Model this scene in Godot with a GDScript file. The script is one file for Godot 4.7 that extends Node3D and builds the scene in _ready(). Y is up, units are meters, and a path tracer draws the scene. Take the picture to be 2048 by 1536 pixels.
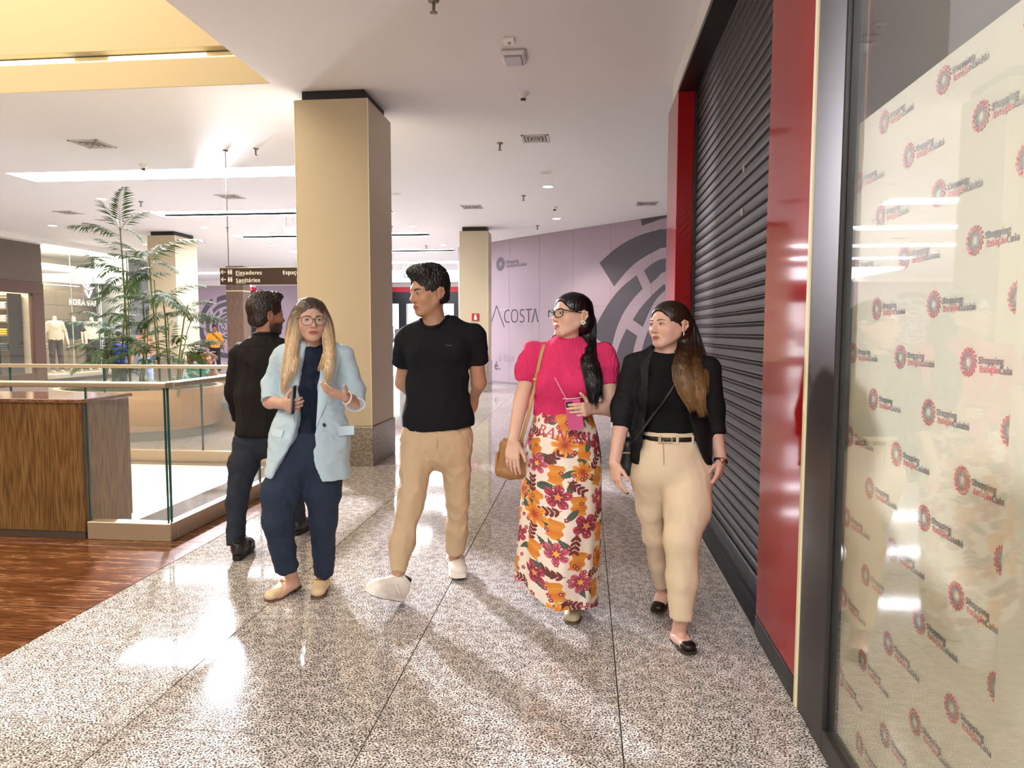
extends Node3D

const CEIL := 4.0
var M := {}
var rng := RandomNumberGenerator.new()

func _ready() -> void:
	# ---- camera, environment, exposure ----
	var cam := Camera3D.new()
	cam.name = "camera"
	add_child(cam)
	cam.position = Vector3(0, 1.45, 0)
	cam.rotation_degrees = Vector3(-4.25, 6.06, 0.09)
	cam.fov = 57.91
	cam.current = true
	var we := WorldEnvironment.new()
	we.name = "environment"
	var e := Environment.new()
	e.background_mode = Environment.BG_COLOR
	e.background_color = Color(0.5, 0.5, 0.52)
	e.tonemap_mode = Environment.TONE_MAPPER_LINEAR
	e.tonemap_exposure = 2.55
	e.sdfgi_enabled = true
	e.ssao_enabled = true
	e.ssil_enabled = true
	we.environment = e
	add_child(we)
	# ---- the large lights: unseen panel in the well roof, then the recessed strips ----
	area_light("unseen_well_lamp", Vector3(-6.6, 6.38, -3.0), Vector2(6.0, 7.4), hexc("fff0dd"), 4.6, Vector3(0, -1, 0))
	for z in STRIP_Z:
		area_light("strip_lamp", Vector3(-6.72, 4.03, z), Vector2(5.2, 0.6), hexc("f4f2f6"), 7.0, Vector3(0, -1, 0))
	spot(Vector3(-6.1, 3.96, -10.82), Vector3(5.9, -3.3, 7.5), hexc("f6f4ff"), 105.0, 25.0, 0.2, "unseen_spot_lamp")  # unseen spot at the nearest strip, placed to cast the long shadows
	for z in NEAR_Z:
		area_light("strip_lamp", Vector3(-0.9, 3.94, z), Vector2(2.6, 0.5), hexc("f2f4fc"), 5.6, Vector3(0, -1, 0))  # out of view behind the camera, placed to light the group from the front
	rng.seed = 7
	make_materials()
	build_setting()
	build_storefront()
	build_void()
	build_pillars()
	build_ceiling_things()
	build_background()
	build_plants()
	build_people()
	finish_jobs()
	after_jobs()

const NEAR_Z := [1.4, 3.8]   # two unseen lamps behind the camera, placed to brighten group and near ceiling
const STRIP_Z := [-10.82, -14.46, -18.0, -21.6, -25.2]

func area_light(called: String, at: Vector3, s: Vector2, c: Color, e: float, dir: Vector3) -> AreaLight3D:
	var l := AreaLight3D.new()
	l.name = called
	add_child(l, true)
	l.position = at
	l.look_at_from_position(at, at + dir, Vector3(0, 0, -1) if absf(dir.y) > 0.9 else Vector3.UP)
	l.area_size = s
	l.light_color = c
	l.light_energy = e
	l.shadow_enabled = true
	l.area_range = 40.0
	return l

func spot(at: Vector3, dir: Vector3, c: Color, e: float, angle := 55.0, size := 0.08, called := "downlight_lamp") -> void:
	var l := SpotLight3D.new()
	l.name = called
	add_child(l, true)
	l.look_at_from_position(at, at + dir, Vector3(0, 0, -1) if absf(dir.normalized().y) > 0.9 else Vector3.UP)
	l.light_color = c
	l.light_energy = e
	l.spot_angle = angle
	l.spot_range = 30.0
	l.spot_attenuation = 2.0
	l.spot_angle_attenuation = 0.6
	l.light_size = size
	l.shadow_enabled = true

# ---------- small helpers ----------
func nz(o: Node, called: String, parent: Node = null) -> Node:
	o.name = called
	(parent if parent else self).add_child(o, true)
	return o

func tag(o: Node, label: String, category := "", group := "", kind := "") -> Node:
	if label: o.set_meta("label", label)
	if category: o.set_meta("category", category)
	if group: o.set_meta("group", group)
	if kind: o.set_meta("kind", kind)
	return o

func thing(called: String, label: String, category: String, at := Vector3.ZERO, turn := 0.0, group := "") -> Node3D:
	var o := Node3D.new()
	nz(o, called)
	o.position = at
	o.rotation.y = turn
	tag(o, label, category, group)
	return o

func part(called: String, mesh: Mesh, m: Material, parent: Node = null, at := Vector3.ZERO, turn := Vector3.ZERO) -> MeshInstance3D:
	var o := MeshInstance3D.new()
	o.mesh = mesh
	if m: o.material_override = m
	o.position = at
	o.rotation = turn
	o.cast_shadow = GeometryInstance3D.SHADOW_CASTING_SETTING_ON
	nz(o, called, parent)
	return o

func struct(called: String, mesh: Mesh, m: Material, at := Vector3.ZERO, parent: Node = null) -> MeshInstance3D:
	var o := part(called, mesh, m, parent, at)
	if parent == null: o.set_meta("kind", "structure")
	return o

func copy_of(src: Node3D, at: Vector3, label: String, group := "") -> Node3D:
	var c: Node3D = src.duplicate()
	nz(c, src.name)
	c.position = at
	tag(c, label, "", group)
	return c

func mat(c: Color, rough := 0.6, metal := 0.0) -> StandardMaterial3D:
	var m := StandardMaterial3D.new()
	m.albedo_color = c
	m.roughness = rough
	m.metallic = metal
	return m

func hexc(h: String) -> Color:
	return Color.html(h)

func glow(c: Color, e: float) -> StandardMaterial3D:
	var m := mat(Color(0.9, 0.9, 0.9), 0.5)
	m.emission_enabled = true
	m.emission = c
	m.emission_energy_multiplier = e
	return m

func vmat(rough := 0.6, spec := 0.5) -> StandardMaterial3D:
	var m := mat(Color.WHITE, rough)
	m.vertex_color_use_as_albedo = true
	m.metallic_specular = spec
	return m

func noise_tex(freq: float, size := 256, type := FastNoiseLite.TYPE_SIMPLEX_SMOOTH, oct := 3, ramp: Gradient = null, normal := false, sd := 1) -> NoiseTexture2D:
	var n := FastNoiseLite.new()
	n.noise_type = type
	n.frequency = freq
	n.fractal_octaves = oct
	n.seed = sd
	var t := NoiseTexture2D.new()
	t.width = size
	t.height = size
	t.seamless = true
	t.noise = n
	if ramp: t.color_ramp = ramp
	t.as_normal_map = normal
	return t

func grad(stops: Array) -> Gradient:
	var g := Gradient.new()
	var o := PackedFloat32Array()
	var c := PackedColorArray()
	for s in stops:
		o.append(s[0])
		c.append(s[1])
	g.offsets = o
	g.colors = c
	return g

func bumpy(m: StandardMaterial3D, tex: Texture2D, depth_cm: float, scale: float, world := false) -> StandardMaterial3D:
	m.heightmap_enabled = true
	m.heightmap_texture = tex
	m.heightmap_scale = depth_cm
	m.uv1_triplanar = true
	m.uv1_world_triplanar = world
	m.uv1_scale = Vector3.ONE * scale
	return m

# ---------- mesh helpers: every one returns a mesh or adds to a SurfaceTool ----------
func st_new() -> SurfaceTool:
	var st := SurfaceTool.new()
	st.begin(Mesh.PRIMITIVE_TRIANGLES)
	return st

func st_end(st: SurfaceTool, smooth := false) -> ArrayMesh:
	st.index()
	st.generate_normals()
	return st.commit()

func quad(st: SurfaceTool, a: Vector3, b: Vector3, c: Vector3, d: Vector3, sg := -1) -> void:
	# a b c d run anticlockwise seen from outside
	st.set_smooth_group(sg)
	for v in [a, c, b, a, d, c]:
		st.add_vertex(v)

func add_box(st: SurfaceTool, c: Vector3, s: Vector3, bev := 0.0, b := Basis.IDENTITY) -> void:
	var h := s * 0.5
	if bev <= 0.0:
		var p := []
		for i in 8:
			p.append(c + b * Vector3(h.x if i & 1 else -h.x, h.y if i & 2 else -h.y, h.z if i & 4 else -h.z))
		quad(st, p[4], p[5], p[7], p[6])
		quad(st, p[1], p[0], p[2], p[3])
		quad(st, p[5], p[1], p[3], p[7])
		quad(st, p[0], p[4], p[6], p[2])
		quad(st, p[6], p[7], p[3], p[2])
		quad(st, p[0], p[1], p[5], p[4])
		return
	var g := bev
	var q := func(ax: int, sx: int, sy: int, sz: int) -> Vector3:
		var v := Vector3(sx * (h.x - (0.0 if ax == 0 else g)), sy * (h.y - (0.0 if ax == 1 else g)), sz * (h.z - (0.0 if ax == 2 else g)))
		return c + b * v
	var face := func(l: Array) -> void:
		# orient outwards
		var n: Vector3 = (l[1] - l[0]).cross(l[2] - l[0])
		var m := Vector3.ZERO
		for v in l: m += v
		m = m / l.size() - c
		if n.dot(m) < 0: l.reverse()
		st.set_smooth_group(-1)
		for k in range(1, l.size() - 1):
			st.add_vertex(l[0]); st.add_vertex(l[k + 1]); st.add_vertex(l[k])
	for ax in 3:
		for s0 in [-1, 1]:
			var l := []
			for t in [[-1, -1], [1, -1], [1, 1], [-1, 1]]:
				var e := [0, 0, 0]
				e[ax] = s0
				e[(ax + 1) % 3] = t[0]
				e[(ax + 2) % 3] = t[1]
				l.append(q.call(ax, e[0], e[1], e[2]))
			face.call(l)
	for ax in 3:
		var a1 := (ax + 1) % 3
		var a2 := (ax + 2) % 3
		for s1 in [-1, 1]:
			for s2 in [-1, 1]:
				var l := []
				for t in [[-1, a1], [1, a1], [1, a2], [-1, a2]]:
					var e := [0, 0, 0]
					e[ax] = t[0]
					e[a1] = s1
					e[a2] = s2
					l.append(q.call(t[1], e[0], e[1], e[2]))
				face.call(l)
	for i in 8:
		var sx := 1 if i & 1 else -1
		var sy := 1 if i & 2 else -1
		var sz := 1 if i & 4 else -1
		face.call([q.call(0, sx, sy, sz), q.call(1, sx, sy, sz), q.call(2, sx, sy, sz)])

func box(s: Vector3, bev := 0.0) -> ArrayMesh:
	var st := st_new()
	add_box(st, Vector3.ZERO, s, bev)
	return st_end(st)

func slab(lo: Vector3, hi: Vector3, bev := 0.0) -> ArrayMesh:
	var st := st_new()
	add_box(st, (lo + hi) * 0.5, hi - lo, bev)
	return st_end(st)

# profile: points (radius, height) from bottom to top, outside of the body to the right of travel
func add_lathe(st: SurfaceTool, prof: Array, n := 20, at := Vector3.ZERO, b := Basis.IDENTITY, sg := 1) -> void:
	for k in prof.size() - 1:
		for i in n:
			var a0 := TAU * i / n
			var a1 := TAU * (i + 1) / n
			var p0: Vector2 = prof[k]
			var p1: Vector2 = prof[k + 1]
			var v := [Vector3(cos(a0) * p0.x, p0.y, -sin(a0) * p0.x), Vector3(cos(a1) * p0.x, p0.y, -sin(a1) * p0.x), Vector3(cos(a1) * p1.x, p1.y, -sin(a1) * p1.x), Vector3(cos(a0) * p1.x, p1.y, -sin(a0) * p1.x)]
			for j in 4: v[j] = at + b * v[j]
			quad(st, v[0], v[1], v[2], v[3], sg if abs(p0.y - p1.y) > 0.0005 or sg < 0 else 2)

func lathe(prof: Array, n := 20) -> ArrayMesh:
	var st := st_new()
	add_lathe(st, prof, n)
	return st_end(st)

func frame_at(pts: Array, i: int, prev: Vector3) -> Array:
	var t: Vector3
	if i == 0: t = pts[1] - pts[0]
	elif i == pts.size() - 1: t = pts[i] - pts[i - 1]
	else: t = (pts[i + 1] - pts[i]).normalized() + (pts[i] - pts[i - 1]).normalized()
	t = t.normalized()
	var u := prev - t * prev.dot(t)
	if u.length() < 0.01:
		u = Vector3.RIGHT if abs(t.x) < 0.8 else Vector3.FORWARD
		u -= t * u.dot(t)
	u = u.normalized()
	return [t, u, t.cross(u)]

# a tube of radius r (number or list) along points; flat > 1 squashes it along the second axis
func add_tube(st: SurfaceTool, pts: Array, r, n := 8, caps := true, up := Vector3.UP, flat := 1.0, cols: Array = []) -> void:
	var rings := []
	var u := up
	for i in pts.size():
		var f := frame_at(pts, i, u)
		u = f[1]
		var rr: float = r[i] if r is Array else r
		var ring := []
		for k in n:
			var a := TAU * k / n
			ring.append(pts[i] + f[1] * cos(a) * rr + f[2] * sin(a) * rr / flat)
		rings.append(ring)
	st.set_smooth_group(1)
	for i in pts.size() - 1:
		for k in n:
			var k1 := (k + 1) % n
			var q := [[i, k], [i, k1], [i + 1, k1], [i, k], [i + 1, k1], [i + 1, k]]
			for e in [0, 2, 1, 3, 5, 4]:
				if cols: st.set_color(cols[q[e][0]])
				st.add_vertex(rings[q[e][0]][q[e][1]])
	if caps:
		st.set_smooth_group(-1)
		for e in [0, pts.size() - 1]:
			for k in range(1, n - 1):
				if cols: st.set_color(cols[e])
				if e == 0:
					for v in [0, k, k + 1]: st.add_vertex(rings[e][v])
				else:
					for v in [0, k + 1, k]: st.add_vertex(rings[e][v])

func tube(pts: Array, r, n := 8, flat := 1.0, up := Vector3.UP) -> ArrayMesh:
	var st := st_new()
	add_tube(st, pts, r, n, true, up, flat)
	return st_end(st)

# polygon (Vector2, any winding) pushed out from z0 to z1 in its own plane
func add_prism(st: SurfaceTool, poly: PackedVector2Array, z0: float, z1: float, tf := Transform3D.IDENTITY, cap_back := true) -> void:
	if Geometry2D.is_polygon_clockwise(poly):
		poly = poly.duplicate()
		poly.reverse()
	var tri := Geometry2D.triangulate_polygon(poly)
	st.set_smooth_group(-1)
	for i in range(0, tri.size(), 3):
		var a := poly[tri[i]]
		var b := poly[tri[i + 1]]
		var c := poly[tri[i + 2]]
		if (b - a).cross(c - a) < 0:
			var t := b
			b = c
			c = t
		for v in [a, c, b]: st.add_vertex(tf * Vector3(v.x, v.y, z1))
		if cap_back:
			for v in [a, b, c]: st.add_vertex(tf * Vector3(v.x, v.y, z0))
	if z1 - z0 > 1e-6:
		var n := poly.size()
		for i in n:
			var a := poly[i]
			var b := poly[(i + 1) % n]
			quad(st, tf * Vector3(a.x, a.y, z0), tf * Vector3(b.x, b.y, z0), tf * Vector3(b.x, b.y, z1), tf * Vector3(a.x, a.y, z1))

func prism(poly: PackedVector2Array, z0: float, z1: float) -> ArrayMesh:
	var st := st_new()
	add_prism(st, poly, z0, z1)
	return st_end(st)

func words(s: String, size_m: float, bold := false, depth := 0.002, font := "Droid Sans") -> TextMesh:
	var t := TextMesh.new()
	var f := SystemFont.new()
	f.font_names = PackedStringArray([font])
	f.font_weight = 700 if bold else 400
	t.font = f
	t.text = s
	t.font_size = 32
	t.pixel_size = size_m / 32.0 * 1.0
	t.depth = depth
	t.curve_step = 1.0
	return t

# ring sector as polygon
func sector(r0: float, r1: float, a0: float, a1: float, n := 10) -> PackedVector2Array:
	var p := PackedVector2Array()
	for i in n + 1: p.append(Vector2.from_angle(lerpf(a0, a1, float(i) / n)) * r1)
	for i in n + 1: p.append(Vector2.from_angle(lerpf(a1, a0, float(i) / n)) * r0)
	return p

# ---------- bodies: a field of joined capsules and ellipsoids, meshed as surface nets ----------
class Blob:
	var n := 0
	var typ := PackedInt32Array()
	var A := PackedVector3Array()
	var D := PackedVector3Array()      # axis (end - start), in the flattened space
	var E := PackedVector3Array()      # end
	var inv := PackedFloat32Array()
	var ra := PackedFloat32Array()
	var rb := PackedFloat32Array()
	var F := PackedVector3Array()      # flattening axis
	var fk := PackedFloat32Array()
	var K := PackedFloat32Array()
	var op := PackedInt32Array()       # 1 join, -1 carve, 2 join with a flat far end, 3 both ends flat
	var M: Array[Basis] = []
	var rmin := PackedFloat32Array()
	var cut_p := PackedVector3Array()
	var cut_n := PackedVector3Array()
	var slit_y := PackedFloat32Array() # an opening in front: at height y from xl to xr
	var slit_l := PackedFloat32Array()
	var slit_r := PackedFloat32Array()
	var slit_z := -1.0
	var paint: Callable
	var push: Callable                 # moves surface points along their normals
	var grids: Array = []              # [AABB, cell]
	var out_v := PackedVector3Array()
	var out_n := PackedVector3Array()
	var out_i := PackedInt32Array()
	var out_c := PackedColorArray()

	func _add(t: int, a: Vector3, d: Vector3, r0: float, r1: float, k: float, o: int, f := Vector3.ZERO, s := 1.0, m := Basis.IDENTITY, rm := 0.0) -> void:
		E.append(a + d)
		if s != 1.0: d += f * (d.dot(f) * (s - 1.0))
		typ.append(t); A.append(a); D.append(d); inv.append(1.0 / maxf(d.length_squared(), 1e-9)); ra.append(r0); rb.append(r1)
		F.append(f); fk.append(s - 1.0); K.append(k); op.append(o); M.append(m); rmin.append(rm); n += 1

	func bone(a: Vector3, b: Vector3, r0: float, r1: float, k := 0.02, f := Vector3.ZERO, s := 1.0, o := 1) -> void:
		_add(0, a, b - a, r0, r1, k, o, f.normalized() if f != Vector3.ZERO else f, s)

	func chain(pts: Array, rs: Array, k := 0.02, f := Vector3.ZERO, s := 1.0, flat_end := false) -> void:
		for i in pts.size() - 1:
			bone(pts[i], pts[i + 1], rs[i], rs[i + 1], k, f, s, 2 if flat_end and i == pts.size() - 2 else 1)

	func egg(c: Vector3, r: Vector3, b := Basis.IDENTITY, k := 0.02, o := 1) -> void:
		var m := Basis(b.x / r.x, b.y / r.y, b.z / r.z).transposed()
		_add(1, c, Vector3.ZERO, 0, 0, k, o, Vector3.ZERO, 1.0, m, minf(r.x, minf(r.y, r.z)))

	func cut(p: Vector3, nn: Vector3) -> void:
		cut_p.append(p); cut_n.append(nn.normalized())

	func slit(rows: Array, z: float) -> void:  # rows [y, xl, xr] from bottom to top
		for r in rows:
			slit_y.append(r[0]); slit_l.append(r[1]); slit_r.append(r[2])
		slit_z = z

	func one(i: int, p: Vector3) -> float:
		var q := p - A[i]
		if typ[i] == 1:
			var m := M[i]
			var e := m * q
			var l := e.length()
			var g := (e * m).length()
			return l * (l - 1.0) / g if g > 1e-6 else -rmin[i]
		if fk[i] != 0.0: q += F[i] * (q.dot(F[i]) * fk[i])
		var t := q.dot(D[i]) * inv[i]
		var h := clampf(t, 0.0, 1.0)
		var d := (q - D[i] * h).length() - lerpf(ra[i], rb[i], h)
		if op[i] >= 2:
			d = smax(d, (t - 1.0) / sqrt(inv[i]))
		return d

	func smax(a: float, b: float) -> float:
		var h := maxf(0.011 - absf(a - b), 0.0) / 0.011
		return maxf(a, b) + h * h * 0.00275

	func at(p: Vector3, act: PackedInt32Array) -> float:
		var d := 1.0
		for i in act:
			var e := one(i, p)
			var k := K[i]
			if op[i] < 0:
				var h := maxf(k - absf(d + e), 0.0) / k
				d = maxf(d, -e) + h * h * k * 0.25
			else:
				var h := maxf(k - absf(d - e), 0.0) / k
				d = minf(d, e) - h * h * k * 0.25
		for j in cut_p.size():
			d = smax(d, (p - cut_p[j]).dot(cut_n[j]))
		if slit_y.size() and p.z > slit_z:
			var c := slit_y.size()
			if p.y >= slit_y[0] and p.y <= slit_y[c - 1]:
				var j := 1
				while j < c - 1 and slit_y[j] < p.y: j += 1
				var t := (p.y - slit_y[j - 1]) / (slit_y[j] - slit_y[j - 1])
				d = smax(d, minf(p.x - lerpf(slit_l[j - 1], slit_l[j], t), lerpf(slit_r[j - 1], slit_r[j], t) - p.x))
		return d

	func all() -> PackedInt32Array:
		return PackedInt32Array(range(n))

	func field(p: Vector3) -> float:
		return at(p, all())

	# first point of the surface met from p along dir
	func hit(p: Vector3, dir: Vector3, far := 0.6) -> Vector3:
		var s := 0.0
		while s < far:
			var d := field(p + dir * s)
			if d < 0.0005: break
			s += maxf(d * 0.7, 0.0008)
		return p + dir * s

	func slope(p: Vector3) -> Vector3:
		var e := 0.002
		return Vector3(field(p + Vector3(e, 0, 0)) - field(p - Vector3(e, 0, 0)), field(p + Vector3(0, e, 0)) - field(p - Vector3(0, e, 0)), field(p + Vector3(0, 0, e)) - field(p - Vector3(0, 0, e))).normalized()

	func bounds(pad := 0.03) -> AABB:
		var b := AABB()
		var first := true
		for i in n:
			if op[i] < 0: continue
			var r := maxf(ra[i], rb[i])
			if typ[i] == 1:
				var bb: Basis = M[i].inverse()
				r = maxf(bb.x.length(), maxf(bb.y.length(), bb.z.length()))
			for p in [A[i], E[i]]:
				var c := AABB(p - Vector3.ONE * (r + pad), Vector3.ONE * 2.0 * (r + pad))
				b = c if first else b.merge(c)
				first = false
		return b

	func grid(b: AABB, cell: float) -> void:
		grids.append([b, cell])

	func run() -> void:
		for g in grids.size():
			var finer: Array[AABB] = []
			for h in grids.size():
				if grids[h][1] < grids[g][1]: finer.append((grids[h][0] as AABB).grow(-1.2 * grids[g][1]))
			net(grids[g][0], grids[g][1], finer)
		finish()

	func net(b: AABB, c: float, skip: Array[AABB]) -> void:
		const S := 6
		var nb := Vector3i((b.size / (c * S)).ceil())
		var dim := nb * S + Vector3i.ONE
		var sx := 1
		var sy := dim.x
		var sz := dim.x * dim.y
		var val := PackedFloat32Array()
		val.resize(dim.x * dim.y * dim.z)
		val.fill(1.0)
		var live: Array[Vector3i] = []
		var rad := c * S * 0.87
		var mine := PackedInt32Array()   # shapes that reach this grid at all
		var far := b.size.length() * 0.5 * 1.15
		for i in n:
			if one(i, b.get_center()) < far + K[i] + 2.0 * c: mine.append(i)
		var near := PackedFloat32Array()
		near.resize(n)
		for bz in nb.z:
			for by in nb.y:
				for bx in nb.x:
					var mid := b.position + (Vector3(bx, by, bz) + Vector3.ONE * 0.5) * c * S
					var skipped := false
					for s in skip:
						if s.has_point(mid - Vector3.ONE * c * S * 0.5) and s.has_point(mid + Vector3.ONE * c * S * 0.5): skipped = true
					if skipped: continue
					var d := 1.0
					for i in mine:
						var e := one(i, mid)
						near[i] = e
						if op[i] > 0: d = minf(d, e - K[i] * 0.25)
					if d > rad * 1.25 + c: continue
					var act := PackedInt32Array()
					for i in mine:
						if near[i] < rad * 1.2 + K[i] + 2.0 * c: act.append(i)
					var dm := at(mid, act)
					if dm < -(rad * 1.6 + c):
						for z in S:
							for y in S:
								var o := bx * S + (by * S + y) * sy + (bz * S + z) * sz
								for x in S: val[o + x] = -1.0
						continue
					live.append(Vector3i(bx, by, bz))
					for z in S:
						for y in S:
							var o := bx * S + (by * S + y) * sy + (bz * S + z) * sz
							var p := b.position + Vector3(bx * S, by * S + y, bz * S + z) * c
							for x in S:
								val[o + x] = at(p, act)
								p.x += c
		var idx := {}
		var base := out_v.size()
		var offs := PackedInt32Array([0, sx, sy, sx + sy, sz, sz + sx, sz + sy, sz + sx + sy])
		var seen := {}
		for bl in live:
			for dz in [-1, 0]:
				for dy in [-1, 0]:
					for dx in [-1, 0]:
						var q: Vector3i = bl + Vector3i(dx, dy, dz)
						if q.x >= 0 and q.y >= 0 and q.z >= 0: seen[q] = true
		for bl: Vector3i in seen:
			for z in S:
				for y in S:
					var o := bl.x * S + (bl.y * S + y) * sy + (bl.z * S + z) * sz
					for x in S:
						var i := o + x
						var v0 := val[i]
						var same := true
						var neg := v0 < 0.0
						for k in 7:
							if (val[i + offs[k + 1]] < 0.0) != neg:
								same = false
								break
						if same: continue
						var acc := Vector3.ZERO
						var cnt := 0
						var w := PackedFloat32Array()
						for k in 8: w.append(val[i + offs[k]])
						for e in 12:
							var a: int = [0, 2, 4, 6, 0, 1, 4, 5, 0, 1, 2, 3][e]
							var ax: int = e / 4
							var bb: int = a | (1 << ax)
							if (w[a] < 0.0) == (w[bb] < 0.0): continue
							var t := w[a] / (w[a] - w[bb])
							var p := Vector3(a & 1, (a >> 1) & 1, (a >> 2) & 1)
							p[ax] += t
							acc += p
							cnt += 1
						var lp := b.position + (Vector3(bl.x * S + x, bl.y * S + y, bl.z * S + z) + acc / cnt) * c
						idx[i] = out_v.size()
						out_v.append(lp)
		for i: int in idx:
			var x := i % dim.x
			var y := (i / sy) % dim.y
			var z := i / sz
			var v0 := val[i]
			for ax in 3:
				var st: int = [sx, sy, sz][ax]
				var v1 := val[i + st]
				if (v0 < 0.0) == (v1 < 0.0): continue
				var u: int = [sy, sz, sx][ax]
				var w: int = [sz, sx, sy][ax]
				if not (idx.has(i - u) and idx.has(i - w) and idx.has(i - u - w)): continue
				var a: int = idx[i]
				var bq: int = idx[i - u]
				var cq: int = idx[i - u - w]
				var dq: int = idx[i - w]
				if v0 < 0.0:
					out_i.append_array([a, cq, bq, a, dq, cq])
				else:
					out_i.append_array([a, bq, cq, a, cq, dq])
		# drop triangles that lie wholly inside a finer grid
		if skip:
			var keep := PackedInt32Array()
			for t in range(0, out_i.size(), 3):
				var mid := (out_v[out_i[t]] + out_v[out_i[t + 1]] + out_v[out_i[t + 2]]) / 3.0
				var inside := false
				if out_i[t] >= base:
					for s in skip:
						if s.has_point(mid): inside = true
				if not inside: keep.append_array([out_i[t], out_i[t + 1], out_i[t + 2]])
			out_i = keep

	func normals() -> void:
		out_n.resize(out_v.size())
		out_n.fill(Vector3.ZERO)
		for t in range(0, out_i.size(), 3):
			var a := out_i[t]
			var b := out_i[t + 1]
			var c := out_i[t + 2]
			var nn := (out_v[c] - out_v[a]).cross(out_v[b] - out_v[a])
			out_n[a] += nn
			out_n[b] += nn
			out_n[c] += nn
		for i in out_n.size(): out_n[i] = out_n[i].normalized()

	func finish() -> void:
		normals()
		if push.is_valid():
			for i in out_v.size(): out_v[i] += out_n[i] * (push.call(out_v[i], out_n[i]) as float)
			normals()
		if paint.is_valid():
			out_c.resize(out_v.size())
			for i in out_v.size(): out_c[i] = paint.call(out_v[i], out_n[i])

	func mesh() -> ArrayMesh:
		var arr := []
		arr.resize(Mesh.ARRAY_MAX)
		arr[Mesh.ARRAY_VERTEX] = out_v
		arr[Mesh.ARRAY_NORMAL] = out_n
		if out_c.size(): arr[Mesh.ARRAY_COLOR] = out_c
		arr[Mesh.ARRAY_INDEX] = out_i
		var m := ArrayMesh.new()
		m.add_surface_from_arrays(Mesh.PRIMITIVE_TRIANGLES, arr)
		return m

var jobs: Array = []   # [blob, part name, material, parent]

func later(b: Blob, called: String, m: Material, parent: Node3D, cell := 0.0) -> void:
	if cell > 0.0: b.grid(b.bounds(), cell)
	# the node is made now so that parts keep their order; its mesh comes when all fields are meshed
	var o := MeshInstance3D.new()
	o.material_override = m
	nz(o, called, parent)
	jobs.append([b, o])

func run_job(i: int) -> void:
	jobs[i][0].run()

func finish_jobs() -> void:
	var id := WorkerThreadPool.add_group_task(run_job, jobs.size(), -1, true)
	WorkerThreadPool.wait_for_group_task_completion(id)
	for j in jobs: j[1].mesh = j[0].mesh()
	jobs.clear()

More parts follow.
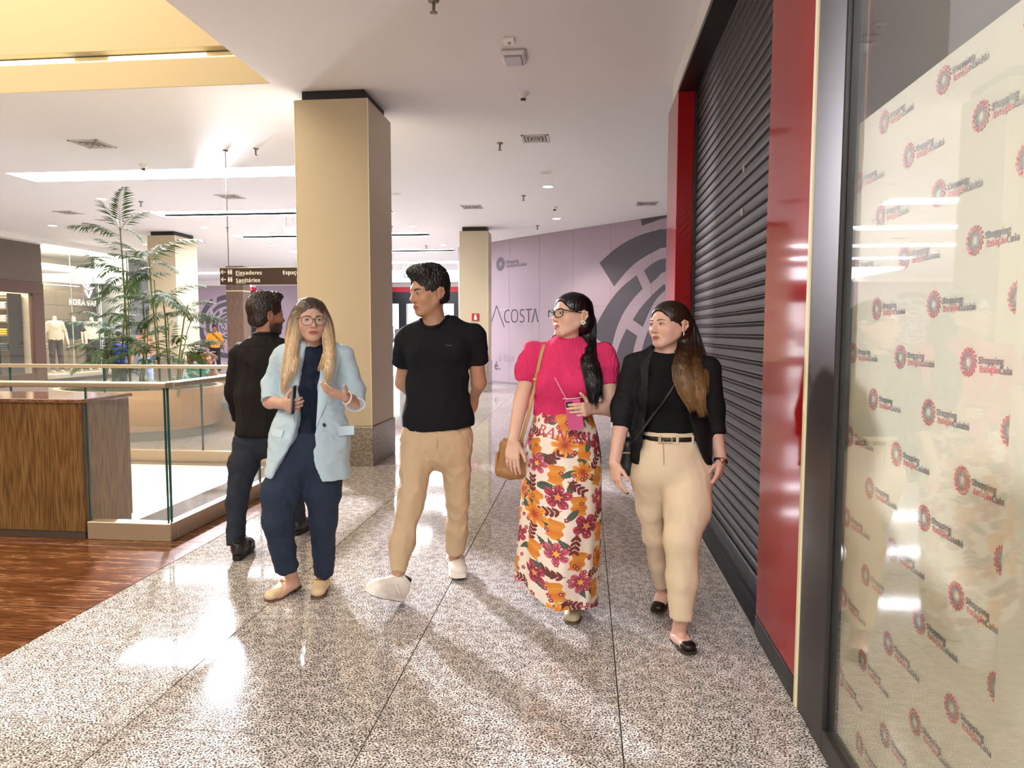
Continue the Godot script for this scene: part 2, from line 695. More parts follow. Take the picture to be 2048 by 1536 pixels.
# ---------- materials ----------
func make_materials() -> void:
	# speckled granite: grains of white, beige, grey and black
	var g := mat(Color.WHITE, 0.06)
	g.albedo_texture = noise_tex(0.1, 1024, FastNoiseLite.TYPE_SIMPLEX, 2, grad([[0.0, hexc("353435")], [0.29, hexc("464546")], [0.34, hexc("8a8888")], [0.42, hexc("a6a4a4")], [0.47, hexc("d6d3d1")], [0.6, hexc("e9e6e3")], [1.0, hexc("f2efec")]]), false, 3)
	g.detail_enabled = true
	g.detail_blend_mode = BaseMaterial3D.BLEND_MODE_MUL
	g.detail_albedo = noise_tex(0.045, 512, FastNoiseLite.TYPE_CELLULAR, 2, grad([[0.0, hexc("b9b3ae")], [0.35, hexc("dedad6")], [0.6, hexc("fffaf6")], [1.0, Color.WHITE]]), false, 9)
	g.uv1_triplanar = true
	g.uv1_world_triplanar = true
	g.uv1_scale = Vector3.ONE * 0.83
	g.uv2_triplanar = true
	g.uv2_world_triplanar = true
	g.uv2_scale = Vector3.ONE * 1.31
	M.granite = [g]
	for k in 2:
		var g2: StandardMaterial3D = g.duplicate()
		g2.albedo_color = [hexc("f5f4f3"), hexc("efeeec")][k]
		g2.uv1_offset = Vector3(0.37, 0.11, 0.61) * (k + 1)
		M.granite.append(g2)
	var gd: StandardMaterial3D = g.duplicate()   # coarser, darker stone of the pillar bases
	gd.uv1_world_triplanar = false
	gd.uv1_scale = Vector3.ONE * 1.2
	gd.albedo_color = hexc("cfc8bc")
	M.base_granite = gd
	# brown veined stone
	var b := mat(Color.WHITE, 0.16)
	b.albedo_texture = noise_tex(0.012, 1024, FastNoiseLite.TYPE_SIMPLEX, 5, grad([[0.0, hexc("5a3822")], [0.42, hexc("74492d")], [0.6, hexc("7d5236")], [0.655, hexc("8a5f42")], [0.675, hexc("c8a884")], [0.7, hexc("946a48")], [0.78, hexc("7a5034")], [1.0, hexc("74492d")]]), false, 21)
	b.uv1_triplanar = true
	b.uv1_world_triplanar = true
	b.uv1_scale = Vector3(0.1, 1, 0.85)
	b.detail_enabled = true
	b.detail_blend_mode = BaseMaterial3D.BLEND_MODE_MUL
	b.detail_albedo = noise_tex(0.12, 512, FastNoiseLite.TYPE_SIMPLEX, 3, grad([[0.0, hexc("8a7a70")], [0.5, hexc("e8ddd6")], [1.0, Color.WHITE]]), false, 5)
	b.uv2_triplanar = true
	b.uv2_world_triplanar = true
	b.uv2_scale = Vector3.ONE * 1.4
	M.brown = b
	var bc: StandardMaterial3D = b.duplicate()   # the same stone polished on the counter, veins upright
	bc.uv1_world_triplanar = false
	bc.uv1_scale = Vector3(0.9, 0.06, 0.9)
	bc.albedo_texture = noise_tex(0.012, 512, FastNoiseLite.TYPE_SIMPLEX, 4, grad([[0.0, hexc("7d6038")], [0.4, hexc("82653c")], [0.55, hexc("866940")], [0.66, hexc("8e7148")], [0.74, hexc("846640")], [1.0, hexc("7f623a")]]), false, 33)
	bc.roughness = 0.35
	M.counter = bc
	M.grout = mat(hexc("3a3634"), 0.8)
	M.ceiling = mat(hexc("e9e8ea"), 0.85)
	M.well = mat(hexc("b5a88c"), 0.8)
	M.dark = mat(hexc("242423"), 0.5)
	M.black = mat(hexc("161616"), 0.35)
	M.frame = mat(hexc("3a3736"), 0.38, 0.3)
	M.red = mat(hexc("a3171b"), 0.07)
	M.red.metallic_specular = 0.36
	M.cream = mat(hexc("e8dfb8"), 0.6)
	M.steel = mat(hexc("b9a990"), 0.42, 0.55)
	M.steel_dark = mat(hexc("6a6058"), 0.4, 0.6)
	M.white = mat(hexc("eeeae4"), 0.6)
	M.pane = mat(Color(0.9, 0.95, 0.93, 0.03), 0.02)
	M.pane.transparency = BaseMaterial3D.TRANSPARENCY_ALPHA
	M.glass_edge = mat(hexc("1e4a44"), 0.15)
	M.purple = bumpy(mat(hexc("a08f9b"), 0.55), noise_tex(0.01, 256, FastNoiseLite.TYPE_SIMPLEX, 3), 0.6, 0.35, true)
	M.purple_ink = mat(hexc("4b4650"), 0.55)
	M.grey_wall = mat(hexc("77736c"), 0.8)
	M.taupe = bumpy(mat(hexc("6f655d"), 0.8), noise_tex(0.02, 256, FastNoiseLite.TYPE_SIMPLEX, 4), 0.3, 0.6)
	M.wood = mat(Color.WHITE, 0.5)
	M.wood.albedo_texture = noise_tex(0.02, 256, FastNoiseLite.TYPE_SIMPLEX, 4, grad([[0.0, hexc("6d5646")], [0.5, hexc("84695a")], [1.0, hexc("927866")]]), false, 4)
	M.wood.uv1_triplanar = true
	M.wood.uv1_scale = Vector3(4, 0.3, 4)
	M.paint_white = mat(hexc("f2f0ec"), 0.5)
	M.lamp = glow(hexc("fdf6ea"), 6.0)
	M.strip = glow(hexc("f4f4ff"), 9.0)

# ---------- floor, ceiling, walls ----------
func tile_field(floor_node: Node3D, x0: float, x1: float, z0: float, z1: float, sx: float, sz: float, mats: Array, hole := Rect2()) -> void:
	var cache := {}
	var x := x0
	while x < x1 - 0.01:
		var w := minf(sx, x1 - x)
		var z := z0
		while z > z1 + 0.01:
			var d := minf(sz, z - z1)
			var c := Vector3(x + w / 2, -0.01, z - d / 2)
			if not (hole.has_area() and hole.has_point(Vector2(c.x, c.z))):
				var key := "%.3f %.3f" % [w, d]
				if not cache.has(key): cache[key] = box(Vector3(w - 0.004, 0.02, d - 0.004), 0.0015)
				part("tile", cache[key], mats[rng.randi() % mats.size()], floor_node, c)
			z -= d
		x += w

func build_setting() -> void:
	var st := st_new()
	# bed under the tiles, with the void left open
	for r in [[-20, 0.95, 5.0, -4.45], [-20, 0.95, -7.3, -40.0], [-2.87, 0.95, -4.45, -7.3], [-20, -10.0, -4.45, -7.3], [0.95, 6.0, -7.4, -40.0]]:
		add_box(st, Vector3((r[0] + r[1]) / 2.0, -0.17, (r[2] + r[3]) / 2.0), Vector3(r[1] - r[0], 0.3, absf(r[2] - r[3])))
	var fl := struct("floor", st_end(st), M.grout)
	tile_field(fl, -2.58, 0.83, 3.7, -16.3, 0.907, 1.0, M.granite)
	tile_field(fl, -2.58, 0.83, -16.3, -36.0, 3.41, 2.0, M.granite)
	tile_field(fl, 0.83, 6.0, -7.4, -36.0, 1.8, 2.0, M.granite)
	tile_field(fl, -6.2, -2.58, 3.7, -4.45, 0.905, 1.0, [M.brown])
	tile_field(fl, -15.1, -6.2, 3.7, -4.45, 3.0, 2.0, [M.brown])
	tile_field(fl, -2.87, -2.58, -4.45, -8.4, 0.5, 1.0, [M.brown])
	tile_field(fl, -15.1, -2.87, -7.3, -8.4, 0.905, 1.1, M.granite)
	tile_field(fl, -15.1, -2.58, -8.4, -16.4, 1.8, 2.0, M.granite)
	tile_field(fl, -20, -2.58, -16.4, -36.0, 3.5, 3.0, M.granite)
	tile_field(fl, -15.1, -10.0, -4.45, -7.3, 1.0, 1.0, [M.brown])
	# ceiling with the well and the strip recesses
	st = st_new()
	var holes := [[-10.0, -3.25, 0.8, -7.05]]
	for z in STRIP_Z: holes.append([-9.35, -4.1, z + 0.32, z - 0.32])
	var zs := 5.0
	for h in holes:
		var rows := [[-20.0, 6.0, zs, h[2]], [-20.0, h[0], h[2], h[3]], [h[1], 6.0, h[2], h[3]]]
		for r in rows:
			if r[2] - r[3] > 0.01:
				add_box(st, Vector3((r[0] + r[1]) / 2.0, CEIL + 0.15, (r[2] + r[3]) / 2.0), Vector3(r[1] - r[0], 0.3, r[2] - r[3]))
		zs = h[3]
	add_box(st, Vector3(-7.0, CEIL + 0.15, (zs - 40.0) / 2), Vector3(26.0, 0.3, zs + 40.0))
	var ceil := struct("ceiling", st_end(st), M.ceiling)
	# walls of the well above the ceiling, with a groove that hides a lamp strip
	st = st_new()
	add_box(st, Vector3(-6.6, 4.145, -7.195), Vector3(7.2, 0.28, 0.3))
	add_box(st, Vector3(-6.6, 5.45, -7.195), Vector3(7.2, 2.1, 0.3))
	add_box(st, Vector3(-6.6, 4.36, -7.27), Vector3(7.2, 0.2, 0.16))
	add_box(st, Vector3(-3.105, 5.25, -3.1), Vector3(0.3, 2.48, 7.9))
	add_box(st, Vector3(-10.145, 5.25, -3.1), Vector3(0.3, 2.48, 7.9))
	add_box(st, Vector3(-6.6, 5.25, 0.945), Vector3(7.2, 2.48, 0.3))
	add_box(st, Vector3(-6.6, 6.6, -3.1), Vector3(7.4, 0.2, 8.4))
	struct("trim_1", st_end(st), M.well)
	var cove := part("cove_light", slab(Vector3(-10.0, 4.295, -7.175), Vector3(-3.3, 4.385, -7.16)), M.cream)
	tag(cove, "thin recessed lamp groove running across the warm well above the ceiling", "light")
	for x in [[-5.1, -4.0], [-6.55, -5.5]]:
		part("lit_segment", slab(Vector3(x[0], 4.3, -7.158), Vector3(x[1], 4.38, -7.15)), glow(hexc("fff0b8"), 1.1), cove)
	var sky := part("unseen_well_panel", slab(Vector3(-9.6, 6.42, -6.7), Vector3(-3.6, 6.46, 0.7)), glow(hexc("ffeccc"), 2.0))  # out of view; placed to warm the well walls and pillar front
	tag(sky, "unseen warm luminous panel in the well roof, lights its walls and the pillar", "light")
	# strip recesses: side walls and a glowing diffuser set back in the ceiling
	var names := ["long white light strip in the ceiling nearest to the tall cream pillar", "second long white light strip from the cream pillar, above the palms", "third white light strip, behind the hanging sign rods", "fourth white light strip, small and far back", "farthest white light strip near the end wall"]
	for i in STRIP_Z.size():
		var z: float = STRIP_Z[i]
		var s := thing("light_strip", names[i], "light", Vector3(-6.72, CEIL, z), 0, "recessed light strips")
		st = st_new()
		for k in [-1, 1]:
			add_box(st, Vector3(0, 0.16, 0.335 * k), Vector3(5.31, 0.3, 0.03))
			add_box(st, Vector3(2.64 * k, 0.16, 0), Vector3(0.03, 0.3, 0.64))
		part("recess", st_end(st), M.paint_white, s)
		part("diffuser", slab(Vector3(-2.62, 0.06, -0.32), Vector3(2.62, 0.09, 0.32)), M.strip, s)
	var nn := ["unseen ceiling lamp just behind the viewpoint, lights the group from the front", "farther unseen ceiling lamp behind the viewpoint, lights floor and near ceiling"]  # neither lamp is in view; they brighten the group and near floor
	for i in 2:
		var s := thing("unseen_ceiling_lamp", nn[i], "light", Vector3(-0.9, CEIL, NEAR_Z[i]), 0, "unseen lamps behind the viewpoint")
		part("housing", slab(Vector3(-1.34, -0.03, -0.29), Vector3(1.34, 0, 0.29), 0.006), M.paint_white, s)
		part("diffuser", slab(Vector3(-1.3, -0.045, -0.25), Vector3(1.3, -0.03, 0.25)), M.lamp, s)
	# outer walls
	struct("wall_back", slab(Vector3(-20, 0, 5.0), Vector3(6, CEIL, 5.3)), M.white)
	struct("wall_far", slab(Vector3(-20.3, 0, -40.3), Vector3(6.3, CEIL, -40.0)), M.white)
	struct("wall_right", slab(Vector3(6.0, 0, -40), Vector3(6.3, CEIL, -7.4)), M.white)
	struct("wall_left", slab(Vector3(-20.3, 0, -40), Vector3(-20.0, CEIL, 5)), M.white)

# ---------- printed mall emblem: a wreath of curved blades and two lines of words, about 1 unit across the wreath ----------
func add_blade(st: SurfaceTool, a: float, r0: float, r1: float, w0: float, w1: float, twist: float) -> void:
	# a curved blade from radius r0 out to a slanted tip at r1
	var l := []
	var r := []
	for i in 7:
		var t := i / 6.0
		var rad := lerpf(r0, r1, t)
		var ang := a + twist * (1.0 - pow(t, 0.7))
		var w := lerpf(w0, w1, t)
		l.append(Vector2.from_angle(ang + w / rad) * rad)
		r.append(Vector2.from_angle(ang - w / rad) * rad * (1.0 - 0.16 * pow(t, 6.0)))
	st.set_smooth_group(-1)
	for i in 6:
		for v in [l[i], l[i + 1], r[i], l[i + 1], r[i + 1], r[i]]: st.add_vertex(Vector3(v.x, v.y, 0))

func add_words(st: SurfaceTool, s: String, size: float, at: Vector2, z: float, bold := true) -> float:
	var m := words(s, size, bold, 0.0)
	m.curve_step = 2.0
	var b := m.get_aabb()
	st.append_from(m, 0, Transform3D(Basis.IDENTITY, Vector3(at.x - b.position.x, at.y, z)))
	return at.x + b.size.x

func emblem(one_ink: Material = null) -> ArrayMesh:
	var red := one_ink if one_ink else mat(hexc("b8352f"), 0.6)
	var grey := one_ink if one_ink else mat(hexc("5d5552"), 0.6)
	var black := one_ink if one_ink else mat(hexc("2e2c2c"), 0.6)
	var mesh := ArrayMesh.new()
	var st := st_new()
	for k in 16:
		add_blade(st, TAU * k / 16.0, 0.32, 0.5, 0.03, 0.062, 0.5)
	st.generate_normals()
	st.set_material(red)
	mesh = st.commit()
	st = st_new()
	for k in 16:
		add_blade(st, TAU * k / 16.0 + 0.6, 0.14, 0.34, 0.012, 0.034, 1.3)
	st.generate_normals()
	st.set_material(grey)
	mesh = st.commit(mesh)
	st = st_new()
	add_words(st, "Shopping", 0.3, Vector2(0.6, 0.08), 0)
	var st2 := st_new()
	var x := add_words(st2, "Estação", 0.285, Vector2(0.7, -0.19), 0)
	add_words(st, "Cuiabá", 0.3, Vector2(x + 0.03, -0.19), 0)
	st.set_material(black)
	mesh = st.commit(mesh)
	st2.set_material(red)
	mesh = st2.commit(mesh)
	return mesh

# ---------- right side: shop window, red pilasters, roller shutter ----------
func build_storefront() -> void:
	const X := 0.825
	# wall mass behind the fronts and the fascia above them
	var st := st_new()
	add_box(st, Vector3(1.9, 2.0, -5.3), Vector3(1.3, 4.0, 4.2))
	add_box(st, Vector3(2.45, 2.0, -0.3), Vector3(0.2, 4.0, 5.8))
	add_box(st, Vector3(1.65, 2.0, 2.65), Vector3(1.6, 4.0, 0.2))
	struct("wall_shop", st_end(st), M.grey_wall)
	struct("trim_2", slab(Vector3(0.865, 3.705, -7.47), Vector3(1.25, 4.0, 2.7), 0.004), M.paint_white)
	# grey lining seen above the paper, inside the window
	struct("wall_lining", slab(Vector3(1.02, 2.0, -2.72), Vector3(1.06, 3.7, 2.55)), mat(hexc("6d6b64"), 0.85))
	# soffit over the recessed shutter
	struct("trim_3", slab(Vector3(X, 3.66, -6.69), Vector3(1.25, 3.705, -3.35)), M.black)
	# roller shutter
	var sh := thing("roller_shutter", "black steel roller shutter closed between two glossy red pilasters", "shutter", Vector3(1.0, 0, -5.0))
	var prof := PackedVector2Array([Vector2(0.016, 0), Vector2(0.0, 0.004), Vector2(-0.004, 0.02), Vector2(-0.004, 0.05), Vector2(0.002, 0.056), Vector2(0.006, 0.059), Vector2(-0.002, 0.0625), Vector2(-0.0105, 0.066), Vector2(-0.0115, 0.07), Vector2(-0.007, 0.0745), Vector2(0.004, 0.077), Vector2(0.018, 0.077)])
	st = st_new()
	var len2 := 1.625
	for i in prof.size() - 1:
		var a := prof[i]
		var b := prof[i + 1]
		quad(st, Vector3(a.x, a.y, -len2), Vector3(a.x, a.y, len2), Vector3(b.x, b.y, len2), Vector3(b.x, b.y, -len2), -1)
	var slat := st_end(st)
	var sm := mat(hexc("262220"), 0.4, 0.1)
	sm.heightmap_enabled = false
	var sm2: StandardMaterial3D = sm.duplicate()
	sm2.albedo_color = hexc("221f1d")
	for k in 47:
		part("slat", slat, sm if k % 3 else sm2, sh, Vector3(0, 0.05 + 0.077 * k, 0))
	part("bottom_bar", slab(Vector3(-0.015, 0.004, -len2), Vector3(0.02, 0.05, len2), 0.003), M.black, sh)
	for z in [-1.66, 1.615]:
		part("guide_rail", slab(Vector3(-0.03, 0.0, z), Vector3(0.05, 3.66, z + 0.045), 0.004), M.black, sh)
	part("backing", slab(Vector3(0.03, 0, -1.65), Vector3(0.05, 3.66, 1.65)), M.black, sh)
	for p in [[2.47, 0.35], [2.2, 0.33]]:
		part("handle_tab", slab(Vector3(-0.016, p[0], p[1]), Vector3(-0.004, p[0] + 0.05, p[1] + 0.012), 0.002), mat(hexc("c8c2b4"), 0.4), sh)
	struct("trim_4", slab(Vector3(0.835, -0.015, -6.69), Vector3(1.06, 0.006, -3.35), 0.002), mat(hexc("1c1c1d"), 0.18))
	struct("trim_5", slab(Vector3(0.824, -0.015, -7.47), Vector3(0.836, 0.008, -3.35), 0.002), M.steel_dark)
	# far red jamb and near red pilaster
	var j := thing("pilaster", "dark red glossy pilaster at the far end of the roller shutter", "pilaster", Vector3(X, 0, -7.08))
	part("panel", slab(Vector3(0, 0.1, -0.39), Vector3(0.24, 3.7, 0.39), 0.006), M.red, j)
	part("plinth", slab(Vector3(-0.004, 0, -0.39), Vector3(0.24, 0.1, 0.39), 0.003), M.dark, j)
	j = thing("pilaster", "wide glossy red panel between the roller shutter and the shop window", "pilaster", Vector3(X, 0, -3.04))
	part("panel", slab(Vector3(0, 0.1, -0.315), Vector3(0.26, 3.7, 0.315), 0.004), M.red, j)
	part("plinth", slab(Vector3(-0.004, 0, -0.315), Vector3(0.26, 0.098, 0.315), 0.003), M.dark, j)
	# raw cream edge of the next front
	var ce := part("edge_strip", slab(Vector3(X - 0.006, 0, -2.72), Vector3(1.0, 3.7, -2.69), 0.003), M.cream)
	tag(ce, "narrow raw cream edge strip between red panel and black window frame", "edge strip")
	# window: frame, pane, paper behind it
	var w := thing("shop_window", "tall black framed shop window with papered over glass, nearest on the right", "window", Vector3(X, 0, -0.2))
	part("post", slab(Vector3(0, 0, -2.49), Vector3(0.07, 3.7, -2.335), 0.004), M.frame, w)
	part("post", slab(Vector3(-0.004, 0, -2.333), Vector3(0.06, 3.7, -2.2), 0.004), M.frame, w)
	part("bottom_rail", slab(Vector3(-0.004, 0, -2.2), Vector3(0.05, 0.085, 2.6), 0.004), M.frame, w)
	part("top_rail", slab(Vector3(0, 3.6, -2.2), Vector3(0.05, 3.7, 2.6), 0.004), M.frame, w)
	part("post", slab(Vector3(0, 0, 2.6), Vector3(0.07, 3.7, 2.74), 0.004), M.frame, w)
	part("gasket", slab(Vector3(0.012, 0.085, -2.2), Vector3(0.03, 3.6, -2.188)), M.black, w)
	part("sill", slab(Vector3(0.03, 0.0, -2.2), Vector3(0.22, 0.075, 2.6)), mat(hexc("4a4740"), 0.5), w)
	part("pane", slab(Vector3(0.018, 0.085, -2.19), Vector3(0.024, 3.6, 2.6)), M.pane, w)
	# printed covering paper hanging inside
	var pp := thing("printed_paper", "pale printed paper covering the inside of the shop window, red wreath emblems", "paper", Vector3(0.862, 0, 0))
	st = st_new()
	var nzp := FastNoiseLite.new()
	nzp.frequency = 1.4
	nzp.seed = 5
	var wv := func(y: float, z: float) -> Vector3:
		return Vector3(0.006 + 0.006 * nzp.get_noise_2d(y * 0.25, z * 0.35), y, z)
	st.set_smooth_group(1)
	var ny := 40
	var nz_ := 50
	for iy in ny:
		for iz in nz_:
			var y0 := lerpf(0.085, 2.12, float(iy) / ny)
			var y1 := lerpf(0.085, 2.12, float(iy + 1) / ny)
			var z0 := lerpf(-2.39, 2.3, float(iz) / nz_)
			var z1 := lerpf(-2.39, 2.3, float(iz + 1) / nz_)
			quad(st, wv.call(y0, z0), wv.call(y0, z1), wv.call(y1, z1), wv.call(y1, z0), 1)
	var pm := mat(hexc("bfbda4"), 0.75)
	pm.backlight_enabled = true
	pm.backlight = Color(0.12, 0.12, 0.1)
	part("sheet", st_end(st), pm, pp)
	var em := emblem()
	# local axes of the print: along -z is left to right seen from the mall side, so turn it to face -x
	for c in 15:
		for r in 9:
			var z := -2.42 + 0.1725 * c
			var y := (1.93 if c % 2 == 0 else 2.068) - 0.2727 * r
			if y < 0.12 or y > 2.09: continue
			var o := part("printed_emblem", em, null, pp, wv.call(y, z + 0.05) + Vector3(-0.002, 0, 0), Vector3(0, -PI / 2, 0))
			o.scale = Vector3.ONE * 0.07
	if true:
		var strip_p := part("paper_seam", slab(Vector3(-0.004, 0.09, -1.50), Vector3(-0.003, 2.11, -1.02)), null, pp)
		strip_p.material_override = pm

# ---------- void, balustrades, counter ----------
func glass_run(bal: Node3D, a: Vector3, b: Vector3, cuts: int, y0: float, y1: float) -> void:
	for i in cuts:
		var p := a.lerp(b, (i + 0.004) / cuts)
		var q := a.lerp(b, (i + 0.996) / cuts)
		var d := (q - p).normalized()
		var len1 := p.distance_to(q)
		var ang := atan2(-d.z, d.x)
		var o := part("glass_panel", slab(Vector3(0, y0, -0.006), Vector3(len1, y1, 0.006)), M.pane, bal, p, Vector3(0, ang, 0))
		for e in [0.0, len1]:
			part("glass_edge", slab(Vector3(e - 0.004, y0, -0.0075), Vector3(e + 0.004, y1, 0.0075)), M.glass_edge, bal, p, Vector3(0, ang, 0))

func rail_mesh(l: float) -> ArrayMesh:
	# flat handrail with rounded long edges
	var poly := PackedVector2Array()
	for k in 4:
		for i in 4:
			var a := PI / 2 * k + PI / 6 * i
			var c := Vector2(0.035 if k == 0 or k == 3 else -0.035, 0.008 if k < 2 else -0.008)
			poly.append(c + Vector2.from_angle(a) * 0.011)
	return prism(poly, 0, l)

func build_void() -> void:
	# pale cover lying over the opening and the dark ledges round it
	struct("trim_6", slab(Vector3(-10.0, -0.26, -7.3), Vector3(-2.87, -0.2, -4.45)), M.steel_dark)
	var cv := part("cover_sheet", slab(Vector3(-9.9, -0.19, -7.13), Vector3(-3.45, -0.012, -4.5), 0.004), mat(hexc("f2f0ea"), 0.55))
	tag(cv, "flat white sheet covering the floor opening behind the glass balustrade", "cover")
	struct("trim_7", slab(Vector3(-3.45, -0.2, -7.13), Vector3(-2.87, -0.004, -4.5), 0.003), mat(hexc("5a544f"), 0.12))
	struct("trim_8", slab(Vector3(-10.0, -0.2, -7.3), Vector3(-2.87, 0.0, -7.13), 0.003), mat(hexc("8a8073"), 0.4))
	# near balustrade, corner and side run
	var b := thing("balustrade", "near glass balustrade with flat bright handrail, turning the corner behind the man in black", "balustrade", Vector3(-2.87, 0, -4.47))
	part("base_channel", slab(Vector3(-0.59, 0, -0.05), Vector3(0.03, 0.125, 0.04), 0.004), M.steel, b)
	part("base_channel", slab(Vector3(-0.04, 0, -2.68), Vector3(0.03, 0.125, -0.052), 0.004), M.steel, b)
	part("base_channel", slab(Vector3(-7.0, 0, -0.05), Vector3(-1.86, 0.125, 0.04), 0.004), M.steel, b)
	glass_run(b, Vector3(-0.59, 0, 0), Vector3(-0.005, 0, 0), 1, 0.122, 1.07)
	glass_run(b, Vector3(-1.86, 0, 0), Vector3(-7.0, 0, 0), 4, 0.122, 1.07)
	glass_run(b, Vector3(0, 0, -0.02), Vector3(0, 0, -2.68), 2, 0.122, 1.07)
	part("handrail", rail_mesh(7.03), M.steel, b, Vector3(-7.0, 1.085, 0), Vector3(0, PI / 2, 0))
	part("handrail", rail_mesh(2.65), M.steel, b, Vector3(0, 1.085, -2.69), Vector3(0, 0, 0))
	# far balustrade
	b = thing("balustrade", "far glass balustrade with pale handrail, in front of the round planter", "balustrade", Vector3(-2.95, 0, -7.27))
	part("base_channel", slab(Vector3(-7.05, 0, -0.03), Vector3(-0.14, 0.13, 0.035), 0.004), M.steel, b)
	glass_run(b, Vector3(-0.14, 0, 0), Vector3(-7.04, 0, 0), 6, 0.128, 1.05)
	part("handrail", rail_mesh(6.91), M.steel, b, Vector3(-7.05, 1.065, 0), Vector3(0, PI / 2, 0))
	# brown stone counter
	var c := thing("stone_counter", "brown veined stone counter with thin granite top at the balustrade end", "counter", Vector3(-4.05, 0, -4.69))
	var body := part("body", slab(Vector3(-0.62, 0.05, -0.26), Vector3(0.575, 0.955, 0.26), 0.004), M.counter, c)
	part("plinth", slab(Vector3(-0.6, 0, -0.25), Vector3(0.57, 0.05, 0.255), 0.002), M.steel_dark, c)
	var tm: StandardMaterial3D = M.base_granite.duplicate()
	tm.albedo_color = hexc("b08468")
	part("top_slab", slab(Vector3(-0.64, 0.955, -0.27), Vector3(0.6, 0.985, 0.27), 0.004), tm, c)
	for k in 3:
		part("seam", slab(Vector3(-0.3 + 0.3 * k, 0.06, 0.2601), Vector3(-0.2985 + 0.3 * k, 0.95, 0.2606)), M.grout, body)

# ---------- pillars ----------
func pillar(at: Vector3, sx: float, sz: float, label: String, h_base := 0.43) -> void:
	var p := thing("pillar", label, "pillar", at, 0, "square mall pillars")
	var shaft := mat(hexc("c2b598"), 0.4, 0.0)
	part("shaft", slab(Vector3(-sx / 2, h_base, -sz / 2), Vector3(sx / 2, 3.895, sz / 2), 0.008), shaft, p)
	part("collar", slab(Vector3(-sx / 2 + 0.06, 3.89, -sz / 2 + 0.06), Vector3(sx / 2 - 0.06, 4.01, sz / 2 - 0.06), 0.004), M.dark, p)
	part("base", slab(Vector3(-sx / 2 - 0.012, 0, -sz / 2 - 0.012), Vector3(sx / 2 + 0.012, h_base, sz / 2 + 0.012), 0.006), M.base_granite, p)
	for s in [-1, 1]:
		part("corner_trim", slab(Vector3(s * sx / 2 - 0.006, h_base, sz / 2 - 0.006), Vector3(s * sx / 2 + 0.003, 3.89, sz / 2 + 0.003), 0.002), mat(hexc("f0e8d2"), 0.35, 0.3), p)

func build_pillars() -> void:
	pillar(Vector3(-2.69, 0, -7.68), 0.8, 0.86, "large cream pillar right behind the woman in the blue blazer")
	pillar(Vector3(-2.72, 0, -17.1), 0.7, 0.6, "grey pillar with red fire sign, right of the man in black", 0.76)
	pillar(Vector3(-10.75, 0, -17.3), 0.75, 1.0, "pillar behind the tall palms on the left", 0.76)

# ---------- fittings on the ceiling ----------
func vent(at: Vector3, s: Vector2, label: String, slats := 3) -> void:
	var v := thing("air_vent", label, "vent", at, 0, "square air vents in the ceiling")
	var st := st_new()
	var w := 0.035
	for k in [-1, 1]:
		add_box(st, Vector3(0, -0.004, k * (s.y / 2 - w / 2)), Vector3(s.x, 0.012, w), 0.002)
		add_box(st, Vector3(k * (s.x / 2 - w / 2), -0.004, 0), Vector3(w, 0.012, s.y), 0.002)
	part("frame", st_end(st), mat(hexc("cfc8c6"), 0.6), v)
	part("duct", slab(Vector3(-s.x / 2 + w, -0.0015, -s.y / 2 + w), Vector3(s.x / 2 - w, 0.0, s.y / 2 - w)), mat(hexc("35322f"), 0.8), v)
	for i in slats:
		var k := 1.0 - (i + 0.6) / (slats + 0.3)
		st = st_new()
		var hx := (s.x / 2 - w) * k
		var hz := (s.y / 2 - w) * k
		for d in [-1, 1]:
			add_box(st, Vector3(0, -0.008 - 0.004 * i, d * hz), Vector3(hx * 2, 0.004, 0.03))
			add_box(st, Vector3(d * hx, -0.008 - 0.004 * i, 0), Vector3(0.03, 0.004, hz * 2))
		part("louvre", st_end(st), mat(hexc("bdb6b3"), 0.6), v)

func sprinkler(at: Vector3, label: String) -> void:
	var s := thing("sprinkler", label, "sprinkler", at, 0, "fire sprinklers hanging from the ceiling")
	var m := mat(hexc("8f8680"), 0.35, 0.6)
	part("rosette", lathe([Vector2(0.0, 0.0), Vector2(0.045, -0.002), Vector2(0.04, -0.014), Vector2(0.016, -0.02), Vector2(0, -0.02)].map(func(p): return Vector2(p.x, p.y)), 14), m, s)
	part("stem", lathe([Vector2(0.0, -0.09), Vector2(0.012, -0.09), Vector2(0.013, -0.02), Vector2(0.0, -0.018)], 8), m, s)
	part("deflector", lathe([Vector2(0.0, -0.098), Vector2(0.03, -0.097), Vector2(0.03, -0.092), Vector2(0.0, -0.09)], 12), m, s)

func downlight(at: Vector3, label: String, e := 0.0) -> void:
	var d := thing("downlight", label, "downlight", at, 0, "round recessed downlights")
	part("ring", lathe([Vector2(0.085, -0.001), Vector2(0.09, -0.008), Vector2(0.112, -0.006), Vector2(0.115, 0.0)], 20), M.paint_white, d)
	part("diffuser", lathe([Vector2(0.0, -0.004), Vector2(0.088, -0.004), Vector2(0.088, 0.0)], 20), M.lamp, d)
	if e > 0.0: spot(at + Vector3(0, -0.03, 0), Vector3(0, -1, 0), hexc("fff2e2"), e, 62.0, 0.08)

func detector(at: Vector3, label: String) -> void:
	var s := thing("smoke_detector", label, "detector", at, 0, "smoke detectors")
	part("base", lathe([Vector2(0.0, -0.062), Vector2(0.034, -0.06), Vector2(0.042, -0.03), Vector2(0.058, -0.024), Vector2(0.062, 0.0)], 18), M.paint_white, s)
	part("grille", lathe([Vector2(0.0, -0.088), Vector2(0.024, -0.086), Vector2(0.028, -0.07), Vector2(0.03, -0.06)], 14), mat(hexc("3a3836"), 0.6), s)
	part("cap", lathe([Vector2(0.0, -0.098), Vector2(0.02, -0.097), Vector2(0.025, -0.088), Vector2(0.0, -0.086)], 14), M.paint_white, s)

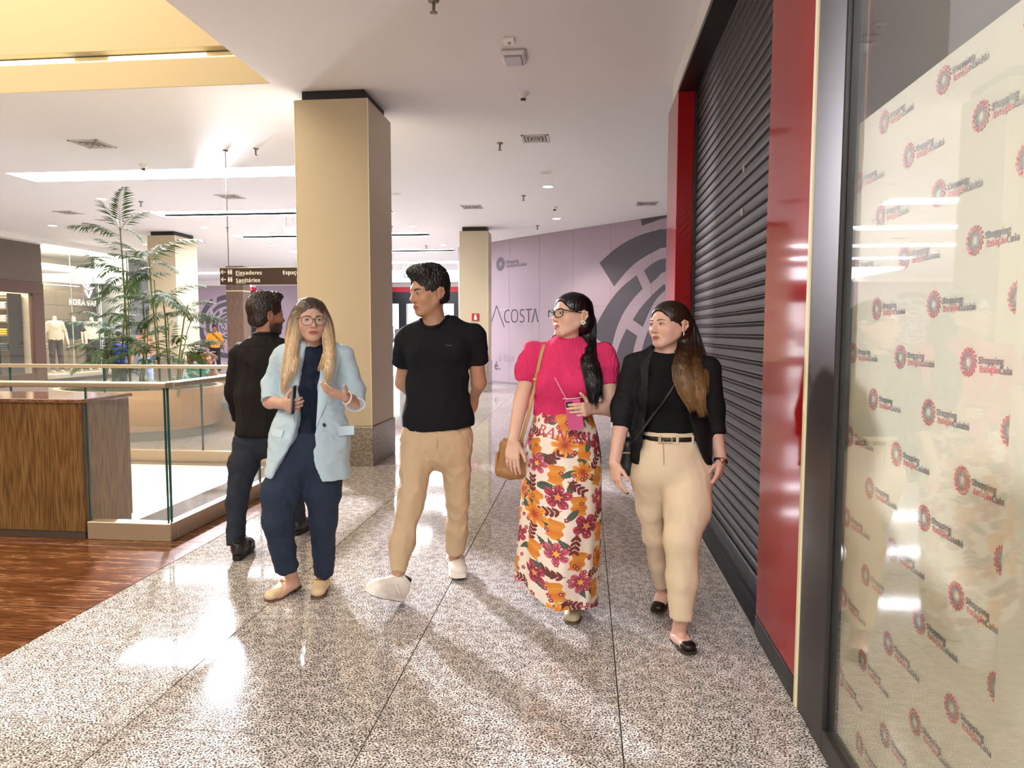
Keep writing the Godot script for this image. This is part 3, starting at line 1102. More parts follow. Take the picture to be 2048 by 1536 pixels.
func speaker(at: Vector3, label: String) -> void:
	var s := thing("ceiling_speaker", label, "speaker", at, 0, "round ceiling speakers")
	part("rim", lathe([Vector2(0.098, -0.012), Vector2(0.112, -0.012), Vector2(0.125, 0.0)], 22), M.paint_white, s)
	part("grille", lathe([Vector2(0.0, -0.011), Vector2(0.1, -0.011), Vector2(0.1, 0.0)], 22), mat(hexc("cfc9c8"), 0.8), s)

func exit_sign(at: Vector3, w: float, label: String, dark := false, drop := 0.2) -> void:
	var s := thing("exit_sign", label, "exit sign", at, 0, "green exit signs hung under the ceiling")
	var h := w * 0.52
	var green := glow(hexc("1f8f7c"), 0.25) if not dark else mat(hexc("1d4a3e"), 0.5)
	var white := mat(hexc("f0f4f0"), 0.5)
	part("plate", slab(Vector3(-w / 2, -h / 2, -0.01), Vector3(w / 2, h / 2, 0.01), 0.003), white if not dark else M.dark, s)
	part("face", slab(Vector3(-w * 0.46, -h * 0.42, 0.01), Vector3(w * 0.46, h * 0.42, 0.012)), green, s)
	# white panel with the running figure, and the arrow
	part("door_panel", slab(Vector3(-w * 0.4, -h * 0.38, 0.012), Vector3(-w * 0.12, h * 0.38, 0.0135)), white, s)
	var st := st_new()
	var fz := 0.015
	var k := h * 0.36
	var c := Vector2(-w * 0.26, 0)
	add_lathe(st, [Vector2(0, -0.001), Vector2(k * 0.18, -0.001), Vector2(k * 0.18, 0.001), Vector2(0, 0.001)], 10, Vector3(c.x + k * 0.1, k * 0.72, fz), Basis(Vector3.RIGHT, PI / 2))
	for l in [[[0.05, 0.5], [-0.05, -0.05]], [[-0.05, -0.05], [0.3, -0.35]], [[0.3, -0.35], [0.2, -0.8]], [[-0.05, -0.05], [-0.25, -0.45]], [[-0.25, -0.45], [-0.6, -0.5]], [[0.05, 0.45], [0.4, 0.25]], [[0.05, 0.45], [-0.35, 0.3]], [[-0.35, 0.3], [-0.4, 0.0]]]:
		add_tube(st, [Vector3(c.x + l[0][0] * k, l[0][1] * k, fz), Vector3(c.x + l[1][0] * k, l[1][1] * k, fz)], k * 0.11, 5)
	part("running_figure", st_end(st), green, s)
	var ar := PackedVector2Array([Vector2(0, 0.36), Vector2(0.3, 0.02), Vector2(0.12, 0.02), Vector2(0.12, -0.36), Vector2(-0.12, -0.36), Vector2(-0.12, 0.02), Vector2(-0.3, 0.02)])
	for i in ar.size(): ar[i] = ar[i] * h * 0.9 + Vector2(w * 0.18, 0)
	part("arrow", prism(ar, 0.012, 0.014), white, s)
	for x in [-w * 0.3, w * 0.3]:
		part("hanger", tube([Vector3(x, h / 2 - 0.01, 0), Vector3(x, h / 2 + drop, 0)], 0.004, 6), M.steel_dark, s)

func build_ceiling_things() -> void:
	const C := CEIL
	# emergency lamp and the little box beside it
	var el := thing("emergency_light", "square white emergency lamp on the ceiling, nearest fitting overhead", "emergency light", Vector3(-0.685, C, -6.57))
	part("housing", slab(Vector3(-0.115, -0.045, -0.15), Vector3(0.115, 0.0, 0.15), 0.02), mat(hexc("e2dde0"), 0.5), el)
	part("lens", slab(Vector3(-0.08, -0.062, -0.11), Vector3(0.08, -0.045, 0.11), 0.008), mat(hexc("b9b3c2"), 0.15), el)
	var sb := thing("sensor_box", "small white square sensor box just before the emergency lamp", "sensor", Vector3(-0.69, C, -6.22))
	part("cover", slab(Vector3(-0.05, -0.03, -0.05), Vector3(0.05, 0, 0.05), 0.008), M.paint_white, sb)
	part("lens", lathe([Vector2(0.0, -0.042), Vector2(0.012, -0.04), Vector2(0.016, -0.028)], 10), mat(hexc("a8a2a0"), 0.4), sb)
	detector(Vector3(-0.69, C, -7.59), "white smoke detector on the ceiling, between emergency lamp and vent")
	detector(Vector3(-0.66, C, -14.32), "smaller white smoke detector above the purple hoarding")
	detector(Vector3(-6.75, C, -10.17), "smoke detector just in front of the nearest light strip")
	sprinkler(Vector3(-1.19, C, -5.45), "sprinkler cut off by the top edge of the picture")
	sprinkler(Vector3(-1.18, C, -9.51), "sprinkler beside the rectangular vent near the centre of the ceiling")
	sprinkler(Vector3(-1.184, C, -13.13), "sprinkler left of the nearer lit downlight over the corridor")
	sprinkler(Vector3(-1.18, C, -16.8), "sprinkler high over the purple hoarding, above the woman in pink")
	sprinkler(Vector3(-4.6, C, -9.45), "sprinkler left of the cream pillar, above the nearest light strip")
	sprinkler(Vector3(-8.71, C, -13.0), "sprinkler between the first and second light strips on the left")
	sprinkler(Vector3(-8.75, C, -16.39), "sprinkler above the left end of the hanging sign")
	sprinkler(Vector3(-4.7, C, -20.3), "sprinkler seen right of the cream pillar, over the man's head")
	sprinkler(Vector3(-12.3, C, -16.2), "sprinkler left of the palm tops, near the shop fronts")
	sprinkler(Vector3(-4.7, C, -16.6), "sprinkler beside the right edge of the cream pillar")
	downlight(Vector3(-0.685, C, -12.38), "nearer lit downlight over the corridor, below the round speaker", 1.6)
	downlight(Vector3(-0.68, C, -15.82), "farther lit downlight right before the purple hoarding", 3.0)
	downlight(Vector3(-9.3, C, -12.68), "lit downlight left of the first light strip's far edge", 1.6)
	downlight(Vector3(-9.33, C, -16.33), "lit downlight just left of the green exit sign", 1.6)
	downlight(Vector3(-9.29, C, -19.88), "lit downlight under the third strip, above the hanging sign", 1.6)
	downlight(Vector3(-12.8, C, -15.68), "lit downlight at far left, over the shop front", 2.0)
	downlight(Vector3(-4.17, C, -16.59), "lit downlight right of the cream pillar, between two strips", 1.6)
	downlight(Vector3(-4.18, C, -20.24), "lit downlight left of the fire sign pillar's top", 1.6)
	downlight(Vector3(-12.8, C, -19.3), "lit downlight between palms and pillar at left", 1.6)
	downlight(Vector3(-9.3, C, -23.6), "small lit downlight just above the hanging sign", 0.0)
	vent(Vector3(-0.686, C, -9.34), Vector2(0.36, 0.36), "rectangular white vent in the centre of the corridor ceiling")
	vent(Vector3(-2.335, C, -14.2), Vector2(0.42, 0.42), "vent above the man's head, left of the small detector")
	vent(Vector3(1.18, C, -14.17), Vector2(0.42, 0.42), "vent at right, above the purple hoarding by the red pilaster")
	vent(Vector3(-6.7, C, -9.0), Vector2(0.42, 0.42), "large vent at left, between warm well and first light strip")
	vent(Vector3(-6.7, C, -12.69), Vector2(0.42, 0.42), "vent between first and second light strips")
	vent(Vector3(-11.06, C, -14.03), Vector2(0.42, 0.42), "vent at far left, nearest the taupe shop front")
	vent(Vector3(-11.0, C, -15.03), Vector2(0.3, 0.2), "thin vent left of the palm top")
	vent(Vector3(-11.0, C, -17.6), Vector2(0.42, 0.42), "vent left of the palm, before the pale shop front")
	vent(Vector3(-6.7, C, -19.9), Vector2(0.5, 0.3), "faint vent behind the left rod of the hanging sign")
	speaker(Vector3(-0.657, C, -11.27), "round white ceiling speaker above the lit downlight in the corridor")
	speaker(Vector3(-3.5, C, -12.72), "round white ceiling speaker right of the cream pillar top")
	exit_sign(Vector3(-6.6, 3.72, -15.1), 0.27, "green running man exit sign left of the cream pillar", false, 0.22)
	exit_sign(Vector3(-6.75, 3.55, -25.6), 0.32, "dark small exit sign over the man's head, far back", true, 0.37)
	exit_sign(Vector3(-6.9, 3.2, -34.0), 0.36, "tiny dark exit sign by the red shop band", true, 0.7)
	# the brown sign with white words
	var sg := thing("hanging_sign", "brown hanging direction sign with white Portuguese words and arrows", "sign", Vector3(-4.35, 2.24, -9.5))
	part("panel", slab(Vector3(-0.84, -0.12, -0.03), Vector3(0.9, 0.115, 0.03), 0.004), mat(hexc("3d2c26"), 0.5), sg)
	part("edge_trim", slab(Vector3(-0.845, 0.112, -0.034), Vector3(0.905, 0.122, 0.034), 0.003), M.steel, sg)
	for x in [-0.72, 0.63]:
		part("rod", tube([Vector3(x, 0.11, 0), Vector3(x, CEIL - 2.24 + 0.01, 0)], 0.006, 6), M.steel_dark, sg)
		part("rod_plate", lathe([Vector2(0, -0.02), Vector2(0.035, -0.02), Vector2(0.035, 0.0), Vector2(0, 0)], 12), M.steel_dark, sg, Vector3(x, CEIL - 2.24, 0))
	var ink := mat(hexc("f4efe8"), 0.5)
	var rows := [["Elevadores", "elevators", 0.045, -1], ["Sanitários", "restrooms", -0.06, -1], ["Espaço Família", "family restroom", 0.045, 1], ["Fraldário", "diaper changing room", -0.06, 1]]
	for r in rows:
		var st := st_new()
		if r[3] < 0:
			add_words(st, r[0], 0.075, Vector2(-0.6, r[2]), 0, true)
			add_words(st, r[1], 0.032, Vector2(-0.6, r[2] - 0.035), 0, false)
		else:
			var st3 := st_new()
			var wd := add_words(st3, r[0], 0.075, Vector2(0, 0), 0)
			add_words(st, r[0], 0.075, Vector2(0.62 - wd, r[2]), 0, true)
			st3 = st_new()
			wd = add_words(st3, r[1], 0.032, Vector2(0, 0), 0, false)
			add_words(st, r[1], 0.032, Vector2(0.62 - wd, r[2] - 0.035), 0, false)
		part("lettering", st.commit(), ink, sg, Vector3(0, 0, 0.0312))
		var ax: float = -0.785 if r[3] < 0 else 0.81
		var ar := st_new()
		for l in [[[-0.035, 0], [0.035, 0]], [[-0.035, 0], [-0.005, 0.028]], [[-0.035, 0], [-0.005, -0.028]]]:
			var a := Vector2(l[0][0], l[0][1])
			var b := Vector2(l[1][0], l[1][1])
			var nn := (b - a).normalized().orthogonal() * 0.006
			add_prism(ar, PackedVector2Array([a + nn, b + nn, b - nn, a - nn]), 0, 0.0015, Transform3D(Basis.IDENTITY, Vector3(ax, r[2] + 0.015, 0)))
		part("arrow", st_end(ar), ink, sg, Vector3(0, 0, 0.03))
		# small pictogram plate with figures
		var pxx: float = -0.685 if r[3] < 0 else 0.705
		part("pictogram_plate", slab(Vector3(-0.042, -0.038, 0), Vector3(0.042, 0.046, 0.001)), mat(hexc("7a5748") if r[3] > 0 else hexc("6a5a52"), 0.5), sg, Vector3(pxx, r[2] + 0.012, 0.03))
		var fg := st_new()
		var who := [-0.02, 0.016] if r[0] != "Fraldário" else [0.0]
		for x in who:
			add_lathe(fg, [Vector2(0, 0), Vector2(0.008, 0), Vector2(0.008, 0.0015), Vector2(0, 0.0015)], 10, Vector3(x, 0.03, 0), Basis(Vector3.RIGHT, PI / 2))
			add_prism(fg, PackedVector2Array([Vector2(x - 0.012, 0.02), Vector2(x + 0.012, 0.02), Vector2(x + 0.014, -0.008), Vector2(x + 0.006, -0.032), Vector2(x - 0.006, -0.032), Vector2(x - 0.014, -0.008)]), 0, 0.0015)
		part("pictogram", st_end(fg), ink, sg, Vector3(pxx, r[2] + 0.012, 0.0312))

# ---------- purple hoardings with the big printed wreath ----------
func ink_poly(root: Node3D, outer: Array, inner: Array) -> void:
	var p := PackedVector2Array()
	for l in [outer, inner]:
		var c := Curve2D.new()
		for i in l.size():
			var a: Array = l[maxi(i - 1, 0)]
			var b: Array = l[mini(i + 1, l.size() - 1)]
			var t := Vector2(b[0] - a[0], b[1] - a[1]) / 6.0
			c.add_point(Vector2(l[i][0], l[i][1]), -t, t)
		for k in 13: p.append(c.sample_baked(c.get_baked_length() * k / 12.0, true))
	part("printed_shape", prism(p, 0.0, 0.0015), M.purple_ink, root, Vector3(0, 0, 0.002))

func mural(root: Node3D, c: Vector2, R: float) -> void:
	# rings of broken arcs, thinner towards the middle, each ring turned against the last
	var r := R
	var w := R * 0.17
	for k in 7:
		var n := 6 if k < 2 else 5
		for i in n:
			var a0 := TAU * i / n + k * 0.42
			var s := 0.97 - 0.02 * k
			var p := PackedVector2Array()
			for j in 9:
				var a := a0 + TAU / n * s * 0.88 * j / 8.0
				p.append(c + Vector2.from_angle(a) * (r - w * 0.25 * j / 8.0))
			for j in 9:
				var a := a0 + TAU / n * s * 0.88 * (8 - j) / 8.0 + 0.1
				p.append(c + Vector2.from_angle(a) * (r - w - w * 0.1 * (8 - j) / 8.0))
			part("printed_shape", prism(p, 0.0, 0.002), M.purple_ink, root, Vector3(0, 0, 0.003))
		r -= w * 1.42
		w *= 0.78

func build_background() -> void:
	var h := thing("hoarding", "purple shop hoarding with dark wreath shapes, behind the women on the right", "hoarding", Vector3(-2.485, 0, -19.504), deg_to_rad(-43.05))
	var us := [-1.85, -0.72, 0.5, 1.72, 2.94, 4.16, 5.38, 6.6, 7.6]
	for i in us.size() - 1:
		part("panel", slab(Vector3(us[i] + 0.002, 0.06, -0.05), Vector3(us[i + 1] - 0.002, 2.078, 0.0), 0.002), M.purple, h)
		part("panel", slab(Vector3(us[i] + 0.002, 2.082, -0.05), Vector3(us[i + 1] - 0.002, 3.995, 0.0), 0.002), M.purple, h)
	part("skirting", slab(Vector3(-1.85, 0, -0.05), Vector3(7.6, 0.06, -0.01)), mat(hexc("8a7f8a"), 0.5), h)
	ink_poly(h, [[3.82, 3.11], [4.33, 3.41], [4.88, 3.61], [5.4, 3.69], [5.73, 3.7], [6.6, 3.55]], [[6.4, 3.2], [5.74, 3.31], [5.41, 3.23], [5.06, 3.1], [4.71, 2.9], [4.29, 2.53]])
	ink_poly(h, [[4.95, 2.75], [4.53, 2.51], [4.16, 2.18], [3.82, 1.75], [3.62, 1.39]], [[4.22, 1.03], [4.33, 1.42], [4.54, 1.85], [4.83, 2.19], [5.13, 2.44]])
	ink_poly(h, [[5.16, 2.84], [5.41, 2.99], [5.73, 3.07], [6.3, 3.02]], [[6.2, 2.74], [5.72, 2.78], [5.52, 2.65], [5.35, 2.54]])
	ink_poly(h, [[5.71, 2.51], [5.43, 2.31], [5.08, 2.01], [4.86, 1.74]], [[5.15, 1.58], [5.43, 2.09], [5.71, 2.35], [5.95, 2.45]])
	ink_poly(h, [[4.68, 1.54], [4.48, 1.19], [4.32, 0.72], [4.28, 0.3]], [[4.85, 0.3], [4.87, 0.94], [4.99, 1.38]])
	ink_poly(h, [[5.05, 3.99], [5.4, 3.995], [6.4, 3.99]], [[6.4, 3.93], [5.72, 3.94], [5.08, 3.84]])
	ink_poly(h, [[5.3, 1.5], [5.15, 1.1], [5.1, 0.6]], [[5.5, 0.6], [5.5, 1.05], [5.6, 1.4]])
	var em := part("printed_emblem", emblem(mat(hexc("453f49"), 0.55)), null, h, Vector3(0.135, 3.35, 0.004))
	em.scale = Vector3.ONE * 0.4
	var ink := mat(hexc("3f3a44"), 0.55)
	var pale := mat(hexc("857a88"), 0.55)
	var st := st_new()
	add_words(st, "COSTΛ", 0.49, Vector2(0.29, 1.885), 0, false)
	for q in [[Vector2(-0.34, 1.59), Vector2(-0.04, 2.2)], [Vector2(-0.04, 2.2), Vector2(0.3, 1.59)]]:
		var nn: Vector2 = (q[1] - q[0]).normalized().orthogonal() * 0.018
		part("logo_stroke", prism(PackedVector2Array([q[0] + nn, q[1] + nn, q[1] - nn, q[0] - nn]), 0.003, 0.004), ink, h)
	part("lettering", st.commit(), ink, h, Vector3(0, 0, 0.004))
	st = st_new()
	add_words(st, "PRESENTES", 0.15, Vector2(0.75, 1.66), 0, false)
	part("lettering", st.commit(), mat(hexc("a294a2"), 0.55), h, Vector3(0, 0, 0.004))
	st = st_new()
	add_words(st, "a loja", 0.29, Vector2(0.05, 0.74), 0, false)
	part("lettering", st.commit(), pale, h, Vector3(0, 0, 0.004))
	st = st_new()
	add_words(st, "é.", 0.3, Vector2(-0.12, 0.5), 0, true)
	part("lettering", st.commit(), ink, h, Vector3(0, 0, 0.004))
	# fire extinguisher sign on the pillar
	var fs := thing("fire_sign", "small red fire extinguisher sign on the pillar beside the man in black", "sign", Vector3(-2.68, 1.82, -16.79))
	part("plate", slab(Vector3(-0.09, -0.09, 0), Vector3(0.09, 0.09, 0.006), 0.002), mat(hexc("b01f26"), 0.4), fs)
	st = st_new()
	add_prism(st, PackedVector2Array([Vector2(-0.03, -0.065), Vector2(0.03, -0.065), Vector2(0.03, 0.01), Vector2(0.015, 0.03), Vector2(0.015, 0.045), Vector2(-0.015, 0.045), Vector2(-0.015, 0.03), Vector2(-0.03, 0.01)]), 0, 0.001)
	add_prism(st, PackedVector2Array([Vector2(-0.025, 0.05), Vector2(0.03, 0.05), Vector2(0.03, 0.062), Vector2(-0.025, 0.062)]), 0, 0.001)
	part("pictogram", st_end(st), M.paint_white, fs, Vector3(0, 0, 0.006))
	# far wall: second hoarding, wooden pier, dark portal
	h = thing("hoarding", "far purple hoarding with round wreath murals, behind the hanging sign", "hoarding", Vector3(-20.0, 0, -33.0))
	for i in 8:
		part("panel", slab(Vector3(i * 1.22 + 0.003, 0, -0.05), Vector3(i * 1.22 + 1.217, 3.74, 0)), M.purple, h)
	mural(h, Vector2(2.3, 1.72), 1.62)
	mural(h, Vector2(7.1, 1.72), 1.62)
	em = part("printed_emblem", emblem(ink), null, h, Vector3(4.0, 3.42, 0.004))
	em.scale = Vector3.ONE * 0.3
	struct("wall_header", slab(Vector3(-20, 3.74, -33.2), Vector3(-10.3, 4.0, -32.95)), M.paint_white)
	var pier := thing("wood_pier", "wood clad pier under the hanging sign, with a thin pale band", "pier", Vector3(-13.6, 0, -26.2))
	part("cladding", slab(Vector3(-0.36, 0, -0.3), Vector3(0.33, 4.0, 0.3), 0.01), M.wood, pier)
	part("band", slab(Vector3(-0.365, 3.02, -0.305), Vector3(0.335, 3.07, 0.305), 0.004), M.cream, pier)
	var po := thing("shop_portal", "narrow black shop portal with red top band beside the wood pier", "shop front", Vector3(-15.07, 0, -30))
	part("post", slab(Vector3(-0.2, 0, -0.2), Vector3(0.22, 3.28, 0.2), 0.01), mat(hexc("1d2124"), 0.35), po)
	part("red_band", slab(Vector3(-0.21, 3.28, -0.21), Vector3(0.23, 3.46, 0.21), 0.01), mat(hexc("d0203a"), 0.4), po)
	part("head", slab(Vector3(-0.2, 3.46, -0.2), Vector3(0.22, 4.0, 0.2)), M.paint_white, po)
	part("edge_trim", slab(Vector3(-0.23, 0, 0.15), Vector3(-0.2, 3.28, 0.21)), M.paint_white, po)
	# far shop with red band and lit windows
	var sf := thing("lit_shop", "far black shop with bright red band and lit windows, behind the man in black", "shop", Vector3(-8.5, 0, -36))
	var blk := mat(hexc("23272b"), 0.3)
	part("fascia", slab(Vector3(-2.6, 2.95, -0.2), Vector3(5.0, 3.56, 0.0)), blk, sf)
	part("red_band", slab(Vector3(-2.6, 3.56, -0.2), Vector3(5.0, 3.82, 0.03), 0.01), mat(hexc("d81f38"), 0.35), sf)
	for x in [[-2.6, -2.1], [-1.35, -0.93], [0.6, 1.03], [1.6, 2.1], [3.2, 3.6], [4.6, 5.0]]:
		part("post", slab(Vector3(x[0], 0, -0.2), Vector3(x[1], 2.95, 0.0)), blk, sf)
	part("plinth", slab(Vector3(-2.6, 0, -0.2), Vector3(5.0, 0.25, 0.0)), mat(hexc("b9a59a"), 0.4), sf)
	for x in [[-2.1, -1.35], [-0.93, 0.6], [1.03, 1.6], [2.1, 3.2], [3.6, 4.6]]:
		part("window_pane", slab(Vector3(x[0], 0.25, -0.11), Vector3(x[1], 2.95, -0.1)), M.pane, sf)
		part("glowing_window_back", slab(Vector3(x[0] - 0.1, 0.25, -0.8), Vector3(x[1] + 0.1, 3.0, -0.78)), glow(hexc("eef6f8"), 1.6), sf)  # back wall glows in place of a lamp-lit shop interior
	var gr := RandomNumberGenerator.new()
	gr.seed = 3
	var order := ["first", "second", "third", "fourth", "fifth", "sixth", "seventh", "eighth", "ninth"]
	var gx := [-1.9, -1.55, -0.6, -0.15, 0.3, 1.2, 1.45, 2.5, 2.9]
	for gi in 9:
		var x: float = gx[gi]
		var g := thing("garment", "%s garment from the left hanging in the far lit shop windows" % order[gi], "garment", Vector3(-8.5 + x, 1.5, -36.4), 0, "garments in the far shop window")
		var y := gr.randf_range(-0.1, 0.5)
		part("cloth", prism(PackedVector2Array([Vector2(-0.16, y - 0.8), Vector2(0.16, y - 0.8), Vector2(0.13, y), Vector2(0.2, y - 0.1), Vector2(0.1, y + 0.1), Vector2(-0.1, y + 0.1), Vector2(-0.2, y - 0.1), Vector2(-0.13, y)]), -0.03, 0.03), mat([hexc("c9d3da"), hexc("8f8a86"), hexc("d9d2c4"), hexc("5d6a72")][gr.randi() % 4], 0.8), g)
	struct("wall_bulkhead", slab(Vector3(-11.2, 3.82, -36.2), Vector3(-3.4, 4.0, -36.0)), M.paint_white)
	var bs := part("bulkhead_light", slab(Vector3(-10.5, 3.93, -34.0), Vector3(-3.8, 3.98, -28.5)), glow(hexc("f6f4ff"), 2.2))
	tag(bs, "broad white luminous ceiling panel far back, above the red shop band", "light")
	area_light("bulkhead_lamp", Vector3(-7.1, 3.9, -31.2), Vector2(6.5, 5.2), hexc("f2f0ff"), 1.6, Vector3(0, -1, 0))
	var ls := thing("light_strip", "lit white strip far left of the hanging sign, over the purple mural", "light", Vector3(-17.0, CEIL, -28.6))
	part("housing", slab(Vector3(-2.8, -0.02, -0.4), Vector3(2.8, 0.0, 0.4)), M.paint_white, ls)
	part("diffuser", slab(Vector3(-2.7, -0.035, -0.36), Vector3(2.7, -0.02, 0.36)), glow(hexc("f6f4fa"), 4.0), ls)
	area_light("strip_lamp", Vector3(-17.0, 3.94, -28.6), Vector2(5.2, 0.7), hexc("f6f2fa"), 14.0, Vector3(0, -1, 0))
	build_left_shops()
	build_far_people()

# ---------- shops on the left ----------
func build_left_shops() -> void:
	const X := -15.1
	var st := st_new()
	add_box(st, Vector3(X - 0.15, 3.4, -14.0), Vector3(0.3, 1.2, 8.06))
	var t := struct("wall_left_front", st_end(st), M.taupe)
	struct("trim_9", slab(Vector3(X - 0.05, 3.86, -24.0), Vector3(X + 0.35, 4.0, 4.9)), M.paint_white)
	struct("wall_left_near", slab(Vector3(X - 0.3, 0, -10.0), Vector3(X, 4.0, 5.0)), M.taupe)
	# brown framed window of the clothes shop
	var w := thing("shop_window", "brown framed window of the clothes shop at far left", "window", Vector3(X, 0, -16.0))
	var br := mat(hexc("5d4438"), 0.5)
	part("frame_head", slab(Vector3(-0.12, 2.49, -2.03), Vector3(0.03, 2.8, 6.0), 0.01), br, w)
	part("frame_jamb", slab(Vector3(-0.12, 0, -2.03), Vector3(0.03, 2.49, -1.64), 0.01), br, w)
	part("frame_sill", slab(Vector3(-0.12, 0, -1.64), Vector3(0.03, 0.31, 6.0), 0.01), br, w)
	part("pane", slab(Vector3(-0.05, 0.31, -1.64), Vector3(-0.04, 2.49, 6.0)), M.pane, w)
	# interior shell shared by both shops
	st = st_new()
	add_box(st, Vector3(-18.6, 2.0, -17.0), Vector3(0.2, 4.0, 14.0))
	add_box(st, Vector3(-17.0, 2.0, -24.1), Vector3(3.4, 4.0, 0.2))
	add_box(st, Vector3(-17.0, 2.0, -10.0), Vector3(3.4, 4.0, 0.2))
	add_box(st, Vector3(-17.1, 2.0, -18.05), Vector3(3.2, 4.0, 0.12))
	struct("wall_shop_inside", st_end(st), mat(hexc("e6dcc6"), 0.7))
	area_light("unseen_shop_lamp", Vector3(-16.3, 3.9, -15.4), Vector2(1.8, 4.0), hexc("fff0d8"), 5.0, Vector3(0, -1, 0))  # unseen lamp, placed to brighten the clothes shop window
	var sl := part("unseen_shop_light", slab(Vector3(-17.9, 3.93, -17.2), Vector3(-15.5, 3.97, -12.8)), glow(hexc("fff0d8"), 3.0))
	tag(sl, "unseen glowing ceiling panel lighting the clothes shop at far left", "light")
	area_light("unseen_shop_lamp", Vector3(-15.75, 3.9, -20.0), Vector2(0.9, 3.4), hexc("fff3dc"), 13.0, Vector3(0, -1, 0))  # unseen lamp near the glass, placed to light the mannequins
	sl = part("unseen_shop_light", slab(Vector3(-16.2, 3.93, -21.7), Vector3(-15.3, 3.97, -18.3)), glow(hexc("fff3dc"), 3.0))
	tag(sl, "unseen glowing ceiling panel lighting the mannequin shop", "light")
	# shelf of folded clothes
	var sh := thing("shelf_unit", "shelf unit with folded clothes inside the shop at far left", "shelf", Vector3(-17.1, 0, -17.5), 0)
	for y in [0.5, 0.95, 1.35, 1.72, 2.08, 2.45]:
		part("board", slab(Vector3(-0.02, y - 0.02, -0.45), Vector3(1.4, y, 0.0), 0.003), mat(hexc("a58a68"), 0.5), sh)
	for x in [-0.02, 0.68, 1.38]:
		part("upright", slab(Vector3(x, 0, -0.45), Vector3(x + 0.03, 2.5, 0.02), 0.003), mat(hexc("3c332c"), 0.5), sh)
	var cols := ["d8d4c8", "c8cfd2", "e6e2da", "3f4a58", "c22a34", "e8e4da", "e0d6b8", "e08c2a", "d9b23a", "b0343a", "d8d8d4", "44505a"]
	var what := ["cream", "pale grey", "white", "navy", "red", "ivory", "sand", "orange", "yellow", "crimson", "off-white", "slate"]
	var k := 0
	for y in [2.08, 1.72, 1.35, 0.95]:
		for i in 3:
			var g := thing("folded_garment", "%s folded clothes on the shop shelf at far left" % what[k], "garment", Vector3(-16.85 + i * 0.46, y, -17.62), 0, "folded clothes on the shelf")
			for j in 3:
				part("fold", slab(Vector3(-0.16, 0.062 * j + 0.002, -0.13), Vector3(0.16, 0.062 * j + 0.06, 0.14), 0.02), mat(hexc(cols[k]).lightened(0.05 * j), 0.9), g)
			k += 1
	var tb := thing("display_table", "low wooden display table behind the far left shop window", "table", Vector3(-15.72, 0, -15.6))
	part("top", slab(Vector3(-0.5, 0.74, -0.5), Vector3(0.5, 0.79, 1.2), 0.006), mat(hexc("b08a5a"), 0.5), tb)
	for x in [-0.45, 0.42]:
		for z in [-0.45, 1.12]:
			part("leg", slab(Vector3(x, 0, z), Vector3(x + 0.03, 0.74, z + 0.03)), M.dark, tb)
	var bx := thing("display_case", "dark flat display case on the shop table at far left", "case", Vector3(-15.7, 0.79, -15.4))
	part("tray", slab(Vector3(-0.3, 0, -0.35), Vector3(0.3, 0.13, 0.35), 0.02), mat(hexc("343434"), 0.5), bx)
	part("lid", slab(Vector3(-0.31, 0.13, -0.36), Vector3(0.31, 0.16, 0.36), 0.01), mat(hexc("424240"), 0.4), bx)
	# mannequin shop: panes, dark column, tiled panel with letters
	w = thing("shop_window", "tall frameless shop window before the four mannequins", "window", Vector3(X, 0, -18.06))
	for z in [[0.0, -1.06], [-1.07, -2.22], [-2.23, -3.2]]:
		part("pane", slab(Vector3(-0.012, 0.1, z[1]), Vector3(0, 3.9, z[0])), M.pane, w)
	for z in [-1.065, -2.225]:
		part("pane_edge", slab(Vector3(-0.014, 0.1, z - 0.008), Vector3(0.002, 3.9, z + 0.008)), mat(hexc("c8d4cc"), 0.2), w)
	part("base", slab(Vector3(-0.1, 0, -3.2), Vector3(0.02, 0.1, 0.0)), M.steel_dark, w)
	struct("wall_column", slab(Vector3(-17.2, 0, -23.9), Vector3(-16.75, 4.0, -22.77)), mat(hexc("3d4240"), 0.6))
	struct("wall_pier", slab(Vector3(-16.3, 0, -24.0), Vector3(X, 4.0, -21.75)), mat(hexc("8d908e"), 0.5))
	var pn := thing("tiled_panel", "beige tiled display panel with white letters behind the mannequins", "panel", Vector3(-16.8, 0, -21.0))
	for r in 6:
		for c in 6:
			part("tile", slab(Vector3(0, 0.005 + r * 0.46, 1.55 - 0.55 * c - 0.545), Vector3(0.03, 0.46 * (r + 1) - 0.005, 1.55 - 0.55 * c), 0.003), mat(hexc("b5a58d"), 0.5), pn)
	part("backing", slab(Vector3(-0.05, 0, -1.75), Vector3(0, 2.76, 1.55)), M.dark, pn)
	st = st_new()
	add_words(st, "KORA VANU", 0.28, Vector2(0, 0), 0, true)
	part("lettering", st.commit(), glow(hexc("fff8ee"), 0.5), pn, Vector3(0.05, 2.42, -0.1), Vector3(0, PI / 2, 0))
	var ng := thing("neon_emblem", "pale purple angular neon emblem over the white shop letters", "neon sign", Vector3(-16.68, 2.95, -21.9))
	var nm := glow(hexc("cdb4f4"), 0.9)
	for q in [[[0.0, 0.18], [0.1, 0.08], [0.0, -0.02], [-0.1, 0.08]], [[-0.32, 0.12], [-0.05, -0.02], [0.0, -0.1], [-0.12, -0.06]], [[0.32, 0.02], [0.08, -0.02], [0.0, -0.1], [0.2, -0.06]], [[-0.2, -0.1], [-0.12, -0.1], [0.0, -0.3], [-0.02, -0.38]], [[0.2, -0.1], [0.12, -0.1], [0.0, -0.3], [0.02, -0.38]]]:
		var pl := PackedVector2Array()
		for e in q: pl.append(Vector2(e[0], e[1]))
		part("neon_bar", prism(pl, 0, 0.02), nm, ng, Vector3.ZERO, Vector3(0, PI / 2, 0))
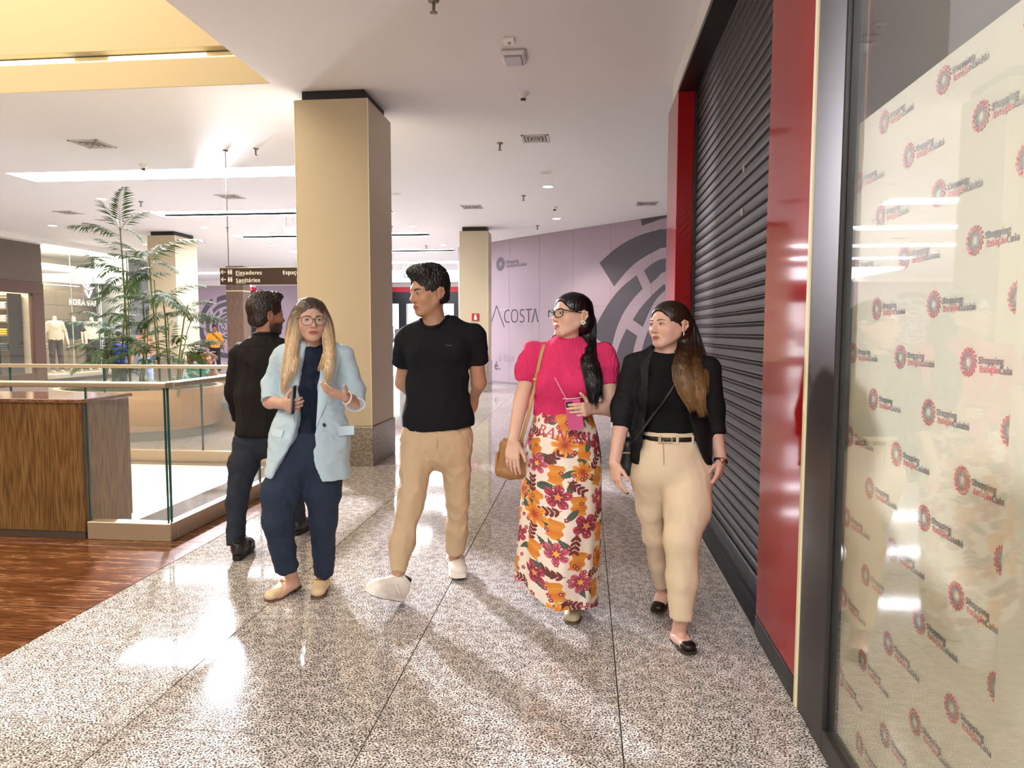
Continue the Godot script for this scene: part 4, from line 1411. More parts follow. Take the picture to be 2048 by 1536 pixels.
	var nl := part("neon_line", tube([Vector3(-15.6, 2.81, -18.2), Vector3(-15.6, 2.84, -19.6), Vector3(-15.6, 2.84, -20.1)], 0.012, 6), glow(hexc("b48cf0"), 1.2))
	tag(nl, "thin purple neon line across the mannequin shop window", "neon")
	nl = part("neon_line", tube([Vector3(-15.5, 2.8, -20.9), Vector3(-15.5, 0.9, -20.9)], 0.012, 6), glow(hexc("c4a6f2"), 0.8))
	tag(nl, "upright purple neon line above the white shirted mannequin", "neon")
	st = st_new()
	add_box(st, Vector3(-15.75, 0.11, -20.1), Vector3(1.0, 0.22, 3.2), 0.02)
	var pf := part("display_plinth", st_end(st), mat(hexc("cfc4ae"), 0.5))
	tag(pf, "low pale plinth under the four mannequins", "plinth")
	var cr := part("light_cove", slab(Vector3(-16.4, 3.25, -22.5), Vector3(-15.7, 3.45, -18.2), 0.02), mat(hexc("dfe8ea"), 0.4))
	tag(cr, "white curved bulkhead hanging inside the mannequin shop", "bulkhead")

# a simple standing figure; opts give colours and arm poses (elbow, wrist as offsets from the shoulder, for +x and -x)
func figure(root: Node3D, o: Dictionary) -> void:
	var H: float = o.get("h", 1.72)
	var k := H / 1.72
	var b := Blob.new()
	var sk := hexc(o.get("skin", "b98766"))
	var arms: Array = o.get("arms", [[Vector3(0.09, -0.28, 0.0), Vector3(0.11, -0.52, 0.06)], [Vector3(-0.09, -0.28, 0.0), Vector3(-0.11, -0.52, 0.06)]])
	var far := true
	var headless: bool = o.get("headless", false)
	if not headless:
		var hd := head_at(Vector3(0, 1.6, 0.02) * k, yaw_basis(o.get("yaw", 0.0), o.get("pitch", 0.0)), 0.95 * k)
		add_head(b, hd)
		b.paint = skin_paint(hd, sk, hexc("a06050"))
		b.grid(face_grid(hd), 0.007)
		short_hair(root, hd, o.get("hair", "231a16"), 0.012, 0.0)
	else:
		var sl := sk.srgb_to_linear()
		b.paint = func(_p: Vector3, _n: Vector3): return sl
	b.bone(Vector3(0, 1.4, -0.01) * k, Vector3(0, 1.52, 0.0) * k, 0.056 * k, 0.05 * k, 0.02)
	b.bone(Vector3(0, 1.3, 0) * k, Vector3(0, 0.95, 0) * k, 0.13 * k, 0.12 * k, 0.04, Vector3(0, 0, 1), 1.5)
	b.bone(Vector3(-0.15, 1.38, 0) * k, Vector3(0.15, 1.38, 0) * k, 0.045 * k, 0.045 * k, 0.04)
	for i in 2:
		var s := 1.0 if i == 0 else -1.0
		var p := Vector3(0.18 * s, 1.36, 0) * k
		var e: Vector3 = p + arms[i][0] * k
		var w: Vector3 = p + arms[i][1] * k
		b.chain([p, e, w], [0.046 * k, 0.038 * k, 0.027 * k], 0.02)
		add_hand(b, w, w - e, Vector3(-s, 0, -0.2), s < 0, k, [[15, 25, 15], [18, 28, 15], [22, 28, 15], [25, 28, 15]])
		if not far: hand_grid(b, w, w - e, 0.007)
		if not o.get("sitting", false):
			b.chain([Vector3(0.09 * s, 0.9, 0) * k, Vector3(0.1 * s, 0.5, 0.01) * k, Vector3(0.11 * s + 0.02, 0.08, -0.01) * k], [0.07 * k, 0.045 * k, 0.035 * k], 0.03)
			b.bone(Vector3(0.11 * s + 0.02, 0.05, -0.01) * k, Vector3(0.12 * s + 0.02, 0.03, 0.12) * k, 0.035 * k, 0.028 * k, 0.02)
	b.grid(b.bounds(), 0.013)
	later(b, "body", vmat(0.5), root)
	var t := Blob.new()
	t.bone(Vector3(0, 1.28, 0) * k, Vector3(0, 0.92, 0) * k, 0.16 * k, 0.165 * k, 0.04, Vector3(0, 0, 1), 1.4)
	t.bone(Vector3(-0.14, 1.38, 0) * k, Vector3(0.14, 1.38, 0) * k, 0.058 * k, 0.058 * k, 0.05)
	for i in 2:
		var s := 1.0 if i == 0 else -1.0
		var p := Vector3(0.17 * s, 1.36, 0) * k
		var e: Vector3 = p + arms[i][0] * k
		t.bone(p, p.lerp(e, o.get("sleeve", 0.85)), 0.062 * k, 0.056 * k, 0.03, Vector3.ZERO, 1.0, 2)
		if o.has("long_sleeve"): t.bone(e, (p + arms[i][1] * k).lerp(e, 0.15), 0.054 * k, 0.042 * k, 0.03, Vector3.ZERO, 1.0, 2)
	t.cut(Vector3(0, 0.9, 0) * k, Vector3(0, -1, 0))
	t.cut(Vector3(0, 1.44, 0) * k, Vector3(0, 1, 0))
	t.push = fold_noise(0.008, 6.0, 7.0, int(H * 100))
	later(t, "shirt", mat(hexc(o.get("shirt", "dddddd")), 0.85), root, 0.016)
	if not o.get("sitting", false):
		var p := Blob.new()
		p.egg(Vector3(0, 0.9, 0) * k, Vector3(0.16, 0.1, 0.115) * k, Basis.IDENTITY, 0.04)
		for s: float in [-1.0, 1.0]:
			p.chain([Vector3(0.085 * s, 0.88, 0) * k, Vector3(0.1 * s, 0.5, 0.01) * k, Vector3(0.11 * s + 0.02, 0.1, -0.01) * k], [0.095 * k, 0.07 * k, 0.056 * k], 0.03, Vector3.ZERO, 1.0, true)
		p.push = fold_noise(0.008, 7.0, 6.0, 5)
		later(p, "trousers", mat(hexc(o.get("trousers", "444444")), 0.85), root, 0.016)

func build_far_people() -> void:
	var man_spots := [[Vector3(-15.7, 0.22, -19.15), "cream shirted mannequin with brown trousers, leftmost in the shop window", "e8dfc2", "463a32"], [Vector3(-15.72, 0.22, -19.95), "mannequin in dark green shirt and khaki trousers", "2f3a33", "8d8062"], [Vector3(-15.62, 0.22, -20.6), "mannequin in white shirt and black trousers, third in the window", "efe9d8", "26241f"], [Vector3(-15.8, 0.22, -21.25), "mannequin in teal shirt, rightmost of the four in the shop window", "2f5a5a", "55504a"]]
	for i in 4:
		var s: Array = man_spots[i]
		var r := thing("mannequin", s[1], "mannequin", s[0], deg_to_rad([62, 40, 55, 70][i]), "shop window mannequins")
		figure(r, {"headless": true, "skin": "efe6cf", "shirt": s[2], "trousers": s[3], "sleeve": 0.75, "h": 1.86})
	var r := thing("person", "shop assistant in a grey-purple shirt bending over clothes at far left", "person", Vector3(-16.25, 0, -17.0), deg_to_rad(-100))
	figure(r, {"shirt": "85788c", "trousers": "3a4250", "h": 1.66, "skin": "b0785a", "pitch": -20.0, "long_sleeve": true, "arms": [[Vector3(0.08, -0.25, 0.08), Vector3(0.05, -0.42, 0.26)], [Vector3(-0.08, -0.25, 0.08), Vector3(-0.05, -0.42, 0.26)]]})
	r = thing("person", "person in an orange T-shirt standing far off by the round mural", "person", Vector3(-12.75, 0, -22.8), deg_to_rad(35))
	figure(r, {"shirt": "dd8f1c", "trousers": "1c1c20", "h": 1.7, "skin": "8a5a42", "hair": "1a1412", "sleeve": 0.8})
	r = thing("person", "person in a deep blue shirt half hidden behind the palms", "person", Vector3(-10.0, 0, -14.0), deg_to_rad(80))
	figure(r, {"shirt": "1d2c72", "trousers": "23262e", "h": 1.45, "skin": "a87858", "sleeve": 0.9})
	r = thing("person", "person in light blue jeans behind the palm stems", "person", Vector3(-10.55, 0, -15.7), deg_to_rad(20))
	figure(r, {"shirt": "b58a6a", "trousers": "93a8bd", "h": 1.62, "skin": "b98a6c"})
	# man leaning back on a bench, one arm over his head

	r = thing("person", "man in teal striped shirt leaning back, arm over his head, beyond the balustrade", "person", Vector3(-5.78, 0, -9.95))
	var h := head_at(Vector3(0.013, 1.057, 0.000), yaw_basis(25, 12, 8), 1.0)
	var b := Blob.new()
	add_head(b, h)
	b.bone(Vector3(-0.017, 0.995, -0.020), Vector3(-0.049, 0.872, -0.040), 0.055, 0.06, 0.03)
	b.bone(Vector3(-0.082, 0.780, -0.050), Vector3(-0.243, 0.606, 0.000), 0.13, 0.13, 0.04)
	var sh := Vector3(-0.180, 0.864, -0.030)
	b.chain([Vector3(-0.064, 0.841, -0.050), sh, Vector3(-0.194, 1.116, 0.000), Vector3(0.098, 1.118, 0.020)], [0.05, 0.052, 0.043, 0.03], 0.02)
	add_hand(b, Vector3(0.098, 1.118, 0.020), Vector3(1, -0.4, 0.1), Vector3(0, -0.4, -1), true, 1.0, [[20, 30, 20], [22, 30, 20], [25, 30, 20], [28, 30, 20]])
	hand_grid(b, Vector3(0.098, 1.118, 0.020), Vector3(1, -0.4, 0.1), 0.006)
	b.chain([Vector3(0.065, 0.834, -0.050), Vector3(0.259, 0.792, 0.100), Vector3(0.214, 0.974, 0.150)], [0.05, 0.042, 0.03], 0.02)
	add_hand(b, Vector3(0.214, 0.974, 0.150), Vector3(-0.3, 1, -0.2), Vector3(-0.6, 0, -0.8), false, 0.9, [[20, 30, 20], [22, 30, 20], [25, 30, 20], [28, 30, 20]])
	hand_grid(b, Vector3(0.214, 0.974, 0.150), Vector3(-0.3, 1, -0.2), 0.006)
	b.grid(b.bounds(), 0.015)
	b.grid(face_grid(h), 0.005)
	b.paint = skin_paint(h, hexc("b07a58"), hexc("8d5a4a"))
	later(b, "body", vmat(0.5), r)
	short_hair(r, h, "1d1614", 0.01, 0.0)
	var t := Blob.new()
	t.bone(Vector3(-0.066, 0.765, -0.050), Vector3(-0.258, 0.539, 0.020), 0.165, 0.18, 0.04)
	t.bone(Vector3(-0.187, 0.841, -0.040), Vector3(0.064, 0.827, -0.050), 0.07, 0.07, 0.05)
	t.bone(Vector3(-0.181, 0.849, -0.030), Vector3(-0.194, 0.971, -0.020), 0.065, 0.06, 0.03, Vector3.ZERO, 1.0, 2)
	t.bone(Vector3(0.064, 0.819, -0.050), Vector3(0.167, 0.801, 0.020), 0.062, 0.058, 0.03, Vector3.ZERO, 1.0, 2)
	t.push = fold_noise(0.008, 7.0, 7.0, 9)
	var c1 := hexc("4fb3a4").srgb_to_linear()
	var c2 := hexc("dfe9e2").srgb_to_linear()
	t.paint = func(p: Vector3, _n: Vector3): return c2 if absf(fposmod((p.y + p.x * 0.8) * 7.0, 1.0) - 0.5) < 0.16 and p.y < 0.86 else c1
	later(t, "shirt", vmat(0.85), r, 0.011)
	var p := Blob.new()
	p.chain([Vector3(-0.258, 0.539, 0.020), Vector3(-0.280, 0.439, 0.250), Vector3(-0.157, 0.179, 0.550)], [0.13, 0.09, 0.06], 0.03)
	p.chain([Vector3(-0.195, 0.509, 0.020), Vector3(-0.093, 0.401, 0.300), Vector3(0.002, 0.108, 0.550)], [0.12, 0.09, 0.06], 0.03)
	later(p, "trousers", mat(hexc("3b424c"), 0.85), r, 0.016)
	var bn := thing("bench", "grey upholstered bench under the reclining man, beside the planter", "bench", Vector3(-5.5, 0, -10.2))
	part("seat", slab(Vector3(-0.9, 0.3, -0.1), Vector3(2.2, 0.46, 0.55), 0.05), mat(hexc("8d8b86"), 0.8), bn)
	part("backrest", slab(Vector3(-0.9, 0.42, -0.35), Vector3(2.2, 0.78, -0.1), 0.05), mat(hexc("9a9891"), 0.8), bn)
	part("base", slab(Vector3(-0.85, 0, -0.25), Vector3(2.15, 0.3, 0.45), 0.01), mat(hexc("a98a68"), 0.5), bn)

# ---------- round planter with palms ----------
func frond_mesh(L: float, n: int, leaf: float, seed_: int, droop := 0.35) -> ArrayMesh:
	# grows along +z from the origin, arching; leaflets on both sides, each a folded blade
	var g := RandomNumberGenerator.new()
	g.seed = seed_
	var st := st_new()
	var pts := []
	for i in 9:
		var t := i / 8.0
		pts.append(Vector3(0, L * (0.32 * t - droop * 1.5 * t * t), L * t * (1.0 - 0.12 * t)))
	var green := hexc("3c5a2b").srgb_to_linear()
	var stem_c := hexc("6a7a42").srgb_to_linear()
	var cols := []
	var rad := []
	for i in 9:
		cols.append(stem_c)
		rad.append(lerpf(0.006, 0.002, i / 8.0))
	add_tube(st, pts, rad, 5, true, Vector3.RIGHT, 1.0, cols)
	st.set_smooth_group(-1)
	var c := Curve3D.new()
	for p in pts: c.add_point(p)
	var total := c.get_baked_length()
	for i in n:
		var t := 0.16 + 0.84 * i / (n - 1.0)
		var p := c.sample_baked(total * t)
		var dir := (c.sample_baked(minf(total * t + 0.02, total)) - c.sample_baked(total * t - 0.02)).normalized()
		var len1 := leaf * (0.55 + 0.75 * sin(PI * pow(t, 0.75))) * g.randf_range(0.85, 1.1)
		for s: float in [-1.0, 1.0]:
			var side := Vector3.RIGHT * s
			var up := dir.cross(Vector3.RIGHT).normalized() * -1.0
			var ld := (side * 0.85 + dir * (0.45 + 0.5 * t) - Vector3.UP * g.randf_range(0.12, 0.42)).normalized()
			var w := leaf * 0.075 * g.randf_range(0.8, 1.15)
			var mid := p + ld * len1 * 0.45 + Vector3.UP * 0.01
			var tip := p + ld * len1 - Vector3.UP * len1 * 0.16
			var wd := ld.cross(up).normalized() * w
			var shade := green * g.randf_range(0.7, 1.3)
			shade.a = 1.0
			st.set_color(shade)
			for tri in [[p, mid + wd, mid - Vector3.UP * w * 0.4], [p, mid - Vector3.UP * w * 0.4, mid - wd], [mid + wd, tip, mid - Vector3.UP * w * 0.4], [mid - wd, mid - Vector3.UP * w * 0.4, tip]]:
				for v in tri: st.add_vertex(v)
	st.generate_normals()
	return st.commit()

func build_plants() -> void:
	var pc := Vector3(-6.35, 0, -9.35)
	var pl := thing("planter", "large round beige planter with dark base behind the far balustrade", "planter", pc)
	var body := mat(hexc("c09a6c"), 0.35)
	part("drum", lathe([Vector2(1.02, 0.13), Vector2(1.06, 0.14), Vector2(1.09, 0.66), Vector2(1.08, 0.675), Vector2(1.0, 0.675), Vector2(0.98, 0.56)], 56), body, pl)
	part("base", lathe([Vector2(0.98, 0.0), Vector2(0.98, 0.13)], 48), mat(hexc("4a4f50"), 0.4), pl)
	part("soil", lathe([Vector2(0.99, 0.57), Vector2(0.6, 0.6), Vector2(0.0, 0.61)], 40), mat(hexc("3b2f24"), 0.95), pl)
	var lm := vmat(0.42)
	lm.backlight_enabled = true
	lm.backlight = Color(0.25, 0.3, 0.12)
	lm.cull_mode = BaseMaterial3D.CULL_DISABLED
	# low ground cover nobody could count
	var g := RandomNumberGenerator.new()
	g.seed = 12
	var mm := MultiMesh.new()
	mm.transform_format = MultiMesh.TRANSFORM_3D
	mm.mesh = frond_mesh(0.2, 7, 0.08, 3, 0.3)
	mm.instance_count = 620
	for i in 620:
		var a := g.randf() * TAU
		var rr := 0.94 * sqrt(g.randf())
		var sc := g.randf_range(0.5, 1.15)
		mm.set_instance_transform(i, Transform3D(Basis.from_euler(Vector3(g.randf_range(-1.1, -0.2), g.randf() * TAU, 0)).scaled(Vector3.ONE * sc), pc + Vector3(cos(a) * rr, 0.6, sin(a) * rr)))
	var mi := MultiMeshInstance3D.new()
	mi.multimesh = mm
	mi.material_override = lm
	nz(mi, "ground_cover")
	tag(mi, "low fern-like ground cover filling the round planter", "plants", "", "stuff")
	# palms: [stem foot, stem top, fronds: [yaw, pitch, length]]

	var fm := [frond_mesh(1.0, 20, 0.24, 5, 0.3), frond_mesh(1.0, 24, 0.2, 6, 0.42), frond_mesh(1.0, 16, 0.27, 7, 0.2)]
	var sm := mat(hexc("6d7a48"), 0.6)
	var palms := [
		["tallest palm, its top frond nearly reaching the ceiling", [Vector3(-6.493, 0.545, -9.300), Vector3(-6.559, 1.619, -9.350), Vector3(-6.612, 2.476, -9.400), Vector3(-6.630, 2.935, -9.400)], [[200, 75, 0.62], [80, 40, 0.62], [285, 10, 0.62], [300, 35, 0.45], [95, -12, 0.35], [265, 55, 0.5]]],
		["palm with a wide arching frond in front of the grey pillar", [Vector3(-5.970, 0.545, -9.200), Vector3(-6.055, 1.547, -9.250), Vector3(-6.088, 2.038, -9.250), Vector3(-6.142, 2.461, -9.300)], [[95, 30, 0.72], [80, 5, 0.45], [275, 20, 0.55], [250, -15, 0.5], [20, 20, 0.5], [190, 40, 0.45], [265, 45, 0.6]]],
		["dense middle palm left of the centre stems", [Vector3(-6.571, 0.543, -9.150), Vector3(-6.512, 1.335, -9.200), Vector3(-6.492, 1.899, -9.250), Vector3(-6.446, 2.285, -9.250)], [[285, 15, 0.6], [255, -5, 0.5], [90, 10, 0.55], [70, 35, 0.5], [0, 10, 0.5], [310, 30, 0.55], [45, -10, 0.5], [330, -15, 0.45]]],
		["short bushy palm low at the left of the planter", [Vector3(-6.784, 0.559, -9.100), Vector3(-6.715, 0.914, -9.100), Vector3(-6.673, 1.160, -9.100)], [[280, 15, 0.5], [310, 40, 0.45], [60, 20, 0.55], [90, 0, 0.5], [20, 10, 0.5], [250, 10, 0.4], [340, -5, 0.5], [40, 50, 0.4]]],
		["short bushy palm in the middle of the planter", [Vector3(-6.189, 0.540, -9.000), Vector3(-6.130, 0.990, -9.050), Vector3(-6.116, 1.267, -9.100)], [[280, 15, 0.5], [310, 45, 0.45], [60, 20, 0.5], [90, 5, 0.5], [15, 10, 0.45], [250, 20, 0.5], [335, 0, 0.5], [40, 40, 0.45], [200, 30, 0.45]]],
		["dark leafed palm with drooping fronds right of the middle", [Vector3(-5.789, 0.552, -9.150), Vector3(-5.856, 1.196, -9.200), Vector3(-5.867, 1.686, -9.200), Vector3(-5.889, 1.909, -9.200)], [[90, 25, 0.6], [75, -5, 0.5], [275, 15, 0.5], [255, -20, 0.5], [20, 5, 0.45], [340, 10, 0.45], [110, 0, 0.45]]],
		["slim palm at the right end of the planter with bright fronds", [Vector3(-5.621, 0.567, -9.000), Vector3(-5.539, 1.202, -9.000), Vector3(-5.467, 1.612, -9.000), Vector3(-5.402, 1.816, -9.000)], [[95, 12, 0.36], [85, 28, 0.32], [90, -10, 0.5], [270, 20, 0.3]]],
		["low palm at right leaning over the planter edge", [Vector3(-5.437, 0.572, -8.750), Vector3(-5.409, 1.006, -8.800), Vector3(-5.388, 1.208, -8.800)], [[90, 20, 0.52], [75, 0, 0.4], [275, 25, 0.35], [20, 15, 0.35], [110, 5, 0.4]]],
		["slender palm with thin stems behind the short bushy ones", [Vector3(-6.521, 0.503, -9.600), Vector3(-6.443, 1.477, -9.600), Vector3(-6.495, 1.991, -9.650)], [[280, 10, 0.6], [80, 10, 0.6], [250, 30, 0.5], [60, 30, 0.5], [180, 20, 0.5], [0, 0, 0.5], [310, -10, 0.5]]],
		["small palm sheltered at the back left of the planter", [Vector3(-7.046, 0.488, -9.700), Vector3(-7.064, 1.178, -9.700), Vector3(-7.076, 1.625, -9.700)], [[280, 20, 0.5], [80, 15, 0.55], [250, 5, 0.5], [30, 10, 0.5], [180, 20, 0.5], [325, 0, 0.5], [110, 35, 0.45]]],
	]
	for q in palms:
		var foot: Vector3 = q[1][0]
		var base := Vector3(foot.x, 0.58, foot.z)
		var pm := thing("palm", q[0], "palm", base, 0, "palms in the round planter")
		var pts := [Vector3.ZERO]
		for i in range(1, q[1].size()): pts.append(q[1][i] - base)
		var rad := []
		for i in pts.size(): rad.append(lerpf(0.013, 0.008, float(i) / pts.size()))
		part("stem", tube(pts, rad, 7), sm, pm)
		part("stem", tube(pts.map(func(p): return p * Vector3(1, 0.85, 1) + Vector3(0.03 + p.y * 0.03, 0, 0.03)), 0.007, 6), sm, pm)
		var top: Vector3 = pts[-1]
		# older fronds lower on the stem
		for i in 5:
			var t := 0.45 + 0.1 * i
			var at: Vector3 = top * t + Vector3(0.02, 0, 0)
			var o := part("frond", fm[(i + 1) % 3], lm, pm, at)
			o.basis = Basis.from_euler(Vector3(-deg_to_rad(g.randf_range(-5, 45)), g.randf() * TAU, 0)).scaled(Vector3.ONE * g.randf_range(0.42, 0.62))
		for i in q[2].size():
			var f: Array = q[2][i]
			var o := part("frond", fm[i % 3], lm, pm, top - Vector3(0, 0.06 * (i % 4), 0))
			o.basis = Basis.from_euler(Vector3(-deg_to_rad(f[1]), deg_to_rad(f[0]), 0)).scaled(Vector3.ONE * f[2] * 1.2)
	# a darker plant farther back by the far hoarding
	var bp := thing("potted_plant", "leafy green plant far back, left of the orange shirted person", "plant", Vector3(-12.6, 0, -20.5))
	part("pot", lathe([Vector2(0.0, 0), Vector2(0.2, 0), Vector2(0.26, 0.5), Vector2(0.22, 0.5), Vector2(0.0, 0.46)], 20), mat(hexc("cfc8ba"), 0.5), bp)
	for i in 22:
		var o := part("frond", fm[i % 3], lm, bp, Vector3(0, 0.5 + 0.06 * i, 0))
		o.basis = Basis.from_euler(Vector3(-deg_to_rad(g.randf_range(0, 60)), g.randf() * TAU, 0)).scaled(Vector3.ONE * g.randf_range(0.4, 0.65))

# ---------- building people ----------
func yaw_basis(yaw: float, pitch := 0.0, roll := 0.0) -> Basis:
	# yaw > 0 turns the face towards +x, pitch > 0 lifts it
	return Basis.from_euler(Vector3(-deg_to_rad(pitch), deg_to_rad(yaw), deg_to_rad(roll)))

class Head:
	var o: Vector3
	var f: Basis
	var s: float
	var v := 1.0
	func w(p: Vector3) -> Vector3: return o + f * (p * s * Vector3(1, v, 1))
	func l(p: Vector3) -> Vector3: return f.transposed() * (p - o) / (s * Vector3(1, v, 1))

func head_at(o: Vector3, f: Basis, s: float, v := 1.0) -> Head:
	var h := Head.new()
	h.o = o
	h.f = f
	h.s = s
	h.v = v
	return h

func scaled_basis(h: Head) -> Basis:
	return h.f

func add_head(b: Blob, h: Head, o := {}) -> void:
	var s := h.s
	var egg := func(c: Vector3, r: Vector3, k := 0.02, op := 1): b.egg(h.w(c), r * s * Vector3(1, h.v, 1), h.f, k * s, op)
	var bone := func(p: Vector3, q: Vector3, r0: float, r1: float, k := 0.02): b.bone(h.w(p), h.w(q), r0 * s, r1 * s, k * s)
	var jaw: float = o.get("jaw", 1.0)
	egg.call(Vector3(0, 0.032, -0.012), Vector3(0.0735, 0.086, 0.094), 0.02)
	egg.call(Vector3(0, -0.03, 0.026), Vector3(0.062, 0.088, 0.064), 0.03)
	for x: float in [-1.0, 1.0]:
		bone.call(Vector3(x * 0.05 * jaw, -0.05, 0.005), Vector3(x * 0.018, -0.1, 0.062), 0.02, 0.015, 0.03)
		egg.call(Vector3(x * 0.037, -0.034, 0.056), Vector3(0.026, 0.024, 0.024), 0.026)
		bone.call(Vector3(x * 0.014, 0.02, 0.083), Vector3(x * 0.044, 0.021, 0.067), 0.0085, 0.009, 0.018)
		# ear
		var eb := h.f * Basis.from_euler(Vector3(-0.2, x * 0.38, 0))
		b.egg(h.w(Vector3(x * 0.0765, -0.01, -0.018)), Vector3(0.0085, 0.03, 0.019) * s, eb, 0.006 * s)
		var hx := [Vector3(0.0765, 0.008, 0.0), Vector3(0.082, 0.019, -0.014), Vector3(0.0865, 0.012, -0.031), Vector3(0.0865, -0.01, -0.034), Vector3(0.0815, -0.028, -0.024), Vector3(0.078, -0.036, -0.012)]
		for i in 5: b.bone(h.w(hx[i] * Vector3(x, 1, 1)), h.w(hx[i + 1] * Vector3(x, 1, 1)), 0.0042 * s, 0.0042 * s, 0.005 * s)
		b.egg(h.w(Vector3(x * 0.0885, -0.006, -0.014)), Vector3(0.0035, 0.011, 0.007) * s, eb, 0.006 * s, -1)
	egg.call(Vector3(0, -0.104, 0.064), Vector3(0.02, 0.016, 0.016), 0.024)
	# nose
	bone.call(Vector3(0, 0.012, 0.084), Vector3(0, -0.03, 0.104), 0.0075, 0.0105, 0.012)
	egg.call(Vector3(0, -0.034, 0.104), Vector3(0.0105, 0.0095, 0.0095), 0.008)
	for x: float in [-1.0, 1.0]:
		egg.call(Vector3(x * 0.0115, -0.038, 0.093), Vector3(0.0075, 0.0072, 0.0095), 0.007)
		egg.call(Vector3(x * 0.0315, -0.002, 0.103), Vector3(0.019, 0.0125, 0.0165), 0.016, -1)
		egg.call(Vector3(x * 0.0315, -0.001, 0.0735), Vector3(0.0165, 0.0125, 0.0135), 0.006)
	# lips
	var op: float = o.get("mouth", 0.0)
	egg.call(Vector3(0, -0.072, 0.078), Vector3(0.026, 0.016, 0.014), 0.014)
	bone.call(Vector3(-0.014, -0.0665, 0.087), Vector3(0.014, -0.0665, 0.087), 0.0058, 0.0058, 0.006)
	bone.call(Vector3(-0.012, -0.0775 - op, 0.086), Vector3(0.012, -0.0775 - op, 0.086), 0.0066, 0.0066, 0.006)
	egg.call(Vector3(0, -0.0718 - op * 0.5, 0.0955), Vector3(0.021, 0.0012 + op * 0.7, 0.006), 0.003, -1)
	# nostrils
	for x: float in [-1.0, 1.0]: egg.call(Vector3(x * 0.0065, -0.0455, 0.099), Vector3(0.0035, 0.003, 0.005), 0.003, -1)

func face_grid(h: Head, cell := 0.0032) -> AABB:
	var r := 0.135 * h.s
	return AABB(h.w(Vector3(0, 0.0, 0.01)) - Vector3(r, r, r), Vector3(r, r, r) * 2.0)

# a patch lying on the face: rows of (x, y) points in head units
func face_patch(b: Blob, h: Head, rows: Array, lift: float, cols: Callable, bulge := 0.0) -> ArrayMesh:
	var st := st_new()
	var g := []
	var act := PackedInt32Array()
	for i in b.n:
		if b.one(i, h.w(Vector3(0, -0.03, 0.09))) < 0.12: act.append(i)
	var nr := rows.size()
	var nc: int = rows[0].size()
	for r in nr:
		var line := []
		for c in nc:
			var q: Vector2 = rows[r][c]
			var p := h.w(Vector3(q.x, q.y, 0.16))
			var dir := -h.f.z
			var d := 0.0
			while d < 0.2:
				var e := b.at(p + dir * d, act)
				if e < 0.0004: break
				d += maxf(e * 0.7, 0.0006)
			var u := 1.0 - pow(absf(2.0 * r / (nr - 1.0) - 1.0), 2.0)
			line.append(p + dir * (d - lift * h.s - bulge * h.s * u))
		g.append(line)
	st.set_smooth_group(1)
	for r in nr - 1:
		for c in nc - 1:
			for e in [[r, c], [r + 1, c + 1], [r, c + 1], [r, c], [r + 1, c], [r + 1, c + 1]]:
				st.set_color(cols.call(rows[e[0]][e[1]]))
				st.add_vertex(g[e[0]][e[1]])
	return st_end(st)

func add_face_parts(root: Node3D, b: Blob, h: Head, o := {}) -> void:
	# eyes: the visible part of each eyeball with iris and pupil, lashes, brows
	var eye_m := vmat(0.12)
	var hairc: Color = o.get("brow", hexc("2a1c16")).srgb_to_linear()
	var brow_m := mat(o.get("brow", hexc("2a1c16")), 0.8)
	var gaze: Vector2 = o.get("gaze", Vector2.ZERO)
	var open: float = o.get("open", 1.0)
	var iris: Color = o.get("iris", hexc("3a2416")).srgb_to_linear()
	for x: float in [-1.0, 1.0]:
		var rows := []
		var lash := []
		for r in 9:
			var t := r / 8.0
			var line := []
			for c in 15:
				var u := c / 7.0 - 1.0
				var up := 0.0056 * open * pow(maxf(1.0 - u * u, 0.0), 0.7) + 0.001 * u * x
				var lo := -0.0042 * pow(maxf(1.0 - u * u, 0.0), 0.8) + 0.001 * u * x
				line.append(Vector2(x * 0.0315 + u * 0.0142, lerpf(lo, up, t) - 0.001))
			rows.append(line)
		var ic := Vector2(x * 0.0315, -0.0005) + gaze
		var paint := func(q: Vector2) -> Color:
			var d := q.distance_to(ic)
			if d < 0.0024: return Color(0.005, 0.005, 0.005)
			if d < 0.0062: return iris
			return Color(0.5, 0.46, 0.43)
		part("eye", face_patch(b, h, rows, 0.0005, paint, 0.0009), eye_m, root)
		var lr := []
		for k in 3:
			var line := []
			for c in 13:
				var u := c / 6.0 - 1.0
				var base := 0.0056 * open * pow(maxf(1.0 - u * u, 0.0), 0.7) + 0.001 * u * x - 0.001
				var th: float = o.get("lash", 0.0016) * (0.5 + 0.5 * (1.0 + u * x) * 0.5 + 0.35)
				line.append(Vector2(x * 0.0315 + u * 0.015, base + th * (k / 2.0)))
			lr.append(line)
		part("eyelashes", face_patch(b, h, lr, 0.0012, func(_q): return Color(0.01, 0.008, 0.007)), mat(hexc("140f0d"), 0.7), root)
		lr = []
		var bt: float = o.get("brow_w", 0.0045)
		var bs: float = o.get("brow_tilt", 0.0)
		for k in 4:
			var line := []
			for c in 13:
				var u := c / 12.0
				var th := bt * (1.0 - 0.75 * pow(u, 2.0)) * (0.75 + 0.5 * minf(u * 4.0, 0.5))
				line.append(Vector2(x * lerpf(0.0125, 0.05, u), 0.0185 + 0.006 * sin(u * 2.3) - 0.005 * u * u + bs * (1.0 - u) + th * (k / 3.0 - 0.5)))
			lr.append(line)
		part("eyebrow", face_patch(b, h, lr, 0.0008, func(_q): return Color(hairc)), brow_m, root)

